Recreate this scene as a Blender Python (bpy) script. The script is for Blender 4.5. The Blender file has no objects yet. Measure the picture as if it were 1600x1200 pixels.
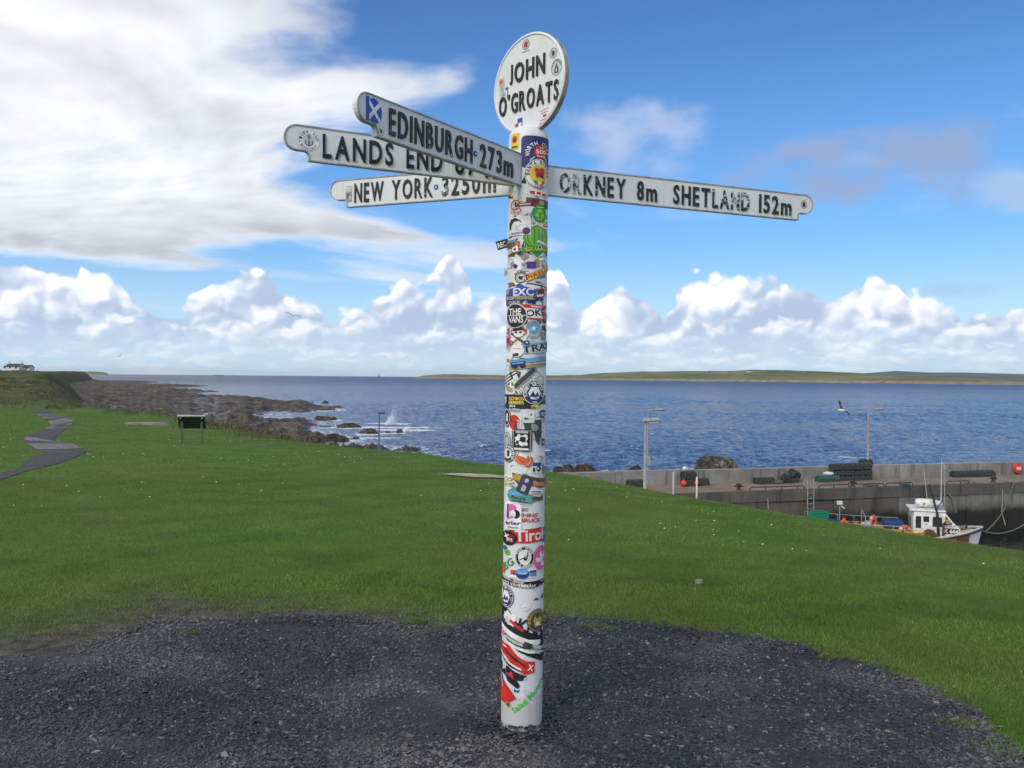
import bpy, bmesh, math, random
import numpy as np
from mathutils import Vector, Matrix

random.seed(7)
RNG = np.random.default_rng(11)
SC = bpy.context.scene
COL = SC.collection

# ------------------------------------------------------------------ camera
F = 1340.0                                   # focal length in pixels of a 1600 x 1200 frame
CAM_H = 1.6
ROLL, PITCH = 0.0088, 0.0076
cam_d = bpy.data.cameras.new('camera')
cam_d.sensor_width = 36.0
cam_d.lens = 36.0 * F / 1600.0
cam_d.clip_start = 0.05
cam_d.clip_end = 200000.0
cam = bpy.data.objects.new('camera', cam_d)
COL.objects.link(cam)
_fw = Vector((0, math.cos(PITCH), -math.sin(PITCH)))
_r0 = Vector((1, 0, 0))
_u0 = _r0.cross(_fw)
_R = (_r0 * math.cos(ROLL) + _u0 * math.sin(ROLL)).normalized()
_U = _R.cross(_fw).normalized()
_m = Matrix((( _R.x, _U.x, -_fw.x, 0), (_R.y, _U.y, -_fw.y, 0), (_R.z, _U.z, -_fw.z, CAM_H), (0, 0, 0, 1)))
cam.matrix_world = _m
SC.camera = cam
CAMP = Vector((0, 0, CAM_H))

def ray(px, py):
    return _fw + _R * ((px - 800) / F) + _U * ((600 - py) / F)
def at_depth(px, py, y):
    """the point seen at a pixel of the photograph at distance y in front of the camera"""
    r = ray(px, py)
    return CAMP + r * (y / r.y)
def at_z(px, py, z):
    """the point seen at a pixel that lies at height z (ground, deck, sea)"""
    r = ray(px, py)
    return CAMP + r * ((z - CAM_H) / r.z)
def az_el(px, py):
    r = ray(px, py).normalized()
    return math.atan2(r.x, r.y), math.asin(r.z)

# ------------------------------------------------------------------ colour management
SC.view_settings.view_transform = 'Standard'
SC.view_settings.look = 'None'
SC.view_settings.gamma = 1.0
SC.view_settings.exposure = 0.0
SC.view_settings.use_curve_mapping = False
SC.render.engine = 'CYCLES'
SC.cycles.use_denoising = True
SC.cycles.max_bounces = 6
SC.cycles.diffuse_bounces = 3
SC.cycles.glossy_bounces = 3
SC.cycles.transparent_max_bounces = 8
SC.cycles.sample_clamp_indirect = 4.0

# ------------------------------------------------------------------ node expressions
class S:
    """a shader value; arithmetic on it makes Math nodes"""
    def __init__(self, nt, sock): self.nt, self.k = nt, sock
    def _m(self, op, *a):
        n = self.nt.nodes.new('ShaderNodeMath'); n.operation = op
        for i, v in enumerate((self,) + a):
            if isinstance(v, S): self.nt.links.new(v.k, n.inputs[i])
            else: n.inputs[i].default_value = float(v)
        return S(self.nt, n.outputs[0])
    def __add__(s, o): return s._m('ADD', o)
    __radd__ = __add__
    def __sub__(s, o): return s._m('SUBTRACT', o)
    def __rsub__(s, o): return (s * -1.0) + o
    def __mul__(s, o): return s._m('MULTIPLY', o)
    __rmul__ = __mul__
    def __truediv__(s, o): return s._m('DIVIDE', o)
    def pw(s, o): return s._m('POWER', o)
    def mx(s, o): return s._m('MAXIMUM', o)
    def mn(s, o): return s._m('MINIMUM', o)
    def ab(s): return s._m('ABSOLUTE')
    def clamp(s): return s._m('MAXIMUM', 0.0)._m('MINIMUM', 1.0)
    def fn(s, op, *a): return s._m(op, *a)
    def ss(s, a, b, lo=0.0, hi=1.0):
        n = s.nt.nodes.new('ShaderNodeMapRange'); n.interpolation_type = 'SMOOTHSTEP'
        s.nt.links.new(s.k, n.inputs[0])
        for i, v in ((1, a), (2, b), (3, lo), (4, hi)):
            if isinstance(v, S): s.nt.links.new(v.k, n.inputs[i])
            else: n.inputs[i].default_value = v
        return S(s.nt, n.outputs[0])

def new_node(nt, kind, **kw):
    n = nt.nodes.new(kind)
    for k, v in kw.items():
        if k in n.inputs.keys():
            if isinstance(v, S): nt.links.new(v.k, n.inputs[k])
            elif hasattr(v, 'is_output'): nt.links.new(v, n.inputs[k])
            else: n.inputs[k].default_value = v
        else: setattr(n, k, v)
    return n
def xyz(nt, x, y, z=0.0):
    n = nt.nodes.new('ShaderNodeCombineXYZ')
    for i, v in enumerate((x, y, z)):
        if isinstance(v, S): nt.links.new(v.k, n.inputs[i])
        else: n.inputs[i].default_value = v
    return n.outputs[0]
def noise(nt, vec, scale, detail=4.0, rough=0.55, dist=0.0, out=0, dims='3D'):
    n = new_node(nt, 'ShaderNodeTexNoise', noise_dimensions=dims, Vector=vec, Scale=scale, Detail=detail, Roughness=rough, Distortion=dist)
    return S(nt, n.outputs[out])
def voro(nt, vec, scale, detail=0.0, rough=0.5, smooth=0.5, feature='SMOOTH_F1', out='Distance', rnd=1.0, dims='3D'):
    n = nt.nodes.new('ShaderNodeTexVoronoi'); n.voronoi_dimensions = dims; n.feature = feature
    nt.links.new(vec, n.inputs['Vector'])
    n.inputs['Scale'].default_value = scale
    for k, v in (('Detail', detail), ('Roughness', rough), ('Smoothness', smooth), ('Randomness', rnd)):
        if n.inputs.get(k) is not None and n.inputs[k].enabled: n.inputs[k].default_value = v
    return S(nt, n.outputs[out])
def mixc(nt, fac, a, b, mode='MIX'):
    n = nt.nodes.new('ShaderNodeMix'); n.data_type = 'RGBA'; n.blend_type = mode
    if isinstance(fac, S): nt.links.new(fac.k, n.inputs[0])
    else: n.inputs[0].default_value = fac
    for i, v in ((6, a), (7, b)):
        if isinstance(v, S): nt.links.new(v.k, n.inputs[i])
        elif hasattr(v, 'is_output'): nt.links.new(v, n.inputs[i])
        else: n.inputs[i].default_value = (*v[:3], 1.0)
    return n.outputs[2]
def ramp(nt, fac, stops):
    n = nt.nodes.new('ShaderNodeValToRGB')
    nt.links.new(fac.k if isinstance(fac, S) else fac, n.inputs[0])
    e = n.color_ramp.elements
    while len(e) < len(stops): e.new(0.5)
    for q, (p, c) in zip(e, stops):
        q.position = p; q.color = (*c[:3], 1.0)
    return n.outputs[0]
# ------------------------------------------------------------------ sky and sun
SUN_AZ, SUN_EL = math.radians(-146), math.radians(38)      # azimuth from the view direction, negative = left
SKY_TINT = (0.98, 1.13, 1.40)
SKY_STRENGTH = 0.1
world = bpy.data.worlds.new('World')
SC.world = world
world.use_nodes = True
world.cycles.sampling_method = 'MANUAL'
world.cycles.sample_map_resolution = 512
def build_sky():
    nt = world.node_tree; nt.nodes.clear()
    tc = nt.nodes.new('ShaderNodeTexCoord')
    sep = nt.nodes.new('ShaderNodeSeparateXYZ'); nt.links.new(tc.outputs['Generated'], sep.inputs[0])
    X, Y, Z = (S(nt, sep.outputs[i]) for i in range(3))
    az = X.fn('ARCTAN2', Y); el = Z.mn(1.0).fn('ARCSINE')
    sky = nt.nodes.new('ShaderNodeTexSky'); sky.sky_type = 'NISHITA'; sky.sun_disc = False
    sky.sun_elevation = SUN_EL; sky.sun_rotation = SUN_AZ
    sky.altitude = 0; sky.air_density = 1.0; sky.dust_density = 0.4; sky.ozone_density = 2.0
    hsv = new_node(nt, 'ShaderNodeHueSaturation', Saturation=1.22, Value=1.0); nt.links.new(sky.outputs[0], hsv.inputs['Color'])
    base = mixc(nt, 1.0, hsv.outputs[0], SKY_TINT, 'MULTIPLY')
    # pale air low over the sea
    base = mixc(nt, el.ss(0.12, 0.40, 0.40, 0.0), base, (1.7, 5.4, 10.6))
    base = mixc(nt, el.ss(0.0, 0.17, 0.85, 0.0), base, (6.3, 8.4, 9.9))
    n2 = lambda x, y, sc, det, ro=0.55: noise(nt, xyz(nt, x, y), sc, det, ro, dims='2D')

    # ---- high sheet of cloud thickening towards the sun
    zz = Z.mx(0.0) + 0.15
    px_, py_ = X / zz, Y / zz
    wrp = n2(px_ + 4.0, py_, 0.55, 1.0) * 0.9
    qx, qy = px_ * 0.8 + wrp, py_ + wrp
    n1 = n2(qx, qy, 1.5, 7.0, 0.54)
    n1b = n2(qx + 0.07, qy - 0.05, 1.5, 4.0, 0.54)
    cover = az.ss(-0.50, 0.06, 0.80, -0.08) * el.ss(0.07, 0.20)
    cover = cover + az.ss(0.75, 1.5) * 0.42              # broken cloud over the rest of the sky
    def streamer(e0, slope, half, a0, a1):
        e = (el - e0 - az * slope) / half
        return (e * e * -1.0).fn('EXPONENT') * az.ss(a0, a1, 1.0, 0.0)
    cover = cover + streamer(0.352, 0.20, 0.026, -0.09, 0.015) * 0.42 + streamer(0.158, -0.06, 0.012, -0.20, -0.05) * 0.5
    cover = cover - streamer(0.27, 0.0, 0.05, -0.12, -0.02) * 0.13
    dens = (n1 - 0.5) * 1.45 - 0.12 + cover * 0.86
    a1 = dens.ss(-0.04, 0.34)
    thick = dens.ss(0.10, 0.40)
    grey = n2(px_ * 0.40 + 2.0 + wrp * 0.5, py_ * 0.7 + 8.0, 1.0, 2.0, 0.45).ss(0.42, 0.66) * thick
    lit1 = (n1b - n1) * 1.1 + 0.95
    c1 = mixc(nt, grey * 0.8, (9.8, 10.0, 10.5), (5.2, 5.4, 6.2))
    c1 = mixc(nt, 1.0, c1, xyz(nt, lit1, lit1, lit1), 'MULTIPLY')
    high = mixc(nt, a1 * 0.97, base, c1)

    # ---- soft grey patches between the sheet and the bank
    w = n2(az + 2.0, el * 1.7, 11.0, 4.0, 0.52)
    def patch(col, cx, cy, rx, ry, k, colr, sg=1.0):
        a, e = az_el(cx, cy)
        dx, dy = (az - a) / (rx / F), (el - e) / (ry / F)
        q = 1.0 - (dx * dx + dy * dy) + (w - 0.5) * (3.2 * sg)
        return mixc(nt, q.ss(-0.1, 1.4) * k, col, colr)
    col = patch(high, 985, 228, 120, 70, 0.8, (5.3, 6.3, 8.6))
    col = patch(col, 1360, 258, 230, 66, 0.95, (3.3, 4.3, 6.7), -1.0)
    col = patch(col, 1590, 300, 120, 40, 0.7, (4.8, 6.0, 8.2))
    col = patch(col, 1080, 330, 110, 20, 0.45, (6.0, 7.4, 9.2))
    col = patch(col, 1500, 450, 60, 16, 0.6, (4.4, 6.0, 8.2))

    # ---- bank of cumulus low over the sea: a skyline of tops, billows lit from the left
    def skyline(pts, scale):
        n = nt.nodes.new('ShaderNodeFloatCurve')
        c = n.mapping.curves[0]
        P = [((az_el(x, y)[0] + 0.62) / 1.24, az_el(x, y)[1] / scale) for x, y in pts]
        c.points[0].location = (0.0, P[0][1]); c.points[-1].location = (1.0, P[-1][1])
        for p in P: c.points.new(*p)
        for p in c.points: p.handle_type = 'AUTO_CLAMPED'
        n.mapping.update()
        return n
    def bank(col, pts, seed, sc, soft, rag, base_el, stops, shade, squash=1.0, amount=1.0, grad=0.13):
        wn = new_node(nt, 'ShaderNodeTexNoise', noise_dimensions='2D', Vector=xyz(nt, az + seed, el), Scale=22.0 * sc, Detail=2.0, Roughness=0.6)
        sp = nt.nodes.new('ShaderNodeSeparateXYZ'); nt.links.new(wn.outputs['Color'], sp.inputs[0])
        wx, wy = S(nt, sp.outputs[0]) - 0.5, S(nt, sp.outputs[1]) - 0.5
        A, E = az + wx * (0.030 / sc), el + wy * (0.026 / sc)
        cur = skyline(pts, 0.2)
        nt.links.new(((A + 0.62) / 1.24).fn('PINGPONG', 1.0).k, cur.inputs['Value'])
        top = S(nt, cur.outputs[0]) * 0.2
        def bil(da, de):
            return 1.0 - voro(nt, xyz(nt, A + (da + seed), (E + de) * squash), 15.0 * sc, 2.0, 0.5, feature='F1', dims='2D')
        b0 = bil(0.0, 0.0)
        b1 = bil(-0.006 / sc, 0.009 / sc)
        h = top + 0.0005 - el + (b0 - 0.50) * rag + wy * rag * 0.5
        alpha = h.ss(0.0, soft)
        big = n2(A + seed, E * 1.5, 9.0 * sc, 2.0, 0.5)
        low = (el - base_el) / (top - base_el).mx(0.012)
        lum = 0.775 + (b0 - b1) * shade + low.ss(0.0, 0.9, -grad, 0.13) + (b0 - 0.6) * 0.16 + (big - 0.5) * 1.15 + wx * 0.22
        cc = ramp(nt, lum.clamp(), stops)
        fade = el.ss(base_el - 0.035, base_el + 0.02)
        return mixc(nt, alpha * fade * amount, col, cc)
    ST = [(0.42, (4.9, 6.0, 8.0)), (0.66, (6.4, 7.3, 9.0)), (0.84, (9.0, 9.5, 10.3)), (0.97, (10.9, 11.0, 11.1))]
    ST2 = [(0.42, (5.6, 6.9, 8.9)), (0.68, (7.3, 8.3, 9.7)), (0.92, (10.2, 10.5, 10.8))]
    near = [(0, 390), (90, 402), (170, 424), (205, 440), (222, 458), (262, 458), (318, 452), (338, 436), (372, 428), (420, 424), (462, 436), (492, 456), (512, 468),
            (560, 458), (590, 450), (630, 442), (672, 436), (686, 412), (700, 392), (716, 386), (728, 398), (734, 428), (745, 442), (790, 440), (830, 416), (868, 408),
            (884, 424), (897, 460), (920, 456), (945, 440), (990, 436), (1020, 454), (1036, 466), (1060, 426), (1085, 414), (1120, 420), (1160, 432), (1200, 420), (1236, 436),
            (1262, 430), (1300, 442), (1330, 428), (1395, 420), (1425, 434), (1452, 452), (1482, 468), (1530, 478), (1575, 464), (1600, 460)]
    mid = [(0, 490), (120, 480), (230, 488), (300, 500), (380, 485), (520, 480), (640, 500), (760, 490), (900, 500), (1050, 512), (1180, 495), (1300, 482), (1420, 498), (1520, 488), (1600, 495)]
    far = [(0, 540), (150, 530), (300, 535), (420, 540), (500, 530), (600, 535), (700, 540), (860, 530), (1000, 540), (1150, 535), (1300, 540), (1450, 528), (1600, 530)]
    col = bank(col, near, 4.3, 1.0, 0.007, 0.034, 0.045, ST, 0.95, 1.0, 1.0, 0.24)
    col = bank(col, mid, 9.1, 1.3, 0.016, 0.034, 0.040, ST2, 0.6, 1.7, 0.9, 0.2)
    col = bank(col, far, 1.2, 2.0, 0.02, 0.03, 0.015, ST2, 0.4, 2.6, 0.5, 0.1)
    def bg(c):
        b = nt.nodes.new('ShaderNodeBackground'); b.inputs['Strength'].default_value = SKY_STRENGTH
        if hasattr(c, 'is_output'): nt.links.new(c, b.inputs['Color'])
        else: b.inputs['Color'].default_value = (*c, 1.0)
        return b.outputs[0]
    def mixs(f, a, b):
        m = nt.nodes.new('ShaderNodeMixShader'); nt.links.new(f.k, m.inputs[0]); nt.links.new(a, m.inputs[1]); nt.links.new(b, m.inputs[2])
        return m.outputs[0]
    up = mixs(el.fn('GREATER_THAN', 0.36), bg(col), bg(high))      # above this height no patch or cumulus stands
    sh = mixs(el.fn('LESS_THAN', -0.01), up, bg((0.5, 0.8, 1.3)))
    out = nt.nodes.new('ShaderNodeOutputWorld'); nt.links.new(sh, out.inputs['Surface'])
build_sky()
sun_d = bpy.data.lights.new('sun', 'SUN')
sun_d.energy = 2.1
sun_d.angle = math.radians(24)
sun_d.color = (1.0, 0.95, 0.87)
sun = bpy.data.objects.new('sun', sun_d)
COL.objects.link(sun)
_sd = Vector((math.sin(SUN_AZ) * math.cos(SUN_EL), math.cos(SUN_AZ) * math.cos(SUN_EL), math.sin(SUN_EL)))
sun.rotation_euler = _sd.to_track_quat('Z', 'Y').to_euler()
sun.location = (-20, 0, 30)
# ------------------------------------------------------------------ mesh and tag helpers
SEA_Z, DECK_Z = -7.2, -4.5
def tag(o, label=None, cat=None, group=None, kind=None):
    if label: o['label'] = label
    if cat: o['category'] = cat
    if group: o['group'] = group
    if kind: o['kind'] = kind
    return o
def empty(name, loc=(0, 0, 0), rz=0.0):
    o = bpy.data.objects.new(name, None); COL.objects.link(o)
    o.location = loc; o.rotation_euler = (0, 0, rz); o.empty_display_size = 0.2
    return o
def link_mesh(name, me, mats, parent=None):
    o = bpy.data.objects.new(name, me); COL.objects.link(o)
    if mats is not None and len(me.materials) == 0:
        for m in (mats if isinstance(mats, (list, tuple)) else [mats]): me.materials.append(m)
    if parent is not None: o.parent = parent
    return o
def np_mesh(name, V, faces, mats, parent=None, smooth=False, attrs=None, midx=None):
    """V (n,3); faces (m,k) index array, or a list of such arrays"""
    me = bpy.data.meshes.new(name)
    V = np.asarray(V, dtype=np.float32)
    fl = faces if isinstance(faces, list) else [faces]
    loops = np.concatenate([np.asarray(f).ravel() for f in fl]).astype(np.int32)
    tot = np.concatenate([np.full(len(f), np.asarray(f).shape[1]) for f in fl]).astype(np.int32)
    start = np.concatenate([[0], np.cumsum(tot)[:-1]]).astype(np.int32)
    me.vertices.add(len(V)); me.vertices.foreach_set('co', V.ravel())
    me.loops.add(len(loops)); me.loops.foreach_set('vertex_index', loops)
    me.polygons.add(len(tot)); me.polygons.foreach_set('loop_start', start); me.polygons.foreach_set('loop_total', tot)
    if midx is not None: me.polygons.foreach_set('material_index', np.asarray(midx, dtype=np.int32))
    me.polygons.foreach_set('use_smooth', np.full(len(tot), bool(smooth)))
    for k, a in (attrs or {}).items():
        at = me.attributes.new(k, 'FLOAT', 'POINT'); at.data.foreach_set('value', np.asarray(a, dtype=np.float32).ravel())
    me.update(calc_edges=True)
    return link_mesh(name, me, mats, parent)
def grid_faces(nr, nc, wrap=False):
    i = np.arange(nr - 1)[:, None]; j = np.arange(nc if wrap else nc - 1)[None, :]
    a = i * nc + j; b = i * nc + (j + 1) % nc
    return np.stack([a, b, b + nc, a + nc], -1).reshape(-1, 4)

def _hash(ix, iy, seed):
    h = (ix.astype(np.int64) * 374761393 + iy.astype(np.int64) * 668265263 + seed * 974711) & 0x7fffffff
    h = ((h ^ (h >> 13)) * 1274126177) & 0x7fffffff
    return (h ^ (h >> 16)) & 0x7fffffff
def gnoise(x, y, seed=0):
    """gradient noise, about -1..1"""
    x, y = np.asarray(x, float), np.asarray(y, float)
    x0, y0 = np.floor(x), np.floor(y); fx, fy = x - x0, y - y0
    ix, iy = x0.astype(np.int64), y0.astype(np.int64)
    def g(dx, dy):
        a = _hash(ix + dx, iy + dy, seed) * (2 * math.pi / 0x7fffffff)
        return np.cos(a) * (fx - dx) + np.sin(a) * (fy - dy)
    u, v = fx * fx * fx * (fx * (fx * 6 - 15) + 10), fy * fy * fy * (fy * (fy * 6 - 15) + 10)
    a = g(0, 0) * (1 - u) + g(1, 0) * u
    b = g(0, 1) * (1 - u) + g(1, 1) * u
    return (a * (1 - v) + b * v) * 1.5
def fbm(x, y, octv=4, seed=0, gain=0.5, lac=2.03):
    s, a = 0.0, 1.0
    for k in range(octv):
        s = s + a * gnoise(x, y, seed + k * 17); x, y = x * lac, y * lac; a *= gain
    return s
def sstep(a, b, x):
    t = np.clip((np.asarray(x, float) - a) / (b - a), 0, 1); return t * t * (3 - 2 * t)

class MB:
    """collects boxes, bars, tubes, lathes and prisms; build() links them as one mesh object"""
    def __init__(s): s.v, s.f, s.m = [], [], []
    def add(s, vs, fs, mi=0):
        o = len(s.v); s.v += [tuple(p) for p in vs]
        s.f += [tuple(i + o for i in f) for f in fs]; s.m += [mi] * len(fs); return s
    def box(s, c, d, mi=0, rot=None, taper=1.0):
        hx, hy, hz = d[0] / 2, d[1] / 2, d[2] / 2
        P = [Vector((x * (taper if z > 0 else 1), y * (taper if z > 0 else 1), z)) for z in (-hz, hz) for x, y in ((-hx, -hy), (hx, -hy), (hx, hy), (-hx, hy))]
        if rot is not None: P = [rot @ p for p in P]
        c = Vector(c)
        return s.add([p + c for p in P], [(3, 2, 1, 0), (4, 5, 6, 7), (0, 1, 5, 4), (1, 2, 6, 5), (2, 3, 7, 6), (3, 0, 4, 7)], mi)
    def bbox(s, c, d, bev=0.01, mi=0, rot=None):
        """box with chamfered edges"""
        bm = bmesh.new(); bmesh.ops.create_cube(bm, size=1.0)
        for v in bm.verts: v.co = Vector((v.co.x * d[0], v.co.y * d[1], v.co.z * d[2]))
        bmesh.ops.bevel(bm, geom=bm.edges[:], offset=bev, segments=1, affect='EDGES', profile=0.5)
        c = Vector(c)
        bm.verts.index_update()
        s.add([(rot @ v.co if rot is not None else v.co) + c for v in bm.verts], [[v.index for v in f.verts] for f in bm.faces], mi)
        bm.free(); return s
    def tube(s, pts, r, n=8, mi=0, closed=False, caps=True):
        pts = [Vector(p) for p in pts]; rr = r if isinstance(r, (list, tuple)) else [r] * len(pts)
        vs, fs = [], []; prev = None; N = len(pts)
        for i, p in enumerate(pts):
            if closed: t = pts[(i + 1) % N] - pts[i - 1]
            else: t = pts[min(i + 1, N - 1)] - pts[max(i - 1, 0)]
            t.normalize()
            if prev is None:
                a = t.orthogonal().normalized()
            else:
                a = prev - t * prev.dot(t)
                a = a.normalized() if a.length > 1e-6 else t.orthogonal().normalized()
            prev = a; b = t.cross(a)
            vs += [p + (a * math.cos(2 * math.pi * k / n) + b * math.sin(2 * math.pi * k / n)) * rr[i] for k in range(n)]
        for i in range(N if closed else N - 1):
            j = (i + 1) % N
            fs += [(i * n + k, i * n + (k + 1) % n, j * n + (k + 1) % n, j * n + k) for k in range(n)]
        if caps and not closed:
            fs += [tuple(range(n - 1, -1, -1)), tuple((N - 1) * n + k for k in range(n))]
        return s.add(vs, fs, mi)
    def lathe(s, prof, c=(0, 0, 0), n=16, mi=0, rot=None):
        vs = [Vector((r * math.cos(2 * math.pi * k / n), r * math.sin(2 * math.pi * k / n), z)) for r, z in prof for k in range(n)]
        if rot is not None: vs = [rot @ v for v in vs]
        c = Vector(c); vs = [v + c for v in vs]
        fs = [(i * n + k, i * n + (k + 1) % n, (i + 1) * n + (k + 1) % n, (i + 1) * n + k) for i in range(len(prof) - 1) for k in range(n)]
        fs += [tuple(range(n - 1, -1, -1)), tuple((len(prof) - 1) * n + k for k in range(n))]
        return s.add(vs, fs, mi)
    def ball(s, c, r, n=10, m=6, mi=0, rot=None):
        r = r if isinstance(r, (tuple, list)) else (r, r, r)
        vs = [Vector((0, 0, -r[2]))]; fs = []
        for i in range(1, m):
            a = -math.pi / 2 + math.pi * i / m
            vs += [Vector((r[0] * math.cos(a) * math.cos(2 * math.pi * k / n), r[1] * math.cos(a) * math.sin(2 * math.pi * k / n), r[2] * math.sin(a))) for k in range(n)]
        vs.append(Vector((0, 0, r[2])))
        fs += [(0, 1 + (k + 1) % n, 1 + k) for k in range(n)]
        for i in range(m - 2):
            o = 1 + i * n
            fs += [(o + k, o + (k + 1) % n, o + n + (k + 1) % n, o + n + k) for k in range(n)]
        o = 1 + (m - 2) * n
        fs += [(o + k, o + (k + 1) % n, len(vs) - 1) for k in range(n)]
        if rot is not None: vs = [rot @ v for v in vs]
        c = Vector(c)
        return s.add([v + c for v in vs], fs, mi)
    def prism(s, poly, z0, z1, mi=0, xf=None):
        """poly (x, y) outline, counter-clockwise, extruded from z0 to z1; xf maps the points"""
        n = len(poly)
        vs = [Vector((x, y, z0)) for x, y in poly] + [Vector((x, y, z1)) for x, y in poly]
        if xf is not None: vs = [xf(v) for v in vs]
        fs = [tuple(range(n - 1, -1, -1)), tuple(range(n, 2 * n))] + [(i, (i + 1) % n, n + (i + 1) % n, n + i) for i in range(n)]
        return s.add(vs, fs, mi)
    def build(s, name, mats, parent=None, smooth=False):
        me = bpy.data.meshes.new(name); me.from_pydata(s.v, [], s.f)
        me.polygons.foreach_set('material_index', s.m)
        if smooth:
            me.polygons.foreach_set('use_smooth', [True] * len(s.f))
            try: me.set_sharp_from_angle(angle=math.radians(40))
            except Exception: pass
        me.update()
        return link_mesh(name, me, mats, parent)

# ------------------------------------------------------------------ materials
_MC = {}
def mat(name, col, rough=0.7, var=0.15, scale=8.0, bump=0.0, bscale=40.0, metal=0.0, spec=0.5, col2=None, coords='Object', dirt=None, dirt_k=0.0, dscale=3.0, transl=0.0):
    """procedural surface: base colour broken up by noise, optional second colour, dirt patches and fine relief"""
    if name in _MC: return _MC[name]
    m = bpy.data.materials.new(name); m.use_nodes = True; nt = m.node_tree
    bs = nt.nodes['Principled BSDF']
    tc = nt.nodes.new('ShaderNodeTexCoord'); vec = tc.outputs[coords]
    n = noise(nt, vec, scale, 5.0, 0.6)
    c2 = col2 if col2 is not None else tuple(min(1.0, c * (1 + 2.2 * var)) for c in col)
    c1 = col if col2 is not None else tuple(c * (1 - 1.2 * var) for c in col)
    c = mixc(nt, n.ss(0.3, 0.7), c1, c2)
    if dirt is not None:
        d = noise(nt, vec, dscale, 6.0, 0.65)
        c = mixc(nt, d.ss(0.62 - 0.3 * dirt_k, 0.74 - 0.2 * dirt_k), c, dirt)
    nt.links.new(c, bs.inputs['Base Color'])
    rr = n * 0.2 + (rough - 0.1); nt.links.new(rr.clamp().k, bs.inputs['Roughness'])
    bs.inputs['Metallic'].default_value = metal
    bs.inputs['Specular IOR Level'].default_value = spec
    if bump > 0:
        b = nt.nodes.new('ShaderNodeBump'); b.inputs['Strength'].default_value = bump; b.inputs['Distance'].default_value = 1.0 / bscale
        nt.links.new(noise(nt, vec, bscale, 4.0, 0.6).k, b.inputs['Height']); nt.links.new(b.outputs[0], bs.inputs['Normal'])
    _MC[name] = m
    return m
# ------------------------------------------------------------------ land: lawn on top of the bank, rough coast running away to the left
COAST = [(34, -34), (16, -2), (9.2, 5.6), (6.5, 10.4), (4.1, 13.6), (0.9, 20.4), (-4.5, 29.0), (-10.6, 35.2), (-17, 46), (-24, 57), (-36.5, 70), (-57, 104),
         (-89, 160), (-161, 290), (-242, 440), (-338, 640), (-505, 1010), (-580, 1060), (-900, 1150), (-2600, 1300), (-2600, -400), (60, -400)]
def poly_dist(x, y, poly):
    """signed distance to a closed outline, positive inside"""
    x, y = np.asarray(x, float), np.asarray(y, float)
    d = np.full(x.shape, 1e18); ins = np.zeros(x.shape, bool)
    n = len(poly)
    for i in range(n):
        (ax, ay), (bx, by) = poly[i], poly[(i + 1) % n]
        ex, ey = bx - ax, by - ay
        t = np.clip(((x - ax) * ex + (y - ay) * ey) / (ex * ex + ey * ey), 0, 1)
        d = np.minimum(d, (x - ax - t * ex) ** 2 + (y - ay - t * ey) ** 2)
        c = (ay > y) != (by > y)
        with np.errstate(divide='ignore', invalid='ignore'):
            ins ^= c & (x < (bx - ax) * (y - ay) / (by - ay + 1e-30) + ax)
    d = np.sqrt(d)
    return np.where(ins, d, -d)
def splus(t, k): return k * np.logaddexp(0, np.asarray(t, float) / k)
def lawn_z(x, y):
    x, y = np.asarray(x, float), np.asarray(y, float)
    r = np.hypot(x, y)
    z = -0.035 * (splus(y - 5, 1.2) - 0.86 * splus(y - 32, 4)) * sstep(-20, 4, y) - 0.04 * splus(x - 1, 0.8) * sstep(30, 12, r)
    far = sstep(76, 210, y) * sstep(30, 70, -x)
    z = z * (1 - far) + far * (1.3 + 0.0028 * np.clip(y - 200, 0, 1200))
    z = z + gnoise(x / 3.7, y / 3.7, 3) * 0.035 * sstep(5.5, 9, r) + gnoise(x / 11, y / 11, 5) * 0.10 * sstep(9, 30, r)
    z = z + far * (fbm(x / 18, y / 18, 3, 9) * 0.9 + fbm(x / 60, y / 60, 2, 29) * 1.0)
    return z
def ground_z(x, y, rough=True):
    d = poly_dist(x, y, COAST) + (gnoise(np.asarray(x) / 7, np.asarray(y) / 7, 41) * 0.5 + gnoise(np.asarray(x) / 25, np.asarray(y) / 25, 43) * 1.5) * sstep(15, 60, np.hypot(x, y))
    o = np.maximum(-d, 0)
    r = np.hypot(x, y)
    slope = 0.62 + 0.4 * sstep(80, 200, r)
    R = 1.2 + 2.0 * sstep(10, 40, r)
    z = lawn_z(x, y) - slope * (np.sqrt(o * o + R * R) - R) - 0.12 * np.exp(-((d - 0.0) / (R * 1.2)) ** 2)
    return np.maximum(z, -11.0), d
def rough_amount(x, y, d):
    """0 on the mown lawn, 1 on the unmown coast"""
    r = np.hypot(x, y)
    a = sstep(66, 76, y + gnoise(x / 9, y / 9, 8) * 5 - 0.10 * x - 6) * sstep(0, -14, x)
    e = sstep(1.2, -0.8, d + gnoise(x / 2.5, y / 2.5, 6) * 0.9) * sstep(24, 40, r)
    return np.clip(np.maximum(a, e), 0, 1)

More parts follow.
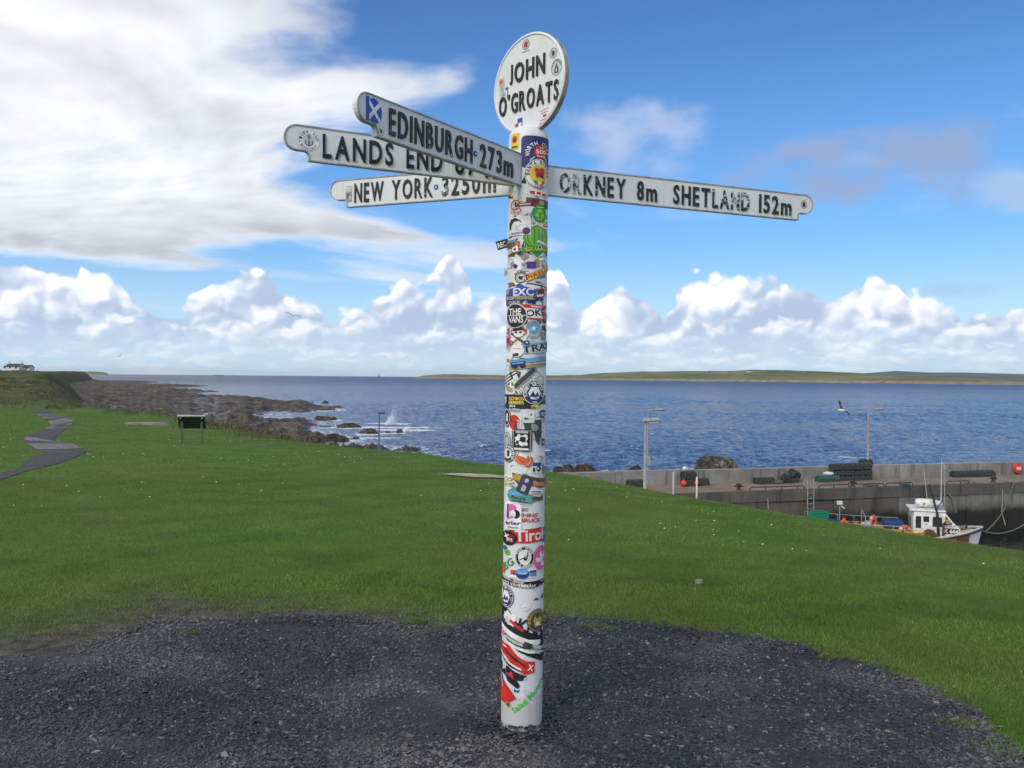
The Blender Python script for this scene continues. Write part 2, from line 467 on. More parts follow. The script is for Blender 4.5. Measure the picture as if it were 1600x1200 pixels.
GB = [(-400, 1080), (-150, 1030), (0, 1015), (130, 1000), (205, 975), (245, 962), (400, 955), (480, 952), (560, 955), (640, 962), (700, 968), (780, 957), (860, 953), (930, 957), (1000, 962), (1150, 974),
      (1230, 988), (1300, 1004), (1400, 1030), (1480, 1066), (1530, 1094), (1545, 1120), (1600, 1165), (1800, 1290)]
_gb = [at_z(px, py, 0.0) for px, py in GB]
_gba = np.array([math.atan2(p.x, p.y) for p in _gb]); _gbr = np.array([math.hypot(p.x, p.y) for p in _gb])
def gravel_r(a):
    a = np.asarray(a, float)
    r = np.interp(a, _gba, _gbr)
    return r + gnoise(a * 14, a * 0 + 3.3, 2) * 0.07 + gnoise(a * 55, a * 0 + 1.3, 4) * 0.045 + gnoise(a * 190, a * 0 + 7.3, 6) * 0.02
def worn_amount(x, y):
    """how far feet have worn the turf beside the gravel (most on the left)"""
    a, r = np.arctan2(x, y), np.hypot(x, y)
    ov = r - gravel_r(a)
    w = np.exp(-np.clip(ov, 0, 9) / (0.30 + 0.40 * sstep(-0.1, -0.45, a))) * sstep(0.25, -0.12, a) * sstep(-1.5, -1.1, a)
    return np.clip(w * (1 + 0.7 * gnoise(x * 1.7, y * 1.7, 93)), 0, 1)

def build_ground():
    azs = np.radians(np.concatenate([np.linspace(-180, -52, 44)[:-1], np.linspace(-52, -20, 190)[:-1], np.linspace(-20, 50, 270), np.linspace(50, 180, 44)[1:-1]]))
    rs = np.concatenate([[0.0], np.geomspace(0.9, 1500, 290)])
    A, Rr = np.meshgrid(azs, rs)
    x, y = Rr * np.sin(A), Rr * np.cos(A)
    z, d = ground_z(x, y)
    ra = rough_amount(x, y, d)
    bare = sstep(-1.5, -6, d) * sstep(-0.5, -2.5, z - lawn_z(x, y))
    tall = ra * sstep(40, 70, Rr)
    z = z + tall * (np.abs(fbm(x / 2.6, y / 2.6, 3, 61)) * 0.45 + fbm(x / 7, y / 7, 2, 67) * 0.35) * sstep(1200, 200, Rr)
    wn = worn_amount(x, y)
    V = np.stack([x, y, z], -1).reshape(-1, 3)
    o = np_mesh('ground', V, grid_faces(len(rs), len(azs), True)[:, ::-1], None, smooth=True, attrs={'rough': ra, 'bare': bare, 'worn': wn})
    m = bpy.data.materials.new('turf'); m.use_nodes = True; nt = m.node_tree; bs = nt.nodes['Principled BSDF']
    P = nt.nodes.new('ShaderNodeNewGeometry').outputs['Position']
    at = nt.nodes.new('ShaderNodeAttribute'); at.attribute_name = 'rough'; R_ = S(nt, at.outputs['Fac'])
    ab = nt.nodes.new('ShaderNodeAttribute'); ab.attribute_name = 'bare'; B_ = S(nt, ab.outputs['Fac'])
    fine = noise(nt, P, 30.0, 4.0, 0.7); med = noise(nt, P, 1.3, 5.0, 0.6); big = noise(nt, P, 0.13, 4.0, 0.55)
    lawn = ramp(nt, fine * 0.45 + med * 0.55, [(0.30, (0.034, 0.080, 0.013)), (0.5, (0.066, 0.140, 0.020)), (0.72, (0.120, 0.200, 0.036))])
    lawn = mixc(nt, big.ss(0.45, 0.7) * 0.5, lawn, (0.125, 0.160, 0.040))
    tus = noise(nt, P, 0.9, 6.0, 0.7); tus2 = noise(nt, P, 0.11, 4.0, 0.6)
    rough = ramp(nt, tus * 0.6 + tus2 * 0.4, [(0.38, (0.020, 0.030, 0.009)), (0.47, (0.056, 0.062, 0.020)), (0.54, (0.105, 0.098, 0.038)), (0.63, (0.21, 0.175, 0.085))])
    rough = mixc(nt, noise(nt, P, 0.04, 3.0, 0.5).ss(0.42, 0.62) * 0.7, rough, (0.045, 0.075, 0.020))
    c = mixc(nt, R_, lawn, rough)
    earth = ramp(nt, noise(nt, P, 1.7, 5.0, 0.6), [(0.3, (0.035, 0.032, 0.020)), (0.7, (0.11, 0.095, 0.06))])
    c = mixc(nt, B_ * noise(nt, P, 0.5, 4.0, 0.6).ss(0.35, 0.6), c, earth)
    aw = nt.nodes.new('ShaderNodeAttribute'); aw.attribute_name = 'worn'; W_ = S(nt, aw.outputs['Fac'])
    dirt = ramp(nt, noise(nt, P, 9.0, 5.0, 0.65), [(0.38, (0.040, 0.038, 0.030)), (0.62, (0.115, 0.105, 0.085))])
    c = mixc(nt, (W_ * 1.5 + (noise(nt, P, 5.0, 4.0, 0.6) - 0.5) * 1.2).clamp() * W_.ss(0.02, 0.2), c, dirt)
    nt.links.new(c, bs.inputs['Base Color']); bs.inputs['Roughness'].default_value = 0.9; bs.inputs['Specular IOR Level'].default_value = 0.15
    b = nt.nodes.new('ShaderNodeBump'); b.inputs['Strength'].default_value = 0.7; b.inputs['Distance'].default_value = 0.03
    nt.links.new((fine + tus * R_ * 4.0).k, b.inputs['Height']); nt.links.new(b.outputs[0], bs.inputs['Normal'])
    o.data.materials.append(m)
    tag(o, kind='structure')
build_ground()
def gz(x, y):
    return float(ground_z(np.array([x]), np.array([y]))[0][0])
def on_ground(px, py):
    """march the pixel's ray to where it meets the ground"""
    r = ray(px, py); t = np.geomspace(2.0, 1500, 4000)
    P = np.array(CAMP)[None, :] + t[:, None] * np.array(r)[None, :]
    g = ground_z(P[:, 0], P[:, 1])[0]
    k = np.argmax(P[:, 2] < g)
    return Vector(P[k])

# ------------------------------------------------------------------ gravel round the post
def build_gravel():
    azs = np.linspace(math.radians(-68), math.radians(62), 520); t = np.linspace(0, 1, 46)
    A, T = np.meshgrid(azs, t)
    R = 0.8 + (gravel_r(A) - 0.8) * T
    x, y = R * np.sin(A), R * np.cos(A)
    z = ground_z(x, y)[0] + 0.004 + (fbm(x * 2.2, y * 2.2, 3, 71) * 0.006 + 0.012) * sstep(1.0, 0.93, T)
    o = np_mesh('gravel_patch', np.stack([x, y, z], -1).reshape(-1, 3), grid_faces(len(t), len(azs))[:, ::-1], None, smooth=True)
    m = bpy.data.materials.new('gritty_earth'); m.use_nodes = True; nt = m.node_tree; bs = nt.nodes['Principled BSDF']
    P = nt.nodes.new('ShaderNodeNewGeometry').outputs['Position']
    a = noise(nt, P, 2.2, 5.0, 0.6); b = noise(nt, P, 60.0, 3.0, 0.7)
    c = ramp(nt, a * 0.6 + b * 0.4, [(0.36, (0.013, 0.014, 0.017)), (0.5, (0.029, 0.029, 0.031)), (0.64, (0.080, 0.075, 0.068))])
    nt.links.new(c, bs.inputs['Base Color']); bs.inputs['Roughness'].default_value = 0.95
    bp = nt.nodes.new('ShaderNodeBump'); bp.inputs['Strength'].default_value = 0.8; bp.inputs['Distance'].default_value = 0.01
    nt.links.new(b.k, bp.inputs['Height']); nt.links.new(bp.outputs[0], bs.inputs['Normal'])
    o.data.materials.append(m); tag(o, kind='structure')
    # the slate chips themselves
    N = 340000
    a = RNG.uniform(math.radians(-52), math.radians(50), N)
    r = np.sqrt(RNG.uniform(2.6 ** 2, 6.5 ** 2, N))
    over = r - gravel_r(a)
    x, y = r * np.sin(a), r * np.cos(a)
    thin = fbm(x * 1.3, y * 1.3, 3, 77)
    keep = (RNG.uniform(0, 1, N) < np.where(over < 0, 1.0, np.exp(-over / 0.06) * 0.35) * np.clip(0.80 - 0.85 * np.clip(thin, 0, 1) - 0.55 * sstep(-0.75, 0.05, over) * sstep(0.1, -0.2, a), 0.05, 1))
    keep &= np.hypot(x - 0.045, y - 3.96) > 0.085
    x, y = x[keep], y[keep]; n = len(x)
    base = np.array([(1, 0, 0), (0.15, 1, 0), (-1, 0.1, 0), (-0.2, -1, 0), (0.1, 0.1, 1)], float)
    V = base[None] + RNG.normal(0, 0.25, (n, 5, 3)) * np.array([1, 1, 0.6])
    L = np.exp(RNG.normal(math.log(0.0088), 0.34, n)).clip(0.004, 0.024)
    V *= np.stack([L, L * RNG.uniform(0.5, 0.9, n), L * RNG.uniform(0.30, 0.65, n)], -1)[:, None, :]
    ang = RNG.uniform(0, 2 * math.pi, n); tl = RNG.normal(0, 0.28, n); ax = RNG.uniform(0, 2 * math.pi, n)
    ca, sa = np.cos(ang), np.sin(ang)
    X = V[:, :, 0] * ca[:, None] - V[:, :, 1] * sa[:, None]; Y = V[:, :, 0] * sa[:, None] + V[:, :, 1] * ca[:, None]
    Z = V[:, :, 2] + (X * np.cos(ax)[:, None] + Y * np.sin(ax)[:, None]) * tl[:, None]
    z0 = ground_z(x, y)[0] + 0.013 + fbm(x * 2.2, y * 2.2, 3, 71) * 0.006 + RNG.uniform(0, 0.006, n) + 0.02 * np.exp(-((np.hypot(x - 0.045, y - 3.96) - 0.1) / 0.08) ** 2)
    VV = np.stack([X + x[:, None], Y + y[:, None], Z + z0[:, None]], -1).reshape(-1, 3)
    tri = np.array([(0, 1, 4), (1, 2, 4), (2, 3, 4), (3, 0, 4)])
    Fc = (np.arange(n)[:, None, None] * 5 + tri[None]).reshape(-1, 3)
    dust = np.repeat(np.clip(fbm(x * 1.1, y * 1.1, 3, 83) * 0.9 + 1.6 * np.exp(-((x + 0.20) ** 2 / 0.10 + (y - 3.62) ** 2 / 0.035)) + 0.22 * sstep(0.2, -1.5, x), 0, 1), 5)
    g = np_mesh('gravel', VV, Fc, None, attrs={'dust': dust})
    m = bpy.data.materials.new('slate_chips'); m.use_nodes = True; nt = m.node_tree; bs = nt.nodes['Principled BSDF']
    gi = nt.nodes.new('ShaderNodeNewGeometry')
    rp = S(nt, gi.outputs['Random Per Island'])
    c = ramp(nt, rp, [(0.0, (0.009, 0.011, 0.016)), (0.45, (0.020, 0.023, 0.033)), (0.80, (0.038, 0.041, 0.052)), (0.95, (0.080, 0.081, 0.088)), (1.0, (0.20, 0.195, 0.19))])
    at = nt.nodes.new('ShaderNodeAttribute'); at.attribute_name = 'dust'
    c = mixc(nt, S(nt, at.outputs['Fac']) * (rp * 0.5 + 0.35), c, (0.17, 0.165, 0.16))
    nt.links.new(c, bs.inputs['Base Color']); bs.inputs['Roughness'].default_value = 0.62; bs.inputs['Specular IOR Level'].default_value = 0.45
    g.data.materials.append(m)
    tag(g, 'loose dark slate chips covering the ground round the signpost', 'gravel', kind='stuff')
build_gravel()

# ------------------------------------------------------------------ grass
def blade_mat(name, stops, dry):
    m = bpy.data.materials.new(name); m.use_nodes = True; nt = m.node_tree; bs = nt.nodes['Principled BSDF']
    gi = nt.nodes.new('ShaderNodeNewGeometry'); rp = S(nt, gi.outputs['Random Per Island'])
    big = noise(nt, gi.outputs['Position'], 0.35, 4.0, 0.6); med = noise(nt, gi.outputs['Position'], 1.6, 3.0, 0.6)
    c = ramp(nt, rp * 0.5 + med * 0.5, stops)
    at = nt.nodes.new('ShaderNodeAttribute'); at.attribute_name = 'dry'
    c = mixc(nt, (S(nt, at.outputs['Fac']) * 0.8 + big.ss(0.46, 0.66) * 0.42).clamp(), c, dry)
    deep = noise(nt, gi.outputs['Position'], 0.7, 3.0, 0.6)
    c = mixc(nt, deep.ss(0.48, 0.60) * 0.6, c, stops[0][1])
    trod = noise(nt, gi.outputs['Position'], 0.22, 5.0, 0.65)
    c = mixc(nt, trod.ss(0.46, 0.60) * 0.62, c, (0.200, 0.195, 0.058))
    nt.links.new(c, bs.inputs['Base Color']); bs.inputs['Roughness'].default_value = 0.55; bs.inputs['Specular IOR Level'].default_value = 0.3
    tr = nt.nodes.new('ShaderNodeBsdfTranslucent'); nt.links.new(c, tr.inputs['Color'])
    mx = nt.nodes.new('ShaderNodeMixShader'); mx.inputs[0].default_value = 0.3
    nt.links.new(bs.outputs[0], mx.inputs[1]); nt.links.new(tr.outputs[0], mx.inputs[2])
    nt.links.new(mx.outputs[0], nt.nodes['Material Output'].inputs['Surface'])
    return m
def blades(name, x, y, h, w, lean, m, segs, dry):
    n = len(x); z = ground_z(x, y)[0]
    a = RNG.uniform(0, 2 * math.pi, n); la = RNG.uniform(0, 2 * math.pi, n)
    dx, dy = np.cos(a) * w / 2, np.sin(a) * w / 2
    lx, ly = np.cos(la) * lean * h, np.sin(la) * lean * h
    if segs == 1:
        V = np.stack([np.stack([x - dx, y - dy, z - 0.004], -1), np.stack([x + dx, y + dy, z - 0.004], -1), np.stack([x + lx, y + ly, z + h], -1)], 1)
        Fc = [(np.arange(n)[:, None] * 3 + np.array([0, 1, 2])[None])]; k = 3
    else:
        mx_, my_ = x + lx * 0.35, y + ly * 0.35
        V = np.stack([np.stack([x - dx, y - dy, z - 0.004], -1), np.stack([x + dx, y + dy, z - 0.004], -1),
                      np.stack([mx_ + dx * 0.8, my_ + dy * 0.8, z + h * 0.6], -1), np.stack([mx_ - dx * 0.8, my_ - dy * 0.8, z + h * 0.6], -1),
                      np.stack([x + lx, y + ly, z + h], -1)], 1)
        b = np.arange(n)[:, None] * 5
        Fc = [b + np.array([0, 1, 2, 3])[None], b + np.array([3, 2, 4])[None]]; k = 5
    o = np_mesh(name, V.reshape(-1, 3), Fc, m, attrs={'dry': np.repeat(dry, k)})
    return o
def scatter(n, r0, r1, a0, a1):
    a = RNG.uniform(math.radians(a0), math.radians(a1), n); r = np.sqrt(RNG.uniform(r0 * r0, r1 * r1, n))
    return r * np.sin(a), r * np.cos(a), r, a
def build_grass():
    green = [(0.2, (0.052, 0.120, 0.016)), (0.45, (0.116, 0.222, 0.026)), (0.62, (0.180, 0.285, 0.042)), (0.85, (0.32, 0.38, 0.09))]
    M = blade_mat('lawn_blades', green, (0.25, 0.22, 0.085))
    xs, ys, hs, ws, dr = [], [], [], [], []
    for n, r0, r1, a0, a1, h, w in ((370000, 3.9, 9.5, -50, 54, 0.018, 0.0040), (270000, 9.5, 19, -44, 38, 0.020, 0.0070), (135000, 19, 42, -38, 9, 0.026, 0.013), (60000, 42, 78, -36, -8, 0.035, 0.03)):
        x, y, r, a = scatter(n, r0, r1, a0, a1)
        ov = r - gravel_r(a); d = poly_dist(x, y, COAST)
        worn = worn_amount(x, y)
        k = (ov > RNG.normal(0.02, 0.03, n)) & (d > -3.5) & (RNG.uniform(0, 1, n) > worn * 0.8) & (path_dist(x, y) > RNG.normal(-0.02, 0.10, n))
        hh = np.exp(RNG.normal(math.log(h), 0.32, n)) * (1 - 0.55 * worn) * (1 + 0.25 * gnoise(x / 0.9, y / 0.9, 91))
        # tufts that crept into the gravel
        xs.append(x[k]); ys.append(y[k]); hs.append(hh[k]); ws.append(np.full(k.sum(), w)); dr.append(np.clip(worn[k] * 0.9 + 0.16 * (RNG.uniform(0, 1, k.sum()) < 0.12), 0, 1))
    for px, py, rad in ((913, 968, 0.06), (932, 967, 0.05), (950, 973, 0.06), (1295, 1010, 0.05), (1500, 1112, 0.10), (1560, 1150, 0.14), (640, 963, 0.08), (300, 985, 0.05)):
        p = at_z(px, py, 0.0); n = 500
        x, y = p.x + RNG.normal(0, rad * 0.6, n), p.y + RNG.normal(0, rad * 0.45, n)
        xs.append(x); ys.append(y); hs.append(RNG.uniform(0.015, 0.035, n)); ws.append(np.full(n, 0.004)); dr.append(np.zeros(n))
    x, y, h, w, dry = (np.concatenate(q) for q in (xs, ys, hs, ws, dr))
    near = np.hypot(x, y) < 7.5
    for sel, sg, lab in ((near, 2, 'short mown grass nearest the gravel'), (~near, 1, 'mown lawn grass stretching down to the edge of the bank')):
        o = blades('lawn_grass', x[sel], y[sel], h[sel], w[sel], RNG.normal(0.55, 0.35, sel.sum()), M, sg, dry[sel])
        tag(o, lab, 'grass', kind='stuff')
    # unmown tussocks along the coast
    straw = [(0.2, (0.030, 0.040, 0.012)), (0.45, (0.070, 0.072, 0.026)), (0.65, (0.13, 0.115, 0.05)), (0.85, (0.22, 0.18, 0.09))]
    M2 = blade_mat('rough_blades', straw, (0.20, 0.165, 0.085))
    x, y, r, a = scatter(160000, 34, 210, -36, -8)
    _, d = ground_z(x, y)
    ra = rough_amount(x, y, d)
    cl = fbm(x / 1.7, y / 1.7, 3, 97)
    k = (RNG.uniform(0, 1, len(x)) < ra * np.clip(0.45 + cl, 0.05, 1)) & (d > -4.5)
    x, y, r = x[k], y[k], r[k]
    h = RNG.uniform(0.16, 0.42, len(x)) * (0.7 + 0.5 * np.clip(cl[k] + 0.4, 0, 1.2))
    o = blades('rough_grass', x, y, h, 0.03 + r * 0.0006, RNG.normal(0.45, 0.3, len(x)), M2, 1, RNG.uniform(0, 1, len(x)) ** 3)
    tag(o, 'rough unmown grass on the coast behind the winding path', 'grass', kind='stuff')
    # daisies dotted over the lawn
    x, y, r, a = scatter(800, 9, 40, -34, 34)
    dd = poly_dist(x, y, COAST); patchy = gnoise(x / 4, y / 4, 101)
    k = (dd > 0.3) & (patchy > 0.05) & (path_dist(x, y) > 0.1); x, y = x[k], y[k]; n = len(x)
    z = ground_z(x, y)[0] + 0.03
    s = RNG.uniform(0.0035, 0.007, n) * (1 + np.hypot(x, y) / 25)
    hexa = np.array([(math.cos(t), math.sin(t)) for t in np.arange(6) * math.pi / 3])
    V = np.stack([x[:, None] + hexa[None, :, 0] * s[:, None], y[:, None] + hexa[None, :, 1] * s[:, None] * 0.9, z[:, None] + hexa[None, :, 1] * s[:, None] * 0.5], -1)
    o = np_mesh('daisies', V.reshape(-1, 3), (np.arange(n)[:, None] * 6 + np.arange(6)[None]), mat('daisy_petals', (0.7, 0.7, 0.6), 0.7, 0.1))
    tag(o, 'tiny white and cream daisies dotted over the lawn', 'daisies', kind='stuff')

# ------------------------------------------------------------------ winding path on the left: tarmac with bands of paving
PATH_L = [(-60, 762), (0, 741), (45, 718), (68, 708), (46, 697), (38, 690), (38, 683), (62, 674), (80, 665), (72, 656), (52, 645), (22, 637), (-30, 632)]
PATH_R = [(60, 800), (90, 725), (128, 710), (134, 704), (122, 698), (108, 692), (84, 690), (98, 674), (116, 659), (106, 652), (88, 648), (56, 640), (-10, 632)]
_pl = [on_ground(*p) for p in PATH_L[1:]]; _pr = [on_ground(*p) for p in PATH_R[1:]]
_pl.insert(0, Vector((-10.4, 13.0, 0))); _pr.insert(0, Vector((-8.8, 13.4, 0)))
def _smooth(P, k=6):
    out = []
    for i in range(len(P) - 1):
        a, b, c, d = P[max(i - 1, 0)], P[i], P[i + 1], P[min(i + 2, len(P) - 1)]
        for j in range(k):
            t = j / k; out.append(0.5 * ((2 * b) + (c - a) * t + (2 * a - 5 * b + 4 * c - d) * t * t + (3 * b - a - 3 * c + d) * t ** 3))
    return out + [P[-1]]
_pl, _pr = _smooth(_pl), _smooth(_pr)
_PATHPOLY = [(p.x, p.y) for p in _pl] + [(p.x, p.y) for p in reversed(_pr)]
def path_dist(x, y): return -poly_dist(x, y, _PATHPOLY)
def build_path():
    tar = mat('worn_tarmac', (0.028, 0.028, 0.032), 0.9, 0.25, 2.0, 0.5, 60.0, col2=(0.060, 0.058, 0.060))
    n = len(_pl)
    def rows(u0, u1, k, lift, inset=0.0, m=9):
        V = []
        for u in np.linspace(u0, u1, k):
            i = min(int(u), n - 2); f = u - i
            L = _pl[i].lerp(_pl[i + 1], f); R = _pr[i].lerp(_pr[i + 1], f)
            for t in np.linspace(inset, 1 - inset, m):
                p = L.lerp(R, t); V.append((p.x, p.y, gz(p.x, p.y) + lift))
        return V
    V = rows(0, n - 1, 90, 0.012)
    o = np_mesh('path', np.array(V), grid_faces(90, 9)[:, ::-1], tar, smooth=True); tag(o, kind='structure')
    stone = mat('path_paving', (0.135, 0.128, 0.124), 0.9, 0.18, 2.0, 0.4, 30.0)
    for u0, u1 in ((21, 27), (31, 36), (44, 47.5), (48.5, 53), (55, 59)):
        k = 4
        for j in range(k):                                       # each band is laid from four slabs
            a, b = j / k + 0.006, (j + 1) / k - 0.006
            P = []
            for u in (u0, u1):
                i = min(int(u), n - 2); f = u - i
                L = _pl[i].lerp(_pl[i + 1], f); R = _pr[i].lerp(_pr[i + 1], f)
                for t in (a, b):
                    p = L.lerp(R, t); P.append(Vector((p.x, p.y, gz(p.x, p.y))))
            mb = MB(); top = [P[0], P[1], P[3], P[2]]; up = Vector((0, 0, 0.022)); dn = Vector((0, 0, -0.05))
            mb.add([p + dn for p in top] + [p + up for p in top], [(3, 2, 1, 0), (4, 5, 6, 7), (0, 1, 5, 4), (1, 2, 6, 5), (2, 3, 7, 6), (3, 0, 4, 7)])
            mb.build('paving_slab', stone, o)
build_path()
build_grass()
# ------------------------------------------------------------------ rock shelf on the shore
_wl = [(655, 712), (640, 700), (560, 694), (545, 688), (505, 676), (492, 668), (522, 662), (470, 655), (440, 651), (452, 646), (505, 642), (538, 640), (492, 629), (440, 625), (350, 620), (300, 616),
       (340, 611), (265, 607), (330, 603), (220, 600), (250, 597), (170, 594), (128, 591)]
SHELF = [tuple(at_z(px, py, SEA_Z)[:2]) for px, py in _wl] + [(-560, 1000), (-350, 640), (-252, 440), (-170, 290), (-98, 160), (-66, 104), (-42, 70), (-28, 50), (-12, 42), (0, 60)]
def shelf_z(x, y):
    d = poly_dist(x, y, SHELF)
    r = np.hypot(x, y)
    f = np.clip(r / 130, 0.75, 2.6)                       # blocks read coarser far out
    warp = fbm(x / 14, y / 14, 2, 201) * 5
    rid = 1 - np.abs(fbm((x + warp) / (7 * f), (y - warp) / (5.0 * f), 4, 205))
    blk = fbm(x / (2.6 * f), y / (2.2 * f), 3, 211)
    low = fbm(x / 34, y / 26, 3, 213)
    dc = -poly_dist(x, y, COAST)
    h = SEA_Z - 0.55 + np.clip((d + low * 6) * 0.12, -1.6, 1.1) + (rid - 0.55) * 1.5 + blk * 0.4 + 1.6 * sstep(26, 2, dc)
    st = 0.28
    h = h * 0.45 + 0.55 * (np.floor(h / st) * st + st * sstep(0.55, 1.0, h / st - np.floor(h / st)))     # bedded flagstone steps
    return h, d
def rock_mat():
    m = bpy.data.materials.new('shore_rock'); m.use_nodes = True; nt = m.node_tree; bs = nt.nodes['Principled BSDF']
    P = nt.nodes.new('ShaderNodeNewGeometry').outputs['Position']
    a = noise(nt, P, 0.35, 6.0, 0.65); b = noise(nt, P, 2.6, 5.0, 0.65); w = noise(nt, P, 0.05, 3.0, 0.5)
    c = ramp(nt, a * 0.55 + b * 0.45, [(0.40, (0.010, 0.009, 0.008)), (0.48, (0.036, 0.028, 0.021)), (0.54, (0.092, 0.071, 0.050)), (0.62, (0.25, 0.205, 0.155))])
    c = mixc(nt, w.ss(0.5, 0.68) * 0.6, c, (0.060, 0.034, 0.018))
    sp = nt.nodes.new('ShaderNodeSeparateXYZ'); nt.links.new(P, sp.inputs[0])
    wet = S(nt, sp.outputs[2]).ss(SEA_Z + 0.1, SEA_Z + 0.9, 1.0, 0.0)
    c = mixc(nt, wet * 0.6, c, (0.018, 0.015, 0.012))
    nt.links.new(c, bs.inputs['Base Color']); nt.links.new((wet * -0.45 + 0.85).k, bs.inputs['Roughness'])
    bp = nt.nodes.new('ShaderNodeBump'); bp.inputs['Strength'].default_value = 0.9; bp.inputs['Distance'].default_value = 0.25
    nt.links.new(b.k, bp.inputs['Height']); nt.links.new(bp.outputs[0], bs.inputs['Normal'])
    return m
ROCK = rock_mat()
def build_shelf():
    azs = np.radians(np.linspace(-33.5, -2.0, 330)); rs = np.geomspace(44, 1150, 400)
    A, R = np.meshgrid(azs, rs); x, y = R * np.sin(A), R * np.cos(A)
    z, d = shelf_z(x, y)
    keep = (d > -30).reshape(-1)
    V = np.stack([x, y, z], -1).reshape(-1, 3); Fc = grid_faces(len(rs), len(azs))[:, ::-1]
    Fc = Fc[keep[Fc].all(1)]
    used = np.unique(Fc); remap = np.zeros(len(V), np.int64); remap[used] = np.arange(len(used))
    o = np_mesh('rocky_shore', V[used], remap[Fc], ROCK)
    tag(o, kind='structure')
build_shelf()

# ------------------------------------------------------------------ the sea
ROCKS = []          # (x, y, radius) of rocks standing in the water, for the foam round them
def sea_rock(px, py, w, h, label, depth=0.7, seed=0, z=SEA_Z, name='sea_rock'):
    """a rock whose foot is seen at px, py; w and h in pixels of the photograph"""
    p = at_z(px, py, z); s = p.y / F
    W, H = w * s / 2, h * s
    bm = bmesh.new(); bmesh.ops.create_icosphere(bm, subdivisions=4, radius=1.0)
    co = np.array([v.co[:] for v in bm.verts])
    n = fbm(co[:, 0] * 1.7 + co[:, 2] * 0.8 + seed * 3.1, co[:, 1] * 1.7 - co[:, 2] * 1.1 + seed, 4, 300 + seed)
    st = np.floor((co[:, 2] + co[:, 0] * 0.25) * 4.5) / 4.5
    k = 0.86 + 0.30 * n + 0.07 * gnoise(st * 7, co[:, 0] * 0 + seed, 310)
    for v, q, c in zip(bm.verts, k, co):
        tilt = 0.20 * c[0] * math.cos(seed) 
        v.co = Vector((c[0] * q * W, c[1] * q * W * depth, (c[2] * q + tilt) * H * 1.02))
    me = bpy.data.meshes.new(name); bm.to_mesh(me); bm.free()
    o = link_mesh(name, me, ROCK); o.location = (p.x, p.y, z)
    tag(o, label, 'rock', 'rocks standing in the sea')
    ROCKS.append((p.x, p.y, W))
    return o
sea_rock(1118, 738, 74, 27, 'large dark rock in the sea just behind the pier wall', 0.6, 1)
sea_rock(888, 742, 50, 16, 'low jagged rock in the sea beside the left end of the pier wall', 0.6, 2)
sea_rock(915, 740, 36, 17, 'upright brown rock behind the jagged one at the pier wall', 0.6, 3)
sea_rock(993, 742, 30, 14, 'small rock showing over the pier wall beside the near lamp post', 0.6, 4)
sea_rock(545, 668, 40, 8, 'flat rounded rock in the sea right of the shelf tip', 0.6, 5)
sea_rock(576, 678, 34, 9, 'brown rounded rock in the sea left of the thin lamp post', 0.7, 6)
sea_rock(505, 657, 40, 7, 'long low rock in the sea off the shelf tip', 0.6, 7)
sea_rock(624, 677, 11, 7, 'small dark rock with white water breaking over it', 0.7, 8)
sea_rock(606, 677, 10, 4, 'tiny dark rock beside the breaking wave', 0.7, 9)
sea_rock(482, 692, 70, 20, 'big brown rock at the foot of the bank', 0.7, 10)
sea_rock(525, 690, 44, 13, 'sloping brown rock right of the big one under the bank', 0.7, 11)
sea_rock(500, 641, 55, 3, 'thin dark reef line farthest out on the shore', 0.4, 12)
sea_rock(508, 631, 10, 5, 'lone pointed rock far out beyond the shelf', 0.7, 13)
sea_rock(556, 686, 14, 4, 'small flat rock awash below the bank', 0.7, 14)

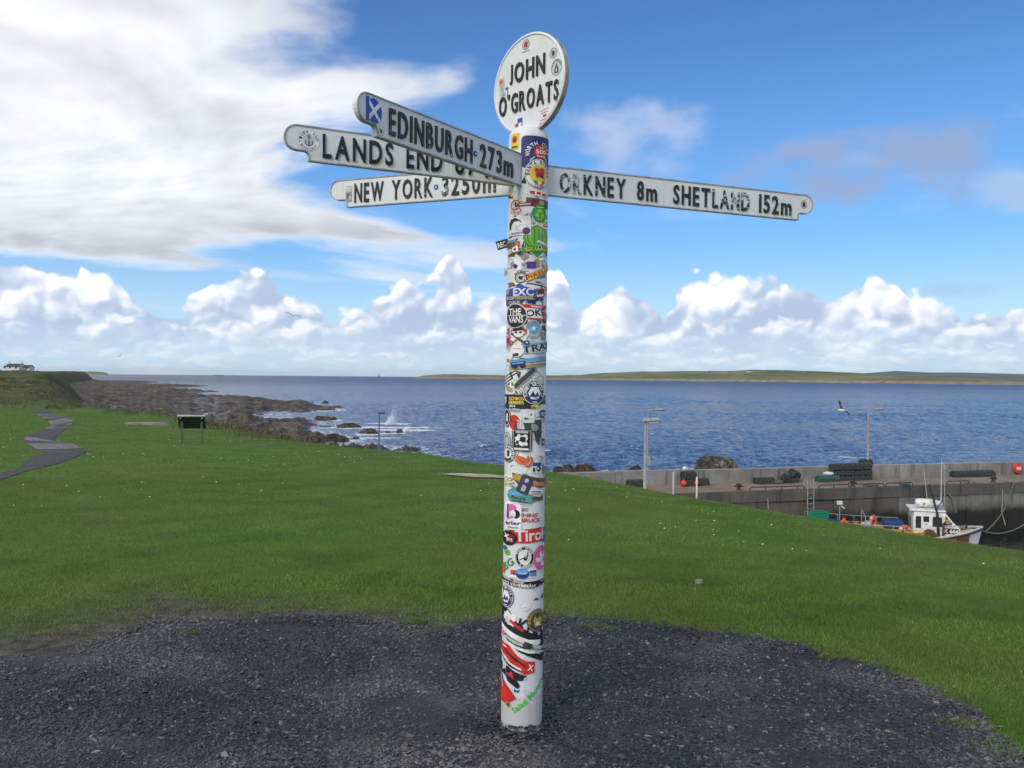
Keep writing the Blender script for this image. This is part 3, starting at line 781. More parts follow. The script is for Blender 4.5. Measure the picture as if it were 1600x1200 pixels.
def build_sea():
    azf = np.radians(np.linspace(-40, 40, 640)); back = np.radians(np.linspace(40, 320, 60)[1:-1])
    azs = np.concatenate([azf, back])
    rs = np.concatenate([np.geomspace(30, 60, 30)[:-1], np.geomspace(60, 900, 470)[:-1], np.geomspace(900, 45000, 64)])
    A, R = np.meshgrid(azs, rs); x, y = R * np.sin(A), R * np.cos(A)
    z = np.zeros_like(x); hx = np.zeros_like(x); hy = np.zeros_like(x)
    rg = np.random.default_rng(5)
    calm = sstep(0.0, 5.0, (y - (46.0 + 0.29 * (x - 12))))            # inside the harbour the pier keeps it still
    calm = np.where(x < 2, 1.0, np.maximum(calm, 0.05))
    for i in range(46):
        lam = math.exp(rg.uniform(math.log(0.75), math.log(4.8)))
        th = math.radians(250) + rg.normal(0, 0.40)                  # wind waves coming from the left, ahead
        k = 2 * math.pi / lam; kx, ky = k * math.cos(th + 0.9), k * math.sin(th + 0.9)
        amp = 0.0120 * lam ** 0.78 * rg.uniform(0.5, 1.3)
        fade = sstep(lam * 260, lam * 90, R) * calm
        ph = kx * x + ky * y + rg.uniform(0, 6.28) + gnoise(x / 40, y / 40, 400 + i) * 1.6
        z += amp * fade * np.sin(ph)
        hx += -amp * 0.8 * fade * kx / k * np.cos(ph); hy += -amp * 0.8 * fade * ky / k * np.cos(ph)
    gust = 0.75 + 0.5 * gnoise(x / 90, y / 60, 440)
    # foam: round the rocks, along the shelf, a few white crests
    foam = np.zeros_like(x)
    for rx, ry, rad in ROCKS:
        dd = np.hypot((x - rx), (y - ry) * 0.8)
        foam = np.maximum(foam, sstep(rad * 1.9 + 2.2, rad * 0.8, dd) * 0.6)
    _, ds = shelf_z(x, y)
    foam = np.maximum(foam, sstep(-10, 0, ds) * 0.42 * sstep(700, 120, R))
    brk = [(608, 662, 5.0, 2.2, 1.0), (630, 672, 6, 2.5, 1.0), (640, 668, 9, 2, 0.7), (596, 668, 8, 3, 0.8), (520, 660, 9, 2, 0.6), (560, 684, 8, 3, 0.7), (1330, 714, 2.6, 0.5, 0.9), (1346, 716, 2.4, 0.4, 0.8)]
    for px, py, wx, wy, s in brk:
        p = at_z(px, py, SEA_Z); foam = np.maximum(foam, s * np.exp(-((x - p.x) / wx) ** 2 - ((y - p.y) / wy) ** 2))
    crest = sstep(0.21, 0.33, z) * sstep(0.1, 0.5, gnoise(x / 6, y / 5, 450)) * 0.65
    foam = np.maximum(foam, crest)
    V = np.stack([x + hx, y + hy, SEA_Z + z * gust], -1).reshape(-1, 3)
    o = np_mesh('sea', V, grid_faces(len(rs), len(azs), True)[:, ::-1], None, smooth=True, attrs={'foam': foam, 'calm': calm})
    m = bpy.data.materials.new('sea_water'); m.use_nodes = True; nt = m.node_tree; bs = nt.nodes['Principled BSDF']
    P = nt.nodes.new('ShaderNodeNewGeometry').outputs['Position']
    sp = nt.nodes.new('ShaderNodeSeparateXYZ'); nt.links.new(P, sp.inputs[0]); X, Y = S(nt, sp.outputs[0]), S(nt, sp.outputs[1])
    dist = (X * X + Y * Y).pw(0.5)
    at = nt.nodes.new('ShaderNodeAttribute'); at.attribute_name = 'foam'; fo = S(nt, at.outputs['Fac'])
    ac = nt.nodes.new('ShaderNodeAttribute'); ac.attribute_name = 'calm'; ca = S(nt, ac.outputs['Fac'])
    c30 = math.cos(0.35); s30 = math.sin(0.35)
    U, W = X * c30 + Y * s30, Y * c30 - X * s30
    n1 = noise(nt, xyz(nt, U * 0.8, W * 1.6), 1.5, 4.0, 0.65, dims='2D')
    n2 = noise(nt, xyz(nt, U * 0.7, W * 1.3), 0.30, 4.0, 0.6, dims='2D')
    n3 = noise(nt, xyz(nt, U * 0.8, W * 1.1), 0.085, 4.0, 0.62, dims='2D')
    big = noise(nt, xyz(nt, X * 1.0, Y * 2.2), 0.006, 3.0, 0.5, dims='2D')
    hgt = n1 * dist.ss(60, 700, 0.42, 0.10) + n2 * dist.ss(100, 900, 0.9, 1.9) + n3 * dist.ss(120, 900, 0.0, 3.2)
    bp = nt.nodes.new('ShaderNodeBump'); bp.inputs['Distance'].default_value = 1.0
    nt.links.new((ca * 0.85 + 0.05).k, bp.inputs['Strength'])
    nt.links.new(hgt.k, bp.inputs['Height'])
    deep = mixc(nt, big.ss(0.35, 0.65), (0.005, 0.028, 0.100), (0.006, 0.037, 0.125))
    deep = mixc(nt, ca.ss(0.1, 0.9), (0.006, 0.009, 0.011), deep)  # dark, turbid harbour water; the wall's dark reflection is painted in with it
    fn = noise(nt, xyz(nt, X, Y * 1.5), 0.9, 6.0, 0.7, dims='2D')
    fm = (fo * 1.35 + fn * 1.5 - 1.22).ss(0.0, 0.32)
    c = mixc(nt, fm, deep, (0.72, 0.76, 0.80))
    # body colour below, sky mirrored on top; a wind-roughened sea mirrors less of the sky at a grazing look than flat water
    df = nt.nodes.new('ShaderNodeBsdfDiffuse'); nt.links.new(c, df.inputs['Color'])
    gl = nt.nodes.new('ShaderNodeBsdfGlossy'); gl.inputs['Color'].default_value = (1, 1, 1, 1)
    nt.links.new((dist.ss(60, 3000, 0.10, 0.28)).k, gl.inputs['Roughness']); nt.links.new(bp.outputs[0], gl.inputs['Normal']); nt.links.new(bp.outputs[0], df.inputs['Normal'])
    fr = nt.nodes.new('ShaderNodeFresnel'); fr.inputs['IOR'].default_value = 1.333; nt.links.new(bp.outputs[0], fr.inputs['Normal'])
    k = S(nt, fr.outputs[0]) * dist.ss(80, 1500, 0.55, 0.30) * (1.0 - fm)
    mx = nt.nodes.new('ShaderNodeMixShader'); nt.links.new(k.k, mx.inputs[0]); nt.links.new(df.outputs[0], mx.inputs[1]); nt.links.new(gl.outputs[0], mx.inputs[2])
    nt.nodes.remove(bs); nt.links.new(mx.outputs[0], nt.nodes['Material Output'].inputs['Surface'])
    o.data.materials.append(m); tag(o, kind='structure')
build_sea()
def build_spray():
    """water thrown up where a wave breaks on the rocks"""
    M = mat('sea_spray', (0.85, 0.88, 0.9), 0.6, 0.05)
    for px, py, w, h, lab in ((608, 664, 34, 32, 'burst of white spray from a wave breaking left of the lamp post top'), (632, 674, 16, 9, 'low splash of white spray over the small dark rock')):
        p = at_z(px, py, SEA_Z); s = p.y / F; n = 1500
        t = RNG.uniform(0, 1, n) ** 1.5; a = RNG.normal(0, 1, n)
        x = p.x + a * w * s * 0.20 * (0.5 + t) + t * w * s * 0.35; y = p.y + RNG.normal(0, 0.4, n); z = SEA_Z + t * h * s * np.exp(-a * a * 0.5) * 1.1 - 0.05
        r = RNG.uniform(0.02, 0.085, n) * (1.15 - t)
        oct_ = np.array([(1, 0, 0), (-1, 0, 0), (0, 1, 0), (0, -1, 0), (0, 0, 1), (0, 0, -1)], float)
        V = np.stack([x, y, z], -1)[:, None, :] + oct_[None] * r[:, None, None]
        tri = np.array([(0, 2, 4), (2, 1, 4), (1, 3, 4), (3, 0, 4), (2, 0, 5), (1, 2, 5), (3, 1, 5), (0, 3, 5)])
        o = np_mesh('sea_spray', V.reshape(-1, 3), (np.arange(n)[:, None, None] * 6 + tri[None]).reshape(-1, 3), M)
        tag(o, lab, 'spray', kind='stuff')
build_spray()

# ------------------------------------------------------------------ island and far land
def ridge(name, pts, base_depth, back, mats, seed, rows=14, rough=1.0):
    """land across the water: pts are skyline pixels; its near shore lies base_depth metres out"""
    xs = np.linspace(pts[0][0], pts[-1][0], 420)
    ys = np.interp(xs, [p[0] for p in pts], [p[1] for p in pts])
    V = []
    for j in range(rows):
        t = j / (rows - 1)
        for px, py in zip(xs, ys):
            sh = base_depth(px); dep = sh + back * t
            top = at_depth(px, py, sh + back * 0.72)
            H = max(top.z - SEA_Z, 0.0)
            prof = 0.0 if j == 0 else min(1.0, (0.30 + 0.70 * math.sin(min(1, t / 0.72) * math.pi / 2)) ) if t <= 0.72 else max(0.0, 1 - ((t - 0.72) / 0.28) ** 2)
            r = ray(px, 600); q = CAMP + r * (dep / r.y)
            V.append((q.x, q.y, SEA_Z - 1.0 + (H + 1.0) * prof))
    V = np.array(V).reshape(rows, 420, 3)
    cl = V[:, :, 2] - SEA_Z
    V[:, :, 2] += np.clip(cl, 0, 12) / 12 * (fbm(V[:, :, 0] / 90, V[:, :, 1] / 160, 4, seed) * 1.6 * rough)
    o = np_mesh(name, V.reshape(-1, 3), grid_faces(rows, 420), mats, smooth=True); tag(o, kind='structure')
    return o
def far_land_mat(name, grass, cliff, cliff_h):
    m = bpy.data.materials.new(name); m.use_nodes = True; nt = m.node_tree; bs = nt.nodes['Principled BSDF']
    P = nt.nodes.new('ShaderNodeNewGeometry').outputs['Position']
    sp = nt.nodes.new('ShaderNodeSeparateXYZ'); nt.links.new(P, sp.inputs[0]); X, Y, Zc = (S(nt, sp.outputs[i]) for i in range(3))
    a = noise(nt, xyz(nt, X, Y * 0.5), 0.006, 5.0, 0.6, dims='2D'); f = voro(nt, xyz(nt, X, Y * 0.8), 0.0042, feature='F1', out='Color', dims='2D')
    c = ramp(nt, a * 0.7 + f * 0.3, [(0.3, grass[0]), (0.5, grass[1]), (0.7, grass[2])])
    k = (Zc + noise(nt, P, 0.02, 4.0, 0.6) * 8.0).ss(SEA_Z + cliff_h + 2.0, SEA_Z + cliff_h + 6.0, 1.0, 0.0)
    ck = ramp(nt, noise(nt, P, 0.035, 5.0, 0.65), [(0.35, tuple(q * 0.4 for q in cliff)), (0.65, cliff)])
    c = mixc(nt, k, c, ck)
    nt.links.new(c, bs.inputs['Base Color']); bs.inputs['Roughness'].default_value = 0.95
    return m
ISL = [(648, 590.0), (660, 587.2), (690, 584.6), (780, 586.2), (860, 586.6), (905, 586.0), (930, 583.6), (985, 581.0), (1060, 580.0), (1130, 579.6), (1180, 577.8), (1230, 578.6), (1300, 581.2), (1360, 584.0), (1420, 587.0), (1480, 589.5), (1530, 591.2), (1580, 594.6), (1640, 596.6), (1700, 598)]
IM = far_land_mat('island_turf', [(0.075, 0.095, 0.034), (0.125, 0.140, 0.05), (0.21, 0.19, 0.085)], (0.34, 0.26, 0.17), 9.0)
ridge('island', ISL, lambda px: float(np.interp(px, [640, 900, 1200, 1600, 1700], [4300, 4000, 3300, 2350, 2300])), 900, IM, 501)
FM = far_land_mat('far_hill_heather', [(0.035, 0.045, 0.030), (0.055, 0.060, 0.036), (0.075, 0.07, 0.045)], (0.10, 0.08, 0.07), 30.0)
ridge('far_hills', [(1290, 592), (1340, 584), (1400, 579.5), (1450, 582), (1500, 582), (1560, 583.5), (1620, 585), (1720, 582), (1800, 592)], lambda px: 17000.0, 3000, FM, 502, 10)
ridge('far_headland', [(60, 582.5), (95, 581.5), (130, 580.6), (150, 580.4), (163, 581.2), (168, 583.0), (170, 585.0)], lambda px: 5200.0, 500, IM, 503, 10)
# ------------------------------------------------------------------ the signpost
def flat(name, col, rough=0.55, var=0.06):
    return mat('print_' + name, col, rough, max(var, 0.12), 18.0, dirt=tuple(0.5 * c + 0.20 for c in col), dirt_k=0.06, dscale=55.0)
INK = {k: flat(k, c) for k, c in dict(
    white=(0.74, 0.74, 0.72), cream=(0.62, 0.58, 0.46), black=(0.012, 0.012, 0.013), grey=(0.26, 0.27, 0.28), pale=(0.46, 0.48, 0.49), dark=(0.05, 0.052, 0.055),
    red=(0.55, 0.028, 0.02), orange=(0.62, 0.13, 0.03), yellow=(0.72, 0.52, 0.03), gold=(0.42, 0.27, 0.04), green=(0.03, 0.28, 0.05), lime=(0.22, 0.48, 0.05), bgreen=(0.05, 0.55, 0.05),
    navy=(0.016, 0.026, 0.12), blue=(0.02, 0.07, 0.38), sky=(0.10, 0.36, 0.62), teal=(0.10, 0.28, 0.26), purple=(0.07, 0.035, 0.24), pink=(0.68, 0.11, 0.33), brown=(0.14, 0.075, 0.04),
    tan=(0.38, 0.26, 0.13), maroon=(0.16, 0.02, 0.022), silver=(0.5, 0.51, 0.52)).items()}
def paint_white(name='weathered_white_paint', grime=0.0):
    m = bpy.data.materials.new(name); m.use_nodes = True; nt = m.node_tree; bs = nt.nodes['Principled BSDF']
    P = nt.nodes.new('ShaderNodeTexCoord').outputs['Object']
    sp = nt.nodes.new('ShaderNodeSeparateXYZ'); nt.links.new(P, sp.inputs[0])
    a = noise(nt, P, 6.0, 6.0, 0.65); b = noise(nt, P, 45.0, 5.0, 0.7)
    st = noise(nt, xyz(nt, S(nt, sp.outputs[0]) * 30.0, S(nt, sp.outputs[1]) * 30.0, S(nt, sp.outputs[2]) * 2.0), 1.0, 4.0, 0.6)
    c = mixc(nt, a.ss(0.42, 0.75) * 0.5, (0.73, 0.745, 0.755), (0.60, 0.61, 0.61))
    c = mixc(nt, st.ss(0.55, 0.8) * 0.4, c, (0.46, 0.43, 0.37))
    c = mixc(nt, b.ss(0.70, 0.76), c, (0.20, 0.15, 0.10))
    c = mixc(nt, (S(nt, sp.outputs[2]).ss(0.04, 0.34, 0.62, 0.0) * S(nt, sp.outputs[2]).fn('LESS_THAN', 1.0) + b - 0.5).ss(0.10, 0.42) * grime, c, (0.20, 0.18, 0.15))
    nt.links.new(c, bs.inputs['Base Color']); bs.inputs['Roughness'].default_value = 0.45
    bp = nt.nodes.new('ShaderNodeBump'); bp.inputs['Strength'].default_value = 0.25; bp.inputs['Distance'].default_value = 0.004
    nt.links.new(b.k, bp.inputs['Height']); nt.links.new(bp.outputs[0], bs.inputs['Normal'])
    return m
WHITE = paint_white()
POST_WHITE = paint_white('splashed_white_paint', 0.38)
def worn_black(name, wear):
    m = bpy.data.materials.new(name); m.use_nodes = True; nt = m.node_tree; bs = nt.nodes['Principled BSDF']
    P = nt.nodes.new('ShaderNodeNewGeometry').outputs['Position']
    a = noise(nt, P, 55.0, 5.0, 0.7); b = noise(nt, P, 9.0, 3.0, 0.6)
    k = (a * 0.6 + b * 0.4 + (wear - 0.5)).ss(0.50, 0.56)
    c = mixc(nt, k, (0.010, 0.010, 0.011), (0.52, 0.53, 0.52))
    nt.links.new(c, bs.inputs['Base Color']); bs.inputs['Roughness'].default_value = 0.4
    return m
BLACKS = [worn_black('black_letter_paint', 0.34), worn_black('chipped_letter_paint', 0.42), worn_black('peeling_letter_paint', 0.50)]
RIM = mat('sign_edge', (0.30, 0.31, 0.31), 0.5, 0.2, 20.0)

_TXT = {}
def text_mesh(s, bold=0.0):
    """flat text as triangles: (verts (n,2) scaled so that the text fills 0..1 x 0..1, faces, aspect)"""
    if (s, bold) in _TXT: return _TXT[(s, bold)]
    cu = bpy.data.curves.new('t', 'FONT'); cu.body = s; cu.offset = bold; cu.resolution_u = 3; cu.fill_mode = 'FRONT'
    ob = bpy.data.objects.new('t', cu); COL.objects.link(ob)
    dg = bpy.context.evaluated_depsgraph_get()
    me = bpy.data.meshes.new_from_object(ob.evaluated_get(dg))
    v = np.array([q.co[:2] for q in me.vertices]); f = [tuple(p.vertices) for p in me.polygons]
    bpy.data.objects.remove(ob); bpy.data.curves.remove(cu); bpy.data.meshes.remove(me)
    lo, hi = v.min(0), v.max(0); sz = np.maximum(hi - lo, 1e-6)
    _TXT[(s, bold)] = ((v - lo) / sz, f, sz[0] / sz[1])
    return _TXT[(s, bold)]
def solid_char(ch, w, h, t, bold=0.016):
    """one raised letter standing on z = 0, x 0..w, y 0..h"""
    v, f, _ = text_mesh(ch, bold)
    bm = bmesh.new()
    vs = [bm.verts.new((p[0] * w, p[1] * h, 0)) for p in v]
    for q in f:
        try: bm.faces.new([vs[i] for i in q])
        except ValueError: pass
    bmesh.ops.remove_doubles(bm, verts=bm.verts[:], dist=1e-5)
    bmesh.ops.recalc_face_normals(bm, faces=bm.faces[:])
    for fc in bm.faces:
        if fc.normal.z < 0: fc.normal_flip()
    r = bmesh.ops.extrude_face_region(bm, geom=bm.faces[:])
    for e in r['geom']:
        if isinstance(e, bmesh.types.BMVert): e.co.z += t
    for fc in bm.faces: pass
    me = bpy.data.meshes.new('letter'); bm.to_mesh(me); bm.free()
    return me

# the post: seen between these pixels; its axis leans a hair
POST_Y = 3.96
P_BOT = at_depth(814.6, 1128, POST_Y); P_TOP = at_depth(826.6, 205, POST_Y)
P_BOT.z = -0.05
POST_R0, POST_R1 = 0.0950, 0.0915
AX = (P_TOP - P_BOT).normalized(); POST_L = (P_TOP - P_BOT).length
POST_ROT = Vector((0, 0, 1)).rotation_difference(AX).to_matrix()
sign = empty('signpost', P_BOT)
tag(sign, 'tall white signpost covered in stickers with four finger boards and a round top', 'signpost')
def to_sign(p): return Vector(p) - P_BOT
def post_pt(theta, z, off=0.0):
    """point on the post: theta 0 faces the camera, positive to the right; z along the axis; in signpost coordinates"""
    r = POST_R0 + (POST_R1 - POST_R0) * z / POST_L + off
    return POST_ROT @ Vector((r * math.sin(theta), -r * math.cos(theta), z))
mb = MB()
prof = [(POST_R0 * 0.985, 0.0), (POST_R0, 0.06)] + [(POST_R0 + (POST_R1 - POST_R0) * t, POST_L * t) for t in (0.25, 0.5, 0.75, 0.985)] + [(POST_R1 * 0.97, POST_L * 0.993), (POST_R1 * 0.8, POST_L + 0.004), (0.02, POST_L + 0.012)]
mb.lathe(prof, n=56, rot=POST_ROT)
pole = mb.build('pole', POST_WHITE, sign, smooth=True)

# ---- finger boards
def finger(pl, pr, z0, z1, tip_left, words, blk, thick=0.022, notch=0.06):
    """a board standing in the vertical plane through pl and pr (left and right end as the camera sees them)"""
    pl, pr = Vector((pl[0], pl[1], 0)), Vector((pr[0], pr[1], 0))
    ex = (pr - pl).normalized(); L = (pr - pl).length; ez = Vector((0, 0, 1)); en = ex.cross(ez)      # en points to the camera side
    if en.y > 0: en = -en
    H = z1 - z0
    def W(s, v, o=0.0): return to_sign(pl + ex * s + ez * (z0 + v) + en * o)
    # outline in (s, v), tip drawn on the left then mirrored when it points right
    tg = 0.085; pts = [(L, 0), (L, H), (0.42 * H, H)]
    cyy, rr = H * 0.635, H * 0.365
    pts += [(rr + rr * math.cos(a), cyy + rr * math.sin(a)) for a in np.linspace(math.pi / 2, math.pi * 1.5, 13)]
    nx = rr + 0.030
    pts += [(nx + 0.016 * math.cos(a) * 1.0, H * 0.27 - 0.016 + 0.016 * math.sin(a)) for a in np.linspace(math.pi / 2, 0, 5)]
    pts += [(nx + 0.016, 0.0)]
    if not tip_left: pts = [(L - s, v) for s, v in pts][::-1]
    b = MB(); n = len(pts)
    fr = [W(s, v, thick / 2) for s, v in pts]; bk = [W(s, v, -thick / 2) for s, v in pts]
    b.add(fr + bk, [tuple(range(n - 1, -1, -1)), tuple(range(n, 2 * n))] + [(i, (i + 1) % n, n + (i + 1) % n, n + i) for i in range(n)])
    board = b.build('finger_board', WHITE, sign)
    bm = bmesh.new(); bm.from_mesh(board.data); bmesh.ops.recalc_face_normals(bm, faces=bm.faces[:])
    bmesh.ops.bevel(bm, geom=[e for e in bm.edges if e.calc_face_angle(0) > 1.0], offset=0.002, segments=1, affect='EDGES'); bm.to_mesh(board.data); bm.free()
    # raised edge moulding
    rim = MB(); c = np.mean(np.array(pts), 0)
    q = [Vector(p) for p in pts]; w = 0.0055
    inn = []
    for i in range(n):
        a, m_, d = q[i - 1], q[i], q[(i + 1) % n]
        t1, t2 = (m_ - a).normalized(), (d - m_).normalized()
        n1, n2 = Vector((-t1.y, t1.x)), Vector((-t2.y, t2.x)); nn = (n1 + n2); nn = nn.normalized() / max(0.5, nn.normalized().dot(n1))
        inn.append(m_ + nn * w)
    area = sum(q[i - 1].x * q[i].y - q[i].x * q[i - 1].y for i in range(n))
    if area < 0:
        inn = [m_ * 2 - v for m_, v in zip(q, inn)]
    o1 = [W(p.x, p.y, thick / 2 + 0.003) for p in q]; i1 = [W(p.x, p.y, thick / 2 + 0.003) for p in inn]
    o0 = [W(p.x, p.y, thick / 2 - 0.001) for p in q]; i0 = [W(p.x, p.y, thick / 2 - 0.001) for p in inn]
    fs = []
    for i in range(n):
        j = (i + 1) % n
        fs += [(i, j, n + j, n + i), (2 * n + i, 2 * n + j, j, i), (n + i, n + j, 3 * n + j, 3 * n + i)]
    rim.add(o1 + i1 + o0 + i0, fs)
    rim.build('edge_moulding', RIM, board)
    # letters: each word fills a span of pixels, turned into a span along the board
    def s_of(px, v=H / 2):
        r = ray(px, 300); d2 = Vector((r.x, r.y, 0)); 
        # intersect the ray's vertical plane with the board's line
        den = ex.x * d2.y - ex.y * d2.x
        return (d2.x * pl.y - d2.y * pl.x) / den
    cap = 0.093 * H / 0.138; v0 = (H - cap) * 0.45
    for word, x0, x1, bi in words:
        s0, s1 = s_of(x0), s_of(x1)
        if word == 'dot':
            d = MB(); d.lathe([(0.012, 0), (0.0125, 0.003), (0.004, 0.0032)], n=14); d.lathe([(0.005, 0.0032), (0.0045, 0.0042)], n=8, mi=1)
            me = d.build('dot_sticker', [INK['blue'], INK['white']], board)
            me.matrix_local = Matrix.Translation(W((s0 + s1) / 2, H * 0.47, thick / 2)) @ basis(ex, ez, en)
            continue
        wid = [text_mesh(c, 0.016)[2] * (0.74 if c == 'm' else 1.0) for c in word]
        gap = 0.26
        tot = sum(wid) + gap * (len(word) - 1); k = (s1 - s0) / tot
        s = s0
        for c, a in zip(word, wid):
            lo = c == 'm'; hh = cap * (0.66 if lo else 1.0)
            o = link_mesh('letter', solid_char(c, a * k, hh, 0.007), BLACKS[bi if not isinstance(bi, list) else 0], board)
            o.matrix_local = Matrix.Translation(W(s, v0, thick / 2 - 0.001)) @ basis(ex, ez, en)
            s += (a + gap) * k
    return board, W, s_of, ex, ez, en, H, thick
def basis(ex, ey, en):
    return Matrix(((ex.x, ey.x, en.x, 0), (ex.y, ey.y, en.y, 0), (ex.z, ey.z, en.z, 0), (0, 0, 0, 1)))
z1x, z2x = 420, 3.2      # helper: picture columns measured on an enlarged crop
def zc(v): return 420 + v / 3.2
def zo(v): return 840 + v / 3.478
def tip_of(pixel, depth):
    p = at_depth(pixel, 300, depth); return (p.x, p.y)
post_top_xy = (P_TOP.x - 0.004, P_TOP.y)
F_ED = finger(tip_of(553, 3.02), (0.026, POST_Y - 0.078), 2.464, 2.610, True,
              [('EDINBURGH', zc(586), zc(1003), 1), ('dot', zc(1010), zc(1030), 0), ('273m', zc(1042), zc(1207), 1)], 1)
F_LE = finger(tip_of(442, 3.45), (0.045, POST_Y - 0.03), 2.470, 2.613, True,
              [('LANDS', zc(264), zc(615), 0), ('END', zc(682), zc(860), 0), ('874m', zc(925), zc(1180), 0)], 0)
F_NY = finger(tip_of(518, 4.38), (post_top_xy[0], post_top_xy[1] + 0.03), 2.450, 2.592, True,
              [('NEW', zc(436), zc(580), 1), ('YORK', zc(622), zc(826), 1), ('dot', zc(831), zc(853), 0), ('3250m', zc(872), zc(1140), 1)], 1)
F_OR = finger((post_top_xy[0], post_top_xy[1]), tip_of(1268, 4.60), 2.446, 2.586, False,
              [('OR', zo(114), zo(228), 2), ('KNEY', zo(243), zo(470), 1), ('8m', zo(533), zo(640), 1), ('SHET', zo(730), zo(928), 0), ('LAND', zo(942), zo(1142), 2), ('152m', zo(1196), zo(1370), 1)], 1)

# ---- round board on top, turned towards the left
def round_board():
    R = 0.229; th = math.radians(46); t = 0.03
    c = at_depth(828.5, 132, POST_Y - 0.012)
    ex = Vector((math.cos(th), -math.sin(th), 0)); en = Vector((-math.sin(th), -math.cos(th), 0)); ez = Vector((0, 0, 1))
    M = Matrix.Translation(to_sign(c)) @ basis(ex, ez, en)
    b = MB(); b.lathe([(R, -t / 2), (R + 0.002, 0), (R, t / 2), (R - 0.009, t / 2 + 0.004), (R - 0.014, t / 2 - 0.001), (0.02, t / 2 - 0.001)], n=72)
    o = b.build('round_board', WHITE, sign, smooth=True); o.matrix_local = M
    e = MB(); e.lathe([(R + 0.0015, -t / 2 + 0.004), (R + 0.0035, 0), (R + 0.0015, t / 2 - 0.004)], n=72)
    e.f, e.m = e.f[:-2], e.m[:-2]
    e.build('rim', RIM, o, smooth=True)
    cap = 0.092
    def word(s, x0, x1, v0):
        wid = [text_mesh(ch, 0.016)[2] if ch != "'" else 0.22 for ch in s]; gap = 0.24
        k = (x1 - x0) / (sum(wid) + gap * (len(s) - 1)); x = x0
        for ch, a in zip(s, wid):
            h = cap * (0.26 if ch == "'" else 1.0)
            l = link_mesh('letter', solid_char(ch, a * k, h, 0.008), BLACKS[0], o)
            l.location = (x, v0 + (cap - h), t / 2 - 0.002)
            x += (a + gap) * k
    word('JOHN', -0.116, 0.110, 0.020)
    word("O'GROATS", -0.188, 0.194, -0.116)
    return o, t
RB, RB_T = round_board()
# ------------------------------------------------------------------ stickers
def cut_strips(bm, step):
    xs = [v.co.x for v in bm.verts]
    x = math.floor(min(xs) / step) * step + step
    while x < max(xs):
        bmesh.ops.bisect_plane(bm, geom=bm.verts[:] + bm.edges[:] + bm.faces[:], plane_co=(x, 0, 0), plane_no=(1, 0, 0))
        x += step
def shape_pts(kind, w, h, seed=0):
    hw, hh = w / 2, h / 2
    if kind == 'rect': return [(-hw, -hh), (hw, -hh), (hw, hh), (-hw, hh)]
    if kind == 'round':
        r = min(hw, hh) * 0.3; P = []
        for cx, cy, a0 in ((hw - r, -hh + r, -90), (hw - r, hh - r, 0), (-hw + r, hh - r, 90), (-hw + r, -hh + r, 180)):
            P += [(cx + r * math.cos(math.radians(a0 + a)), cy + r * math.sin(math.radians(a0 + a))) for a in (0, 30, 60, 90)]
        return P
    if kind == 'oval': return [(hw * math.cos(a), hh * math.sin(a)) for a in np.linspace(0, 2 * math.pi, 29)[:-1]]
    if kind == 'shield': return [(0, -hh), (hw * 0.75, -hh * 0.45), (hw, hh * 0.2), (hw * 0.9, hh * 0.75), (0, hh), (-hw * 0.9, hh * 0.75), (-hw, hh * 0.2), (-hw * 0.75, -hh * 0.45)]
    if kind == 'tri': return [(-hw, -hh), (hw, -hh), (0, hh)]
    if kind == 'torn':
        rg = random.Random(seed); P = []
        for i in range(22):
            a = 2 * math.pi * i / 22; q = 1.0 / max(abs(math.cos(a)), abs(math.sin(a))) ** 0.8
            k = rg.uniform(0.62, 1.0)
            P.append((hw * math.cos(a) * q * k, hh * math.sin(a) * q * k))
        return P
    return kind                                              # a list of points in half-width, half-height units
def post_surface(px, py):
    d = POST_Y - POST_R0 * 0.9
    axp = 826.6 + (py - 205) * (814.6 - 826.6) / (1128 - 205)
    Rp = 31.2 + 0.6 * (py - 205) / 920
    th = math.asin(max(-0.985, min(0.985, (px - axp) / Rp)))
    r0 = POST_R0
    p = at_depth(px, py, POST_Y - r0 * math.cos(th))
    z = (p - P_BOT).dot(AX)
    return th, z
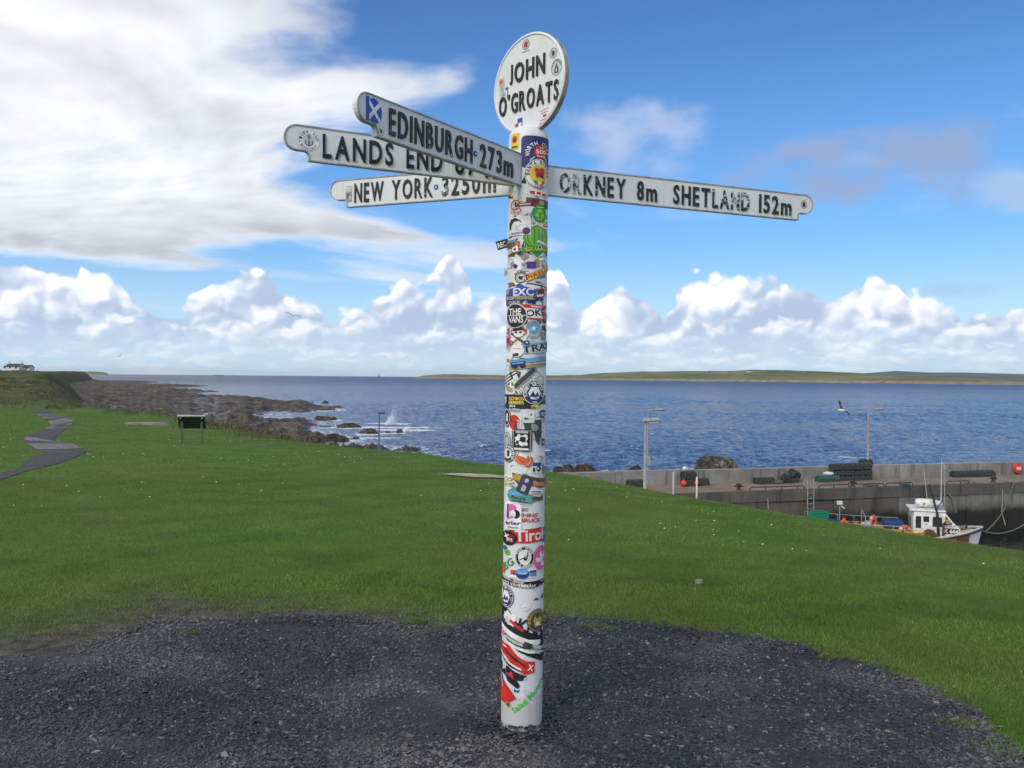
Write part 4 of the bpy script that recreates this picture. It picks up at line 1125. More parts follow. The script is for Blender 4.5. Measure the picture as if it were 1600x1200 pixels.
def make_layers(W, H, shape, ink, els, seed=0):
    """-> list of (verts 2d, faces, ink, layer number)"""
    out = []
    P = shape_pts(shape, W, H, seed)
    if isinstance(shape, list): P = [(x * W / 2, y * H / 2) for x, y in P]
    if ink is not None: out.append((P, [tuple(range(len(P)))], ink, 0))
    for q, e in enumerate(els):
        kind, x, y, w, h, ik = e[:6]; rot = math.radians(e[6]) if len(e) > 6 and e[6] else 0.0; extra = e[7] if len(e) > 7 else None
        w, h = w * W, h * H; ox, oy = x * W, y * H
        if kind == 'text':
            v, f, _ = text_mesh(extra, 0.025); v = [((a - 0.5) * w, (b - 0.5) * h) for a, b in v]
        elif kind == 'ring':
            n = 26; k = extra or 0.8
            a = [(math.cos(2 * math.pi * i / n), math.sin(2 * math.pi * i / n)) for i in range(n)]
            v = [(c * w / 2, s * h / 2) for c, s in a] + [(c * w / 2 * k, s * h / 2 * k) for c, s in a]
            f = [(i, (i + 1) % n, n + (i + 1) % n, n + i) for i in range(n)]
        elif kind == 'arc':                                   # text bent round a circle; extra = (text, start, end) degrees, clockwise from the left
            tx, a0, a1 = extra; v, f = [], []; n = len(tx)
            for i, ch in enumerate(tx):
                if ch == ' ': continue
                cv, cf, _ = text_mesh(ch, 0.025); a = math.radians(a0 + (a1 - a0) * (i + 0.5) / n)
                flip = a1 > a0
                sw, sh = abs(math.radians(a1 - a0)) / n * 0.78, 0.30
                o = len(v)
                for cx, cy in cv:
                    rr = (1 - sh / 2 + (cy - 0.5) * sh * (1 if not flip else -1)); aa = a + (0.5 - cx) * sw * (1 if not flip else -1)
                    v.append((rr * math.cos(aa) * w / 2, rr * math.sin(aa) * h / 2))
                f += [tuple(i2 + o for i2 in g) for g in cf]
        else:
            v = shape_pts(kind, w, h, extra or q)
            if isinstance(kind, list): v = [(a * w / 2, b * h / 2) for a, b in v]
            f = [tuple(range(len(v)))]
        c, s = math.cos(rot), math.sin(rot)
        out.append(([(a * c - b * s + ox, a * s + b * c + oy) for a, b in v], f, ik, 1 + q))
    return out
def sticker_mesh(layers, fmap, rot=0.0, curved=True, lift=0.0005, name='sticker', parent=None, step=0.012, label=None):
    inks = []; V, Fc, Mi = [], [], []
    c, s = math.cos(math.radians(rot)), math.sin(math.radians(rot))
    for pts, faces, ik, ln in layers:
        if ik not in inks: inks.append(ik)
        bm = bmesh.new(); vs = [bm.verts.new((a * c - b * s, a * s + b * c, 0)) for a, b in pts]
        for f in faces:
            try: bm.faces.new([vs[i] for i in f])
            except ValueError: pass
        if curved: cut_strips(bm, step)
        bmesh.ops.triangulate(bm, faces=[f for f in bm.faces if len(f.verts) > 4])
        bm.verts.index_update(); o = len(V)
        off = lift + 0.00022 * ln
        V += [fmap(v.co.x, v.co.y, off) for v in bm.verts]
        for f in bm.faces:
            Fc.append(tuple(o + v.index for v in f.verts)); Mi.append(inks.index(ik))
        bm.free()
    me = bpy.data.meshes.new(name); me.from_pydata([tuple(v) for v in V], [], Fc); me.polygons.foreach_set('material_index', Mi); me.update()
    ob = link_mesh(name, me, [INK[k] for k in inks], parent)
    if label: ob['label'] = label
    return ob
PXM = (POST_Y - POST_R0) / F
def st(x0, x1, y0, y1, shape, ink, els=(), rot=0.0, lvl=0, seed=0, label=None, wh=None):
    """a sticker on the post filling the picture box x0..x1, y0..y1 (before rotation)"""
    cy = (y0 + y1) / 2; ta, _ = post_surface(x0, cy); tb, _ = post_surface(x1, cy); tc = (ta + tb) / 2
    _, z = post_surface((x0 + x1) / 2, cy)
    W = (tb - ta) * POST_R0; H = (y1 - y0) * PXM
    if wh: W, H = wh[0] * PXM, wh[1] * PXM
    elif rot:
        a = math.radians(abs(rot)); # the box holds the turned sticker: shrink it to fit
        k = max(0.2, (W * math.cos(a) - H * math.sin(a)) / max(1e-4, math.cos(2 * a))) if abs(rot) < 42 else W * 0.9
        h = max(0.15 * W, (H * math.cos(a) - W * math.sin(a)) / max(1e-4, math.cos(2 * a))) if abs(rot) < 42 else H * 0.45
        W, H = min(k, 1.2 * W), min(h, H)
    fm = lambda u, v, o: post_pt(tc + u / POST_R0, z + v, o)
    return sticker_mesh(make_layers(W, H, shape, ink, els, seed), fm, rot, True, 0.0006 + 0.0012 * lvl, parent=pole, label=label)

T = 'text'
# old weathered scraps first: the post is papered over between the ankle and the arms
rg = random.Random(4)
for i in range(195):
    y = rg.uniform(300, 640) if i < 165 else rg.uniform(640, 800); t = rg.uniform(-1.25, 1.25)
    axp = 826.6 + (y - 205) * -0.013; x = axp + 31.2 * math.sin(t)
    w, h = rg.uniform(5, 17), rg.uniform(5, 14)
    ik = rg.choice(['pale', 'silver', 'white', 'grey', 'grey', 'pale', 'tan', 'dark', 'silver', 'teal', 'maroon', 'sky', 'brown', 'grey', 'dark', 'cream', 'navy'])
    if y > 640: ik = rg.choice(['white', 'pale', 'silver', 'white', 'cream', 'grey'])
    els = []
    for k in range(rg.randint(0, 3)):
        els.append((rg.choice(['rect', 'oval', 'torn', 'rect']), rg.uniform(-.25, .25), rg.uniform(-.28, .28), rg.uniform(.2, .6), rg.uniform(.1, .3), rg.choice(['black', 'grey', 'red', 'blue', 'dark', 'navy', 'pale', 'brown', 'gold', 'green']), rg.uniform(-20, 20), rg.randint(0, 99)))
    st(max(axp - 30.6, x - w / 2 * max(.3, math.cos(t))), min(axp + 30.6, x + w / 2 * max(.3, math.cos(t))), y - h / 2, y + h / 2, rg.choice(['torn', 'torn', 'rect', 'oval', 'round']), ik, els, rg.uniform(-25, 25), 0, i)

st(799, 811, 208.5, 233, 'rect', 'yellow', [('oval', 0, .12, .7, .5, 'orange'), ('oval', 0, .1, .42, .32, 'dark'), ('rect', 0, -.36, .7, .12, 'dark')], 0, 1)
st(814, 856.5, 212, 262, 'round', 'navy', [('arc', 0.05, -.05, .86, .78, 'white', 0, ('NORTH COAST', 195, -15)), ('oval', .10, .02, .46, .42, 'red'), (T, .10, .02, .34, .13, 'white', 0, '500'), ('rect', .1, -.12, .3, .02, 'white'), (T, .10, .14, .14, .06, 'white', 0, 'THE'), ('rect', -.18, -.22, .18, .05, 'pale', 40), ('rect', .3, -.22, .18, .05, 'pale', -40)], 0, 1, label='navy sticker lettered NORTH COAST 500')
st(819, 855.6, 248, 295, 'oval', 'white', [('ring', 0, 0, .97, .97, 'grey', 0, .95), ('oval', 0, -.02, .66, .64, 'yellow'), ('torn', .02, .03, .42, .40, 'red', 0, 5), ('torn', .08, -.04, .22, .2, 'maroon', 0, 8), ('rect', -.13, -.27, .14, .09, 'green', -30), ('rect', .02, -.30, .12, .09, 'white'), ('rect', .15, -.27, .12, .09, 'red', 30), ('arc', 0, 0, .93, .93, 'maroon', 0, ('SANTA STRADA', 190, -10)), ('arc', 0, 0, .93, .93, 'red', 0, ('CLUB', 245, 295))], 0, 2, label='round white club sticker with a yellow centre')
st(810, 822, 273, 287, [(-1, -.6), (.9, -1), (1, .2), (.5, 1), (.2, -.1)], 'black', [], 0, 1)
st(827, 852, 297, 307, 'rect', 'white', [('rect', -.3, 0, .22, .6, 'red'), ('rect', -.02, .05, .2, .6, 'red'), ('rect', .25, -.05, .2, .6, 'red'), ('rect', .42, 0, .06, .7, 'red')], -4, 1)
st(825, 854, 309, 324, 'rect', 'brown', [('rect', -.2, .1, .2, .5, 'maroon'), ('rect', .1, .05, .22, .5, 'grey'), ('rect', .34, .1, .16, .5, 'maroon'), ('rect', 0, -.4, .95, .12, 'dark')], -3, 1)
st(798, 818, 304, 336, 'torn', 'cream', [('ring', -.05, .0, .8, .5, 'red', 0, .78), ('rect', -.02, .02, .12, .28, 'black', 20), ('ring', .1, -.28, .5, .26, 'red', 0, .75)], 0, 1, 3)
st(810, 830, 315.5, 322, 'round', 'maroon', [('rect', 0, 0, .7, .3, 'white')], 3, 2)
st(818, 834, 331, 350, 'rect', 'silver', [('rect', -.2, .2, .5, .1, 'navy', 50), ('rect', .1, -.1, .5, .1, 'navy', 60), ('rect', .2, .3, .3, .1, 'teal', 40)], 10, 1)
st(830, 852, 320, 347, 'oval', 'green', [('oval', 0, .12, .3, .3, 'lime'), ('oval', -.16, -.12, .3, .26, 'lime'), ('oval', .16, -.12, .3, .26, 'lime'), ('oval', 0, -.02, .2, .18, 'green'), ('rect', 0, -.34, .3, .06, 'yellow'), ('rect', 0, .36, .4, .05, 'yellow')], 0, 2)
st(845, 855, 342, 357, 'rect', 'white', [('text', 0, .1, .7, .4, 'black', 0, 'OX'), ('rect', 0, -.3, .8, .2, 'red')], 8, 1)
st(798, 825.5, 338, 368, 'rect', 'white', [([(-1, -1), (-.62, -1), (-.5, -.2), (-.1, .35), (.45, .3), (1, .0), (.7, .55), (.1, 1), (-.6, .8), (-1, .1)], -.14, .16, .62, .62, 'black'), ('oval', .02, .24, .09, .08, 'white'), ('ring', .16, -.12, .5, .36, 'grey', 0, .9), ('rect', 0, -.38, .7, .08, 'grey')], 2, 3, label='white square sticker with a black arched bird')
st(815, 854, 349, 404, 'shield', 'white', [('shield', 0, 0, .94, .94, 'green'), ('oval', .05, .10, .68, .58, 'lime'), ('rect', -.1, .1, .05, .46, 'green'), ('rect', .04, .1, .05, .5, 'green'), ('rect', .18, .1, .05, .46, 'green'), ('ring', .02, .1, .78, .66, 'yellow', 0, .96), ('rect', .2, .23, .3, .06, 'grey', 15), ('rect', 0, -.22, 1.0, .15, 'green', 4), (T, .02, -.22, .82, .11, 'yellow', 4, 'GUARD'), ('oval', .08, -.17, .14, .13, 'white'), ('oval', .08, -.17, .08, .08, 'black'), ('rect', .16, -.04, .34, .07, 'white', -16), ('oval', -.36, .28, .24, .2, 'purple'), ('oval', -.36, .28, .13, .12, 'maroon')], 0, 2, label='green shield sticker with yellow stripes')
st(792, 812, 371, 402, 'torn', 'brown', [('rect', -.1, .34, .7, .14, 'sky'), ('rect', -.3, .32, .2, .12, 'pink'), (T, .0, -.1, .7, .42, 'white', 8, 'ed'), ('tri', .3, .2, .3, .3, 'orange')], 3, 2, 12)
st(811, 823, 375, 395, [(-1, -1), (.4, -.6), (1, .1), (.5, .2), (.3, 1)], 'black', [(T, .1, -.12, .9, .26, 'white', 15, '2AY')], 0, 2)
st(812, 822, 394, 418, [(-.8, -1), (.2, -.5), (1, .8), (.1, 1), (-.3, .2)], 'grey', [], 0, 1)
st(793, 817, 398, 424, 'torn', 'white', [('rect', 0, -.1, .2, .4, 'grey', 30), ('oval', -.1, .25, .3, .12, 'pale'), ('rect', .15, -.2, .16, .3, 'navy', -20)], -8, 2, 21)
st(790, 806, 392, 418, 'torn', 'teal', [], 0, 0, 22)
st(815, 825, 408, 420, 'rect', 'silver', [(T, 0, 0, .8, .6, 'purple', 0, 'VS')], 8, 2)
st(824, 835, 408.5, 419, 'rect', 'purple', [], 2, 3)
st(835, 841, 405, 417, 'rect', 'tan', [('rect', 0, .1, .5, .3, 'orange')], 6, 2)
st(839, 852, 396, 413, 'torn', 'white', [('rect', 0, .2, .8, .12, 'grey', 10), ('rect', 0, -.2, .7, .12, 'grey', 8)], 0, 1, 9)
st(821, 853.5, 413, 440, 'rect', 'yellow', [('rect', 0, .46, 1.0, .07, 'red'), ('rect', 0, -.46, 1.0, .07, 'red'), (T, 0, 0, .88, .6, 'red', 0, 'PIRELLI')], 24, 3, label='slanted yellow sticker with red lettering')
st(803, 826, 420, 448, 'torn', 'white', [('ring', 0, 0, .66, .66, 'black', 0, .82), ('ring', 0, 0, .48, .48, 'grey', 0, .8), ('torn', 0, 0, .28, .28, 'black', 0, 3), ('arc', 0, 0, .9, .9, 'brown', 0, ('ooooo', 160, 20))], -6, 3, 31)
st(820, 853, 441, 458, 'rect', 'white', [('rect', .28, .1, .4, .6, 'red'), ('rect', .28, .15, .3, .12, 'white'), ('rect', .28, -.12, .3, .12, 'white'), ('rect', -.15, .36, .6, .16, 'maroon')], -6, 1)
st(791.5, 836, 443, 469, [(-1, -1), (.98, -1), (.98, .35), (.45, .62), (.1, 1), (-.1, .5), (-1, .38)], 'blue', [(T, .16, .0, .56, .46, 'white', 0, 'EXC'), (T, -.36, .04, .22, .34, 'yellow', 0, 'NV'), (T, .02, -.35, .86, .2, 'yellow', 0, 'EXCEPTIONNEL')], 0, 4, label='blue sticker lettered EXC with yellow print below')
st(835, 849, 449, 470, 'torn', 'maroon', [('rect', 0, -.1, .7, .16, 'white', 10), ('ring', .1, .1, .9, .7, 'grey', 0, .9)], 0, 3, 11)
st(792, 816, 469, 477, 'rect', 'dark', [(T, .1, 0, .6, .7, 'pale', 0, 'ORE')], 0, 3)
st(820, 848, 462, 482, 'oval', 'sky', [('torn', -.1, .1, .7, .6, 'navy', 0, 3), ('torn', .2, -.1, .4, .4, 'white', 0, 6)], 0, 1)
st(814.5, 848.5, 475, 499, 'rect', 'white', [('rect', 0, .36, 1.0, .26, 'red'), ('rect', .1, .36, .4, .1, 'white'), ('rect', 0, -.46, 1.0, .08, 'red'), (T, .08, -.05, .7, .46, 'black', 8, 'OKE'), (T, .42, .0, .12, .3, 'black', 0, '*')], -2, 3, label='white sticker with red bands and black scrawl')
st(793.5, 823.5, 474, 513, 'oval', 'white', [('oval', 0, 0, .93, .94, 'black'), (T, -.02, .17, .56, .26, 'white', 0, 'THE'), (T, .02, -.14, .66, .28, 'white', 0, 'VANS'), ('rect', .04, .02, .8, .025, 'white')], 0, 4, label='black oval sticker lettered THE VANS')
st(846, 852.5, 487, 506, 'oval', 'brown', [('oval', 0, 0, .5, .5, 'tan')], 0, 3)
st(820.5, 843, 499.5, 528, 'oval', 'silver', [('ring', 0, 0, .9, .9, 'grey', 0, .94), ('oval', 0, .02, .68, .66, 'sky'), ([(-1, .2), (-.3, .4), (.2, 1), (.4, .3), (1, .5), (.5, -.2), (.6, -1), (0, -.4), (-.7, -.7), (-.4, -.1)], 0, .02, .36, .34, 'white'), ('arc', 0, 0, .96, .96, 'grey', 0, ('ooooooooooo', 180, 0))], 0, 3, label='round grey sticker with a blue centre and white bird')
st(797, 827, 510, 541, 'torn', 'white', [('rect', 0, -.12, .9, .13, 'tan', 34), ('rect', 0, -.12, .9, .13, 'brown', -34), ('ring', .36, -.32, .26, .26, 'dark', 0, .5), ('ring', -.36, -.34, .26, .26, 'brown', 0, .5), ('oval', 0, .18, .46, .46, 'white'), ('oval', -.1, .2, .12, .12, 'black'), ('oval', .1, .2, .12, .12, 'black'), ('rect', 0, .36, .5, .16, 'black', 6), ('rect', .28, .3, .2, .14, 'red', -30)], 0, 4, 17)
st(791, 799, 520, 544, 'torn', 'pink', [('rect', 0, 0, .5, .3, 'maroon')], 0, 1, 44)
st(817, 852, 532, 553, 'rect', 'silver', [('rect', 0, 0, 1, .8, 'sky'), ('torn', .0, -.1, .9, .7, 'silver', 0, 5), (T, .02, -.02, .92, .62, 'black', 6, 'TRAS')], 5, 3)
st(799, 818.5, 536, 558, 'oval', 'white', [('rect', 0, .1, .5, .05, 'pink'), ('rect', -.08, -.33, .42, .22, 'navy', 6), ('rect', -.2, -.29, .16, .12, 'red', 6)], 0, 4)
st(802, 849, 556, 578, 'rect', 'tan', [('rect', 0, .3, 1.0, .42, 'sky'), ('rect', .0, -.06, 1.0, .1, 'cream'), ('round', -.29, .02, .36, .5, 'navy'), ('rect', -.29, .12, .28, .16, 'sky'), ('oval', -.36, -.3, .14, .24, 'black'), ('oval', -.17, -.3, .14, .24, 'black'), ('rect', .22, -.18, .4, .07, 'grey'), ('rect', .12, .02, .3, .05, 'dark')], 7, 4, label='landscape sticker with a car on sand under blue sky')
st(791, 803, 546, 575, 'torn', 'white', [('torn', 0, -.1, .5, .2, 'orange', 0, 4)], 0, 3, 8)
st(790, 806, 578, 602, 'rect', 'white', [('rect', 0, .3, 1, .14, 'black', 0), ('rect', 0, .02, 1, .14, 'black', 0), ('rect', -.1, -.28, .7, .14, 'black', 0), ('rect', .2, .1, .14, .7, 'dark')], 22, 2)
st(804, 842, 576, 615, 'rect', 'grey', [('rect', 0, .3, .9, .3, 'dark'), (T, 0, -.12, .96, .5, 'white', 0, 'harmonia')], 42, 2, wh=(48, 22), label='slanted grey sticker lettered harmonia')
st(797, 806, 592, 608, 'torn', 'white', [('torn', 0, 0, .5, .5, 'green', 0, 4)], 0, 2, 6)
st(836, 848, 586, 602, 'oval', 'silver', [('ring', 0, 0, .9, .9, 'grey', 0, .85), ('oval', 0, .05, .5, .5, 'cream')], 0, 3)
def summit(x0, x1, y0, y1, lvl):
    st(x0, x1, y0, y1, 'oval', 'navy', [('ring', 0, 0, .95, .95, 'white', 0, .95), ('arc', 0, 0, .9, .9, 'white', 0, ('SUMMIT BICYCLE CO', 205, -25)), ([(-.55, -1), (.55, -1), (1, 0), (.55, 1), (-.55, 1), (-1, 0)], 0, 0, .56, .52, 'white'), ('tri', -.08, -.03, .26, .26, 'navy'), ('tri', .10, -.05, .24, .2, 'navy'), ('rect', .0, -.17, .3, .03, 'navy', -25), ('rect', 0, -.38, .2, .04, 'white')], 0, lvl, label='round navy bicycle sticker with a white mountain')
st(789.5, 836, 616.5, 638, 'rect', 'black', [(T, .02, .2, .5, .26, 'yellow', 0, 'RICHMOND'), (T, -.02, -.08, .44, .24, 'yellow', 0, 'MEMBER'), (T, -.13, -.34, .2, .2, 'white', 0, '2014'), ('shield', -.41, .04, .12, .62, 'white'), ('shield', -.41, .04, .06, .4, 'grey')], 0, 3, label='black membership sticker with yellow lettering and 2014')
summit(816, 848, 596, 632.5, 4)
st(827, 843, 630, 639, 'torn', 'yellow', [('rect', .3, .1, .2, .6, 'green', -20), ('rect', -.2, -.2, .3, .4, 'brown')], 12, 4, 4)
st(788.3, 799, 637, 667, 'oval', 'black', [('ring', .0, 0, .86, .9, 'white', 0, .9), ('oval', .02, 0, .52, .62, 'maroon'), ('torn', .05, 0, .34, .5, 'white', 0, 3)], 0, 3)
st(799, 815, 638, 646, 'torn', 'silver', [('rect', 0, 0, .7, .2, 'dark')], 0, 1, 4)
st(796, 815, 647.5, 675.5, 'oval', 'white', [('oval', -.04, .05, .86, .86, 'red'), ('torn', .14, -.12, .4, .36, 'maroon', 0, 3), ('torn', .28, -.02, .3, .5, 'pale', 0, 4), ('rect', -.05, .1, .6, .06, 'maroon', -10)], 0, 2)
st(816, 834, 642, 661, 'rect', 'silver', [('rect', 0, 0, .94, .92, 'white'), ('rect', -.18, -.16, .36, .12, 'dark'), ('rect', -.26, -.06, .1, .1, 'black'), ('torn', .2, .2, .16, .18, 'dark', 0, 2)], 0, 4)
st(841, 850.5, 640, 654, 'shield', 'dark', [('rect', 0, .1, .6, .2, 'silver'), ('rect', 0, -.16, .5, .12, 'silver')], 0, 3)
st(816, 844.5, 656, 695, [(-.9, .75), (-.4, .9), (.05, .62), (.1, 1), (1, 1), (1, -.95), (.6, -1), (.3, -.7), (.1, -.05), (-.25, .2), (-.8, .25)], 'dark', [('torn', .1, .2, .5, .3, 'grey', 0, 4), ('oval', .25, .3, .1, .08, 'brown')], 0, 2)
st(803, 827.5, 670, 706, 'round', 'black', [('rect', 0, 0, .88, .9, 'silver'), ('rect', 0, 0, .82, .86, 'black'), ('torn', 0, .02, .72, .6, 'white', 0, 3), ('torn', .05, .05, .4, .3, 'black', 0, 7), ('torn', -.2, -.1, .2, .2, 'black', 0, 8), ('rect', 0, .37, .6, .09, 'silver'), ('rect', 0, -.38, .7, .08, 'white')], -2, 4, label='black and white illustrated sticker with rounded corners')
st(787.9, 799, 673, 705, 'oval', 'silver', [('ring', .05, 0, .9, .9, 'grey', 0, .85), ('ring', .05, 0, .6, .6, 'dark', 0, .8), ('torn', .05, 0, .4, .4, 'pale', 0, 3)], 0, 3)
st(788.3, 805.5, 695, 722, 'oval', 'black', [('ring', 0, 0, .94, .94, 'white', 0, .95), ('arc', 0, 0, .92, .92, 'white', 0, ('oooooooo', 230, -50)), ('oval', 0, 0, .6, .6, 'white'), ('torn', .06, 0, .24, .46, 'black', 0, 5)], 0, 4)
st(804, 831, 704, 733.5, 'torn', 'orange', [('ring', -.1, .05, .85, .9, 'white', 0, .93), ('torn', -.1, .3, .5, .3, 'white', 0, 13), ('rect', -.1, -.1, .2, .05, 'dark', -20), ('rect', .15, -.25, .3, .04, 'red', -10)], -20, 3, 19)
st(838, 849, 707, 721, 'torn', 'white', [('rect', 0, 0, .6, .16, 'pink', -15), ('rect', .1, -.2, .5, .12, 'sky')], 0, 2, 5)
st(830.5, 844.5, 722.5, 738.5, 'rect', 'white', [('rect', 0, .32, .94, .34, 'blue'), ('oval', .12, -.12, .5, .6, 'black'), ('oval', .05, -.1, .2, .26, 'white'), ('rect', -.34, -.2, .2, .4, 'black')], 0, 3)
st(841, 850, 684, 698, 'rect', 'silver', [('rect', .1, 0, .6, .8, 'dark'), ('oval', .1, 0, .3, .3, 'pale')], 0, 2)
st(845, 850.5, 724, 742, 'torn', 'grey', [], 0, 2, 4)
st(788, 803, 740, 760, 'torn', 'white', [(T, .0, .05, .8, .5, 'gold', 15, 'Glo'), ('rect', .1, -.3, .9, .1, 'gold', 10)], 0, 2, 14)
st(802, 850.3, 738, 768, [(-1, .9), (-.5, .8), (.2, .55), (.75, .45), (.86, .9), (1, .2), (1, -.55), (.5, -.75), (-.1, -.4), (-.6, -.6), (-.9, .1)], 'brown', [('torn', -.3, .2, .4, .5, 'gold', 0, 3), ('torn', .2, -.1, .5, .4, 'tan', 0, 5), (T, .25, .04, .32, .26, 'black', -6, "Rory's"), ('rect', .24, -.22, .34, .1, 'orange', -6)], -4, 3, label="torn brown fish-shaped sticker lettered Rory's")
st(812, 827.5, 742, 772, 'round', 'dark', [('torn', 0, .1, .7, .6, 'purple', 0, 3), ('oval', 0, .22, .3, .22, 'pale'), ('torn', 0, -.2, .4, .4, 'pale', 0, 6)], -22, 4)
st(821, 844, 764, 773, 'rect', 'white', [('rect', -.36, .0, .22, .8, 'red'), ('rect', .1, .1, .6, .2, 'blue'), ('rect', .12, -.25, .6, .18, 'red')], -5, 3)
st(793, 845, 760, 790, [(-.9, -.1), (-.55, 1), (-.2, .5), (.4, .1), (.95, -.4), (.5, -.55), (.25, -.9), (-.2, -.6), (-.7, -.8)], 'teal', [('torn', .35, -.12, .4, .3, 'brown', 0, 3), ('torn', -.2, .1, .5, .3, 'sky', 0, 5), (T, -.14, -.16, .32, .24, 'black', -4, "Rory's"), ('rect', -.1, -.34, .36, .07, 'dark', -4)], -3, 3, label="torn teal fish-shaped sticker lettered Rory's")
st(791, 814.5, 787.5, 828, 'rect', 'white', [([(-1, -1), (-.3, -1), (-.3, 1), (-1, 1)], -.12, .22, .46, .54, 'purple'), ('oval', .0, .34, .5, .32, 'pink'), ('oval', .22, .12, .42, .34, 'black'), ('oval', .06, .12, .3, .3, 'white'), ('rect', -.1, -.03, .4, .06, 'pink', 20), (T, .02, -.23, .92, .16, 'navy', 2, 'erler'), ('rect', .04, -.4, .62, .06, 'grey')], 0, 4, label='white sticker lettered erler in navy')
st(815, 842, 801, 817, 'rect', None, [(T, -.07, .27, .8, .42, 'red', 0, "INNS'"), (T, 0, -.27, .95, .44, 'red', 0, 'BRUCK')], -2, 2, label="bare red letters reading INNS'BRUCK")
st(794.5, 845.5, 824, 849, [(-1, 1), (-.3, .72), (1, .95), (.98, -.8), (.2, -.95), (-.62, -1)], 'red', [(T, .12, .0, .8, .74, 'white', 3, 'Tirol'), ('rect', .24, -.05, .12, .05, 'dark')], 0, 3, label='red sticker with bold white lettering Tirol')
st(845.5, 850, 823, 846, 'rect', 'blue', [('rect', 0, .1, .5, .3, 'sky')], 0, 2)
st(787.3, 808.5, 829, 852, 'oval', 'black', [('torn', .15, .1, .6, .5, 'maroon', 0, 3), (T, -.1, .12, .36, .3, 'white', -15, 'x'), ('torn', .1, -.12, .44, .3, 'silver', 0, 9), ('oval', .12, -.18, .14, .14, 'red')], 0, 4)
st(787.6, 793.5, 852, 860, 'oval', 'blue', (), 0, 2)
st(789.5, 798, 858, 867, 'oval', 'lime', [('oval', 0, 0, .5, .5, 'green')], 0, 3)
st(788, 806, 871, 891, 'rect', None, [(T, 0, 0, 1, 1, 'green', 0, 'SG')], 35, 2, wh=(22, 12), label='bold green letters SG')
st(805, 833.5, 853, 888, 'oval', 'white', [('ring', 0, 0, .96, .96, 'black', 0, .70), ('ring', 0, 0, .92, .92, 'white', 0, .97), ('arc', 0, 0, .9, .9, 'white', 0, ('THE HOPE', 165, 15)), ('rect', -.04, -.02, .5, .04, 'black', 28), ('rect', .12, .08, .04, .34, 'black', -8), ('torn', .02, -.08, .2, .14, 'black', 0, 4), ('arc', 0, 0, .9, .9, 'white', 0, ('o oooo', 230, 310))], 0, 3, label='round black ring sticker with a thin symbol inside')
st(831.5, 850.1, 852, 890.5, 'oval', 'pink', [('torn', .1, .15, .5, .3, 'white', 0, 3), ('torn', -.1, -.08, .6, .22, 'white', 0, 5), ('torn', .15, -.26, .4, .22, 'white', 0, 8), ('oval', .12, .2, .2, .14, 'pink')], 0, 4, label='pink oval sticker with white shapes')
st(786, 790.5, 879, 895, 'oval', 'orange', [('rect', 0, .4, .6, .2, 'green')], 0, 2)
st(798, 836.5, 890, 903, 'rect', 'white', [('rect', -.36, .1, .26, .6, 'red'), ('rect', -.36, -.1, .2, .16, 'navy'), ('rect', .36, -.15, .26, .42, 'teal'), ('rect', .36, .25, .26, .3, 'purple')], 0, 2)
st(805.5, 826.5, 888, 905, 'oval', 'sky', [('oval', 0, 0, .94, .92, 'blue'), ('oval', 0, .16, .8, .5, 'sky'), ('torn', 0, -.2, .7, .3, 'navy', 0, 3), ('rect', 0, .06, .6, .06, 'white')], 0, 3, label='blue oval landscape sticker')
st(785.5, 848, 903.5, 919.5, [(-1, 1), (-.4, .3), (.35, .35), (1, .6), (1, -.35), (.4, -1), (-.3, -.75), (-1, -.05)], 'black', [(T, -.12, -.14, .72, .42, 'white', -4, 'AUTO VÄHEMMÄN!'), ('ring', .4, .2, .1, .4, 'white', 0, .7), ('rect', .38, -.3, .12, .08, 'grey')], 0, 3, label='black band sticker lettered in white across the post')
st(790, 815, 902, 909, 'rect', 'pale', [('rect', -.3, 0, .2, .5, 'tan'), ('rect', 0, 0, .2, .5, 'dark'), ('rect', .3, 0, .2, .5, 'tan')], -9, 4)
summit(784.6, 803.3, 914, 949.5, 4)
st(832, 847.3, 929, 937, [(-1, -1), (-.6, .1), (-.3, -.4), (0, -.9), (.3, -.8), (.7, .8), (1, 1), (1, -.9)], 'dark', [], 0, 1)
st(813, 829, 940, 955, 'oval', 'white', [('ring', 0, 0, .96, .96, 'grey', 0, .96), ('torn', -.1, -.1, .5, .2, 'silver', 0, 4)], 0, 1)
# the big motor-sport wrap low on the post
st(784, 847, 946, 1040, [(-1, 1), (-.5, .8), (-.2, .45), (.2, .12), (.7, -.05), (1, .1), (1, -1), (.6, -.85), (-.1, -.55), (-.6, -.2), (-1, .25)], 'black', [
    ('torn', -.24, .27, .34, .24, 'white', -20, 3), ('torn', -.27, .23, .18, .12, 'silver', -20, 6), ('rect', -.36, .2, .06, .08, 'dark', 20),
    ([(-1, 1), (-.2, .3), (.4, -.2), (1, -.35), (1, -.75), (.3, -.6), (-.3, -.1), (-1, .5)], -.06, -.03, .86, .40, 'white'),
    ([(-1, 1), (-.2, .3), (.4, -.2), (1, -.35), (1, -.5), (.3, -.35), (-.3, .12), (-1, .8)], .0, -.16, .98, .40, 'silver'),
    ([(-1, 1), (-.2, .3), (.4, -.2), (1, -.35), (1, -.5), (.3, -.35), (-.3, .12), (-1, .8)], -.02, -.23, .96, .40, 'white'),
    ('torn', .22, -.23, .4, .16, 'pale', -20, 5), ('rect', .1, -.17, .16, .1, 'dark', -20), ('rect', .27, -.25, .2, .04, 'grey', -20), (T, .16, -.2, .14, .1, 'black', -20, 'jk'),
    ('oval', -.38, .0, .1, .09, 'pink'), ('rect', -.1, .16, .3, .05, 'red', -35)], 0, 2, label='large black and white motorsport wrap low on the post')
st(806, 847, 962, 1000, 'rect', None, [(T, 0, 0, .9, .55, 'black', -14, 'KNA'), ('rect', -.08, .05, .16, .12, 'red', -35)], 0, 3)
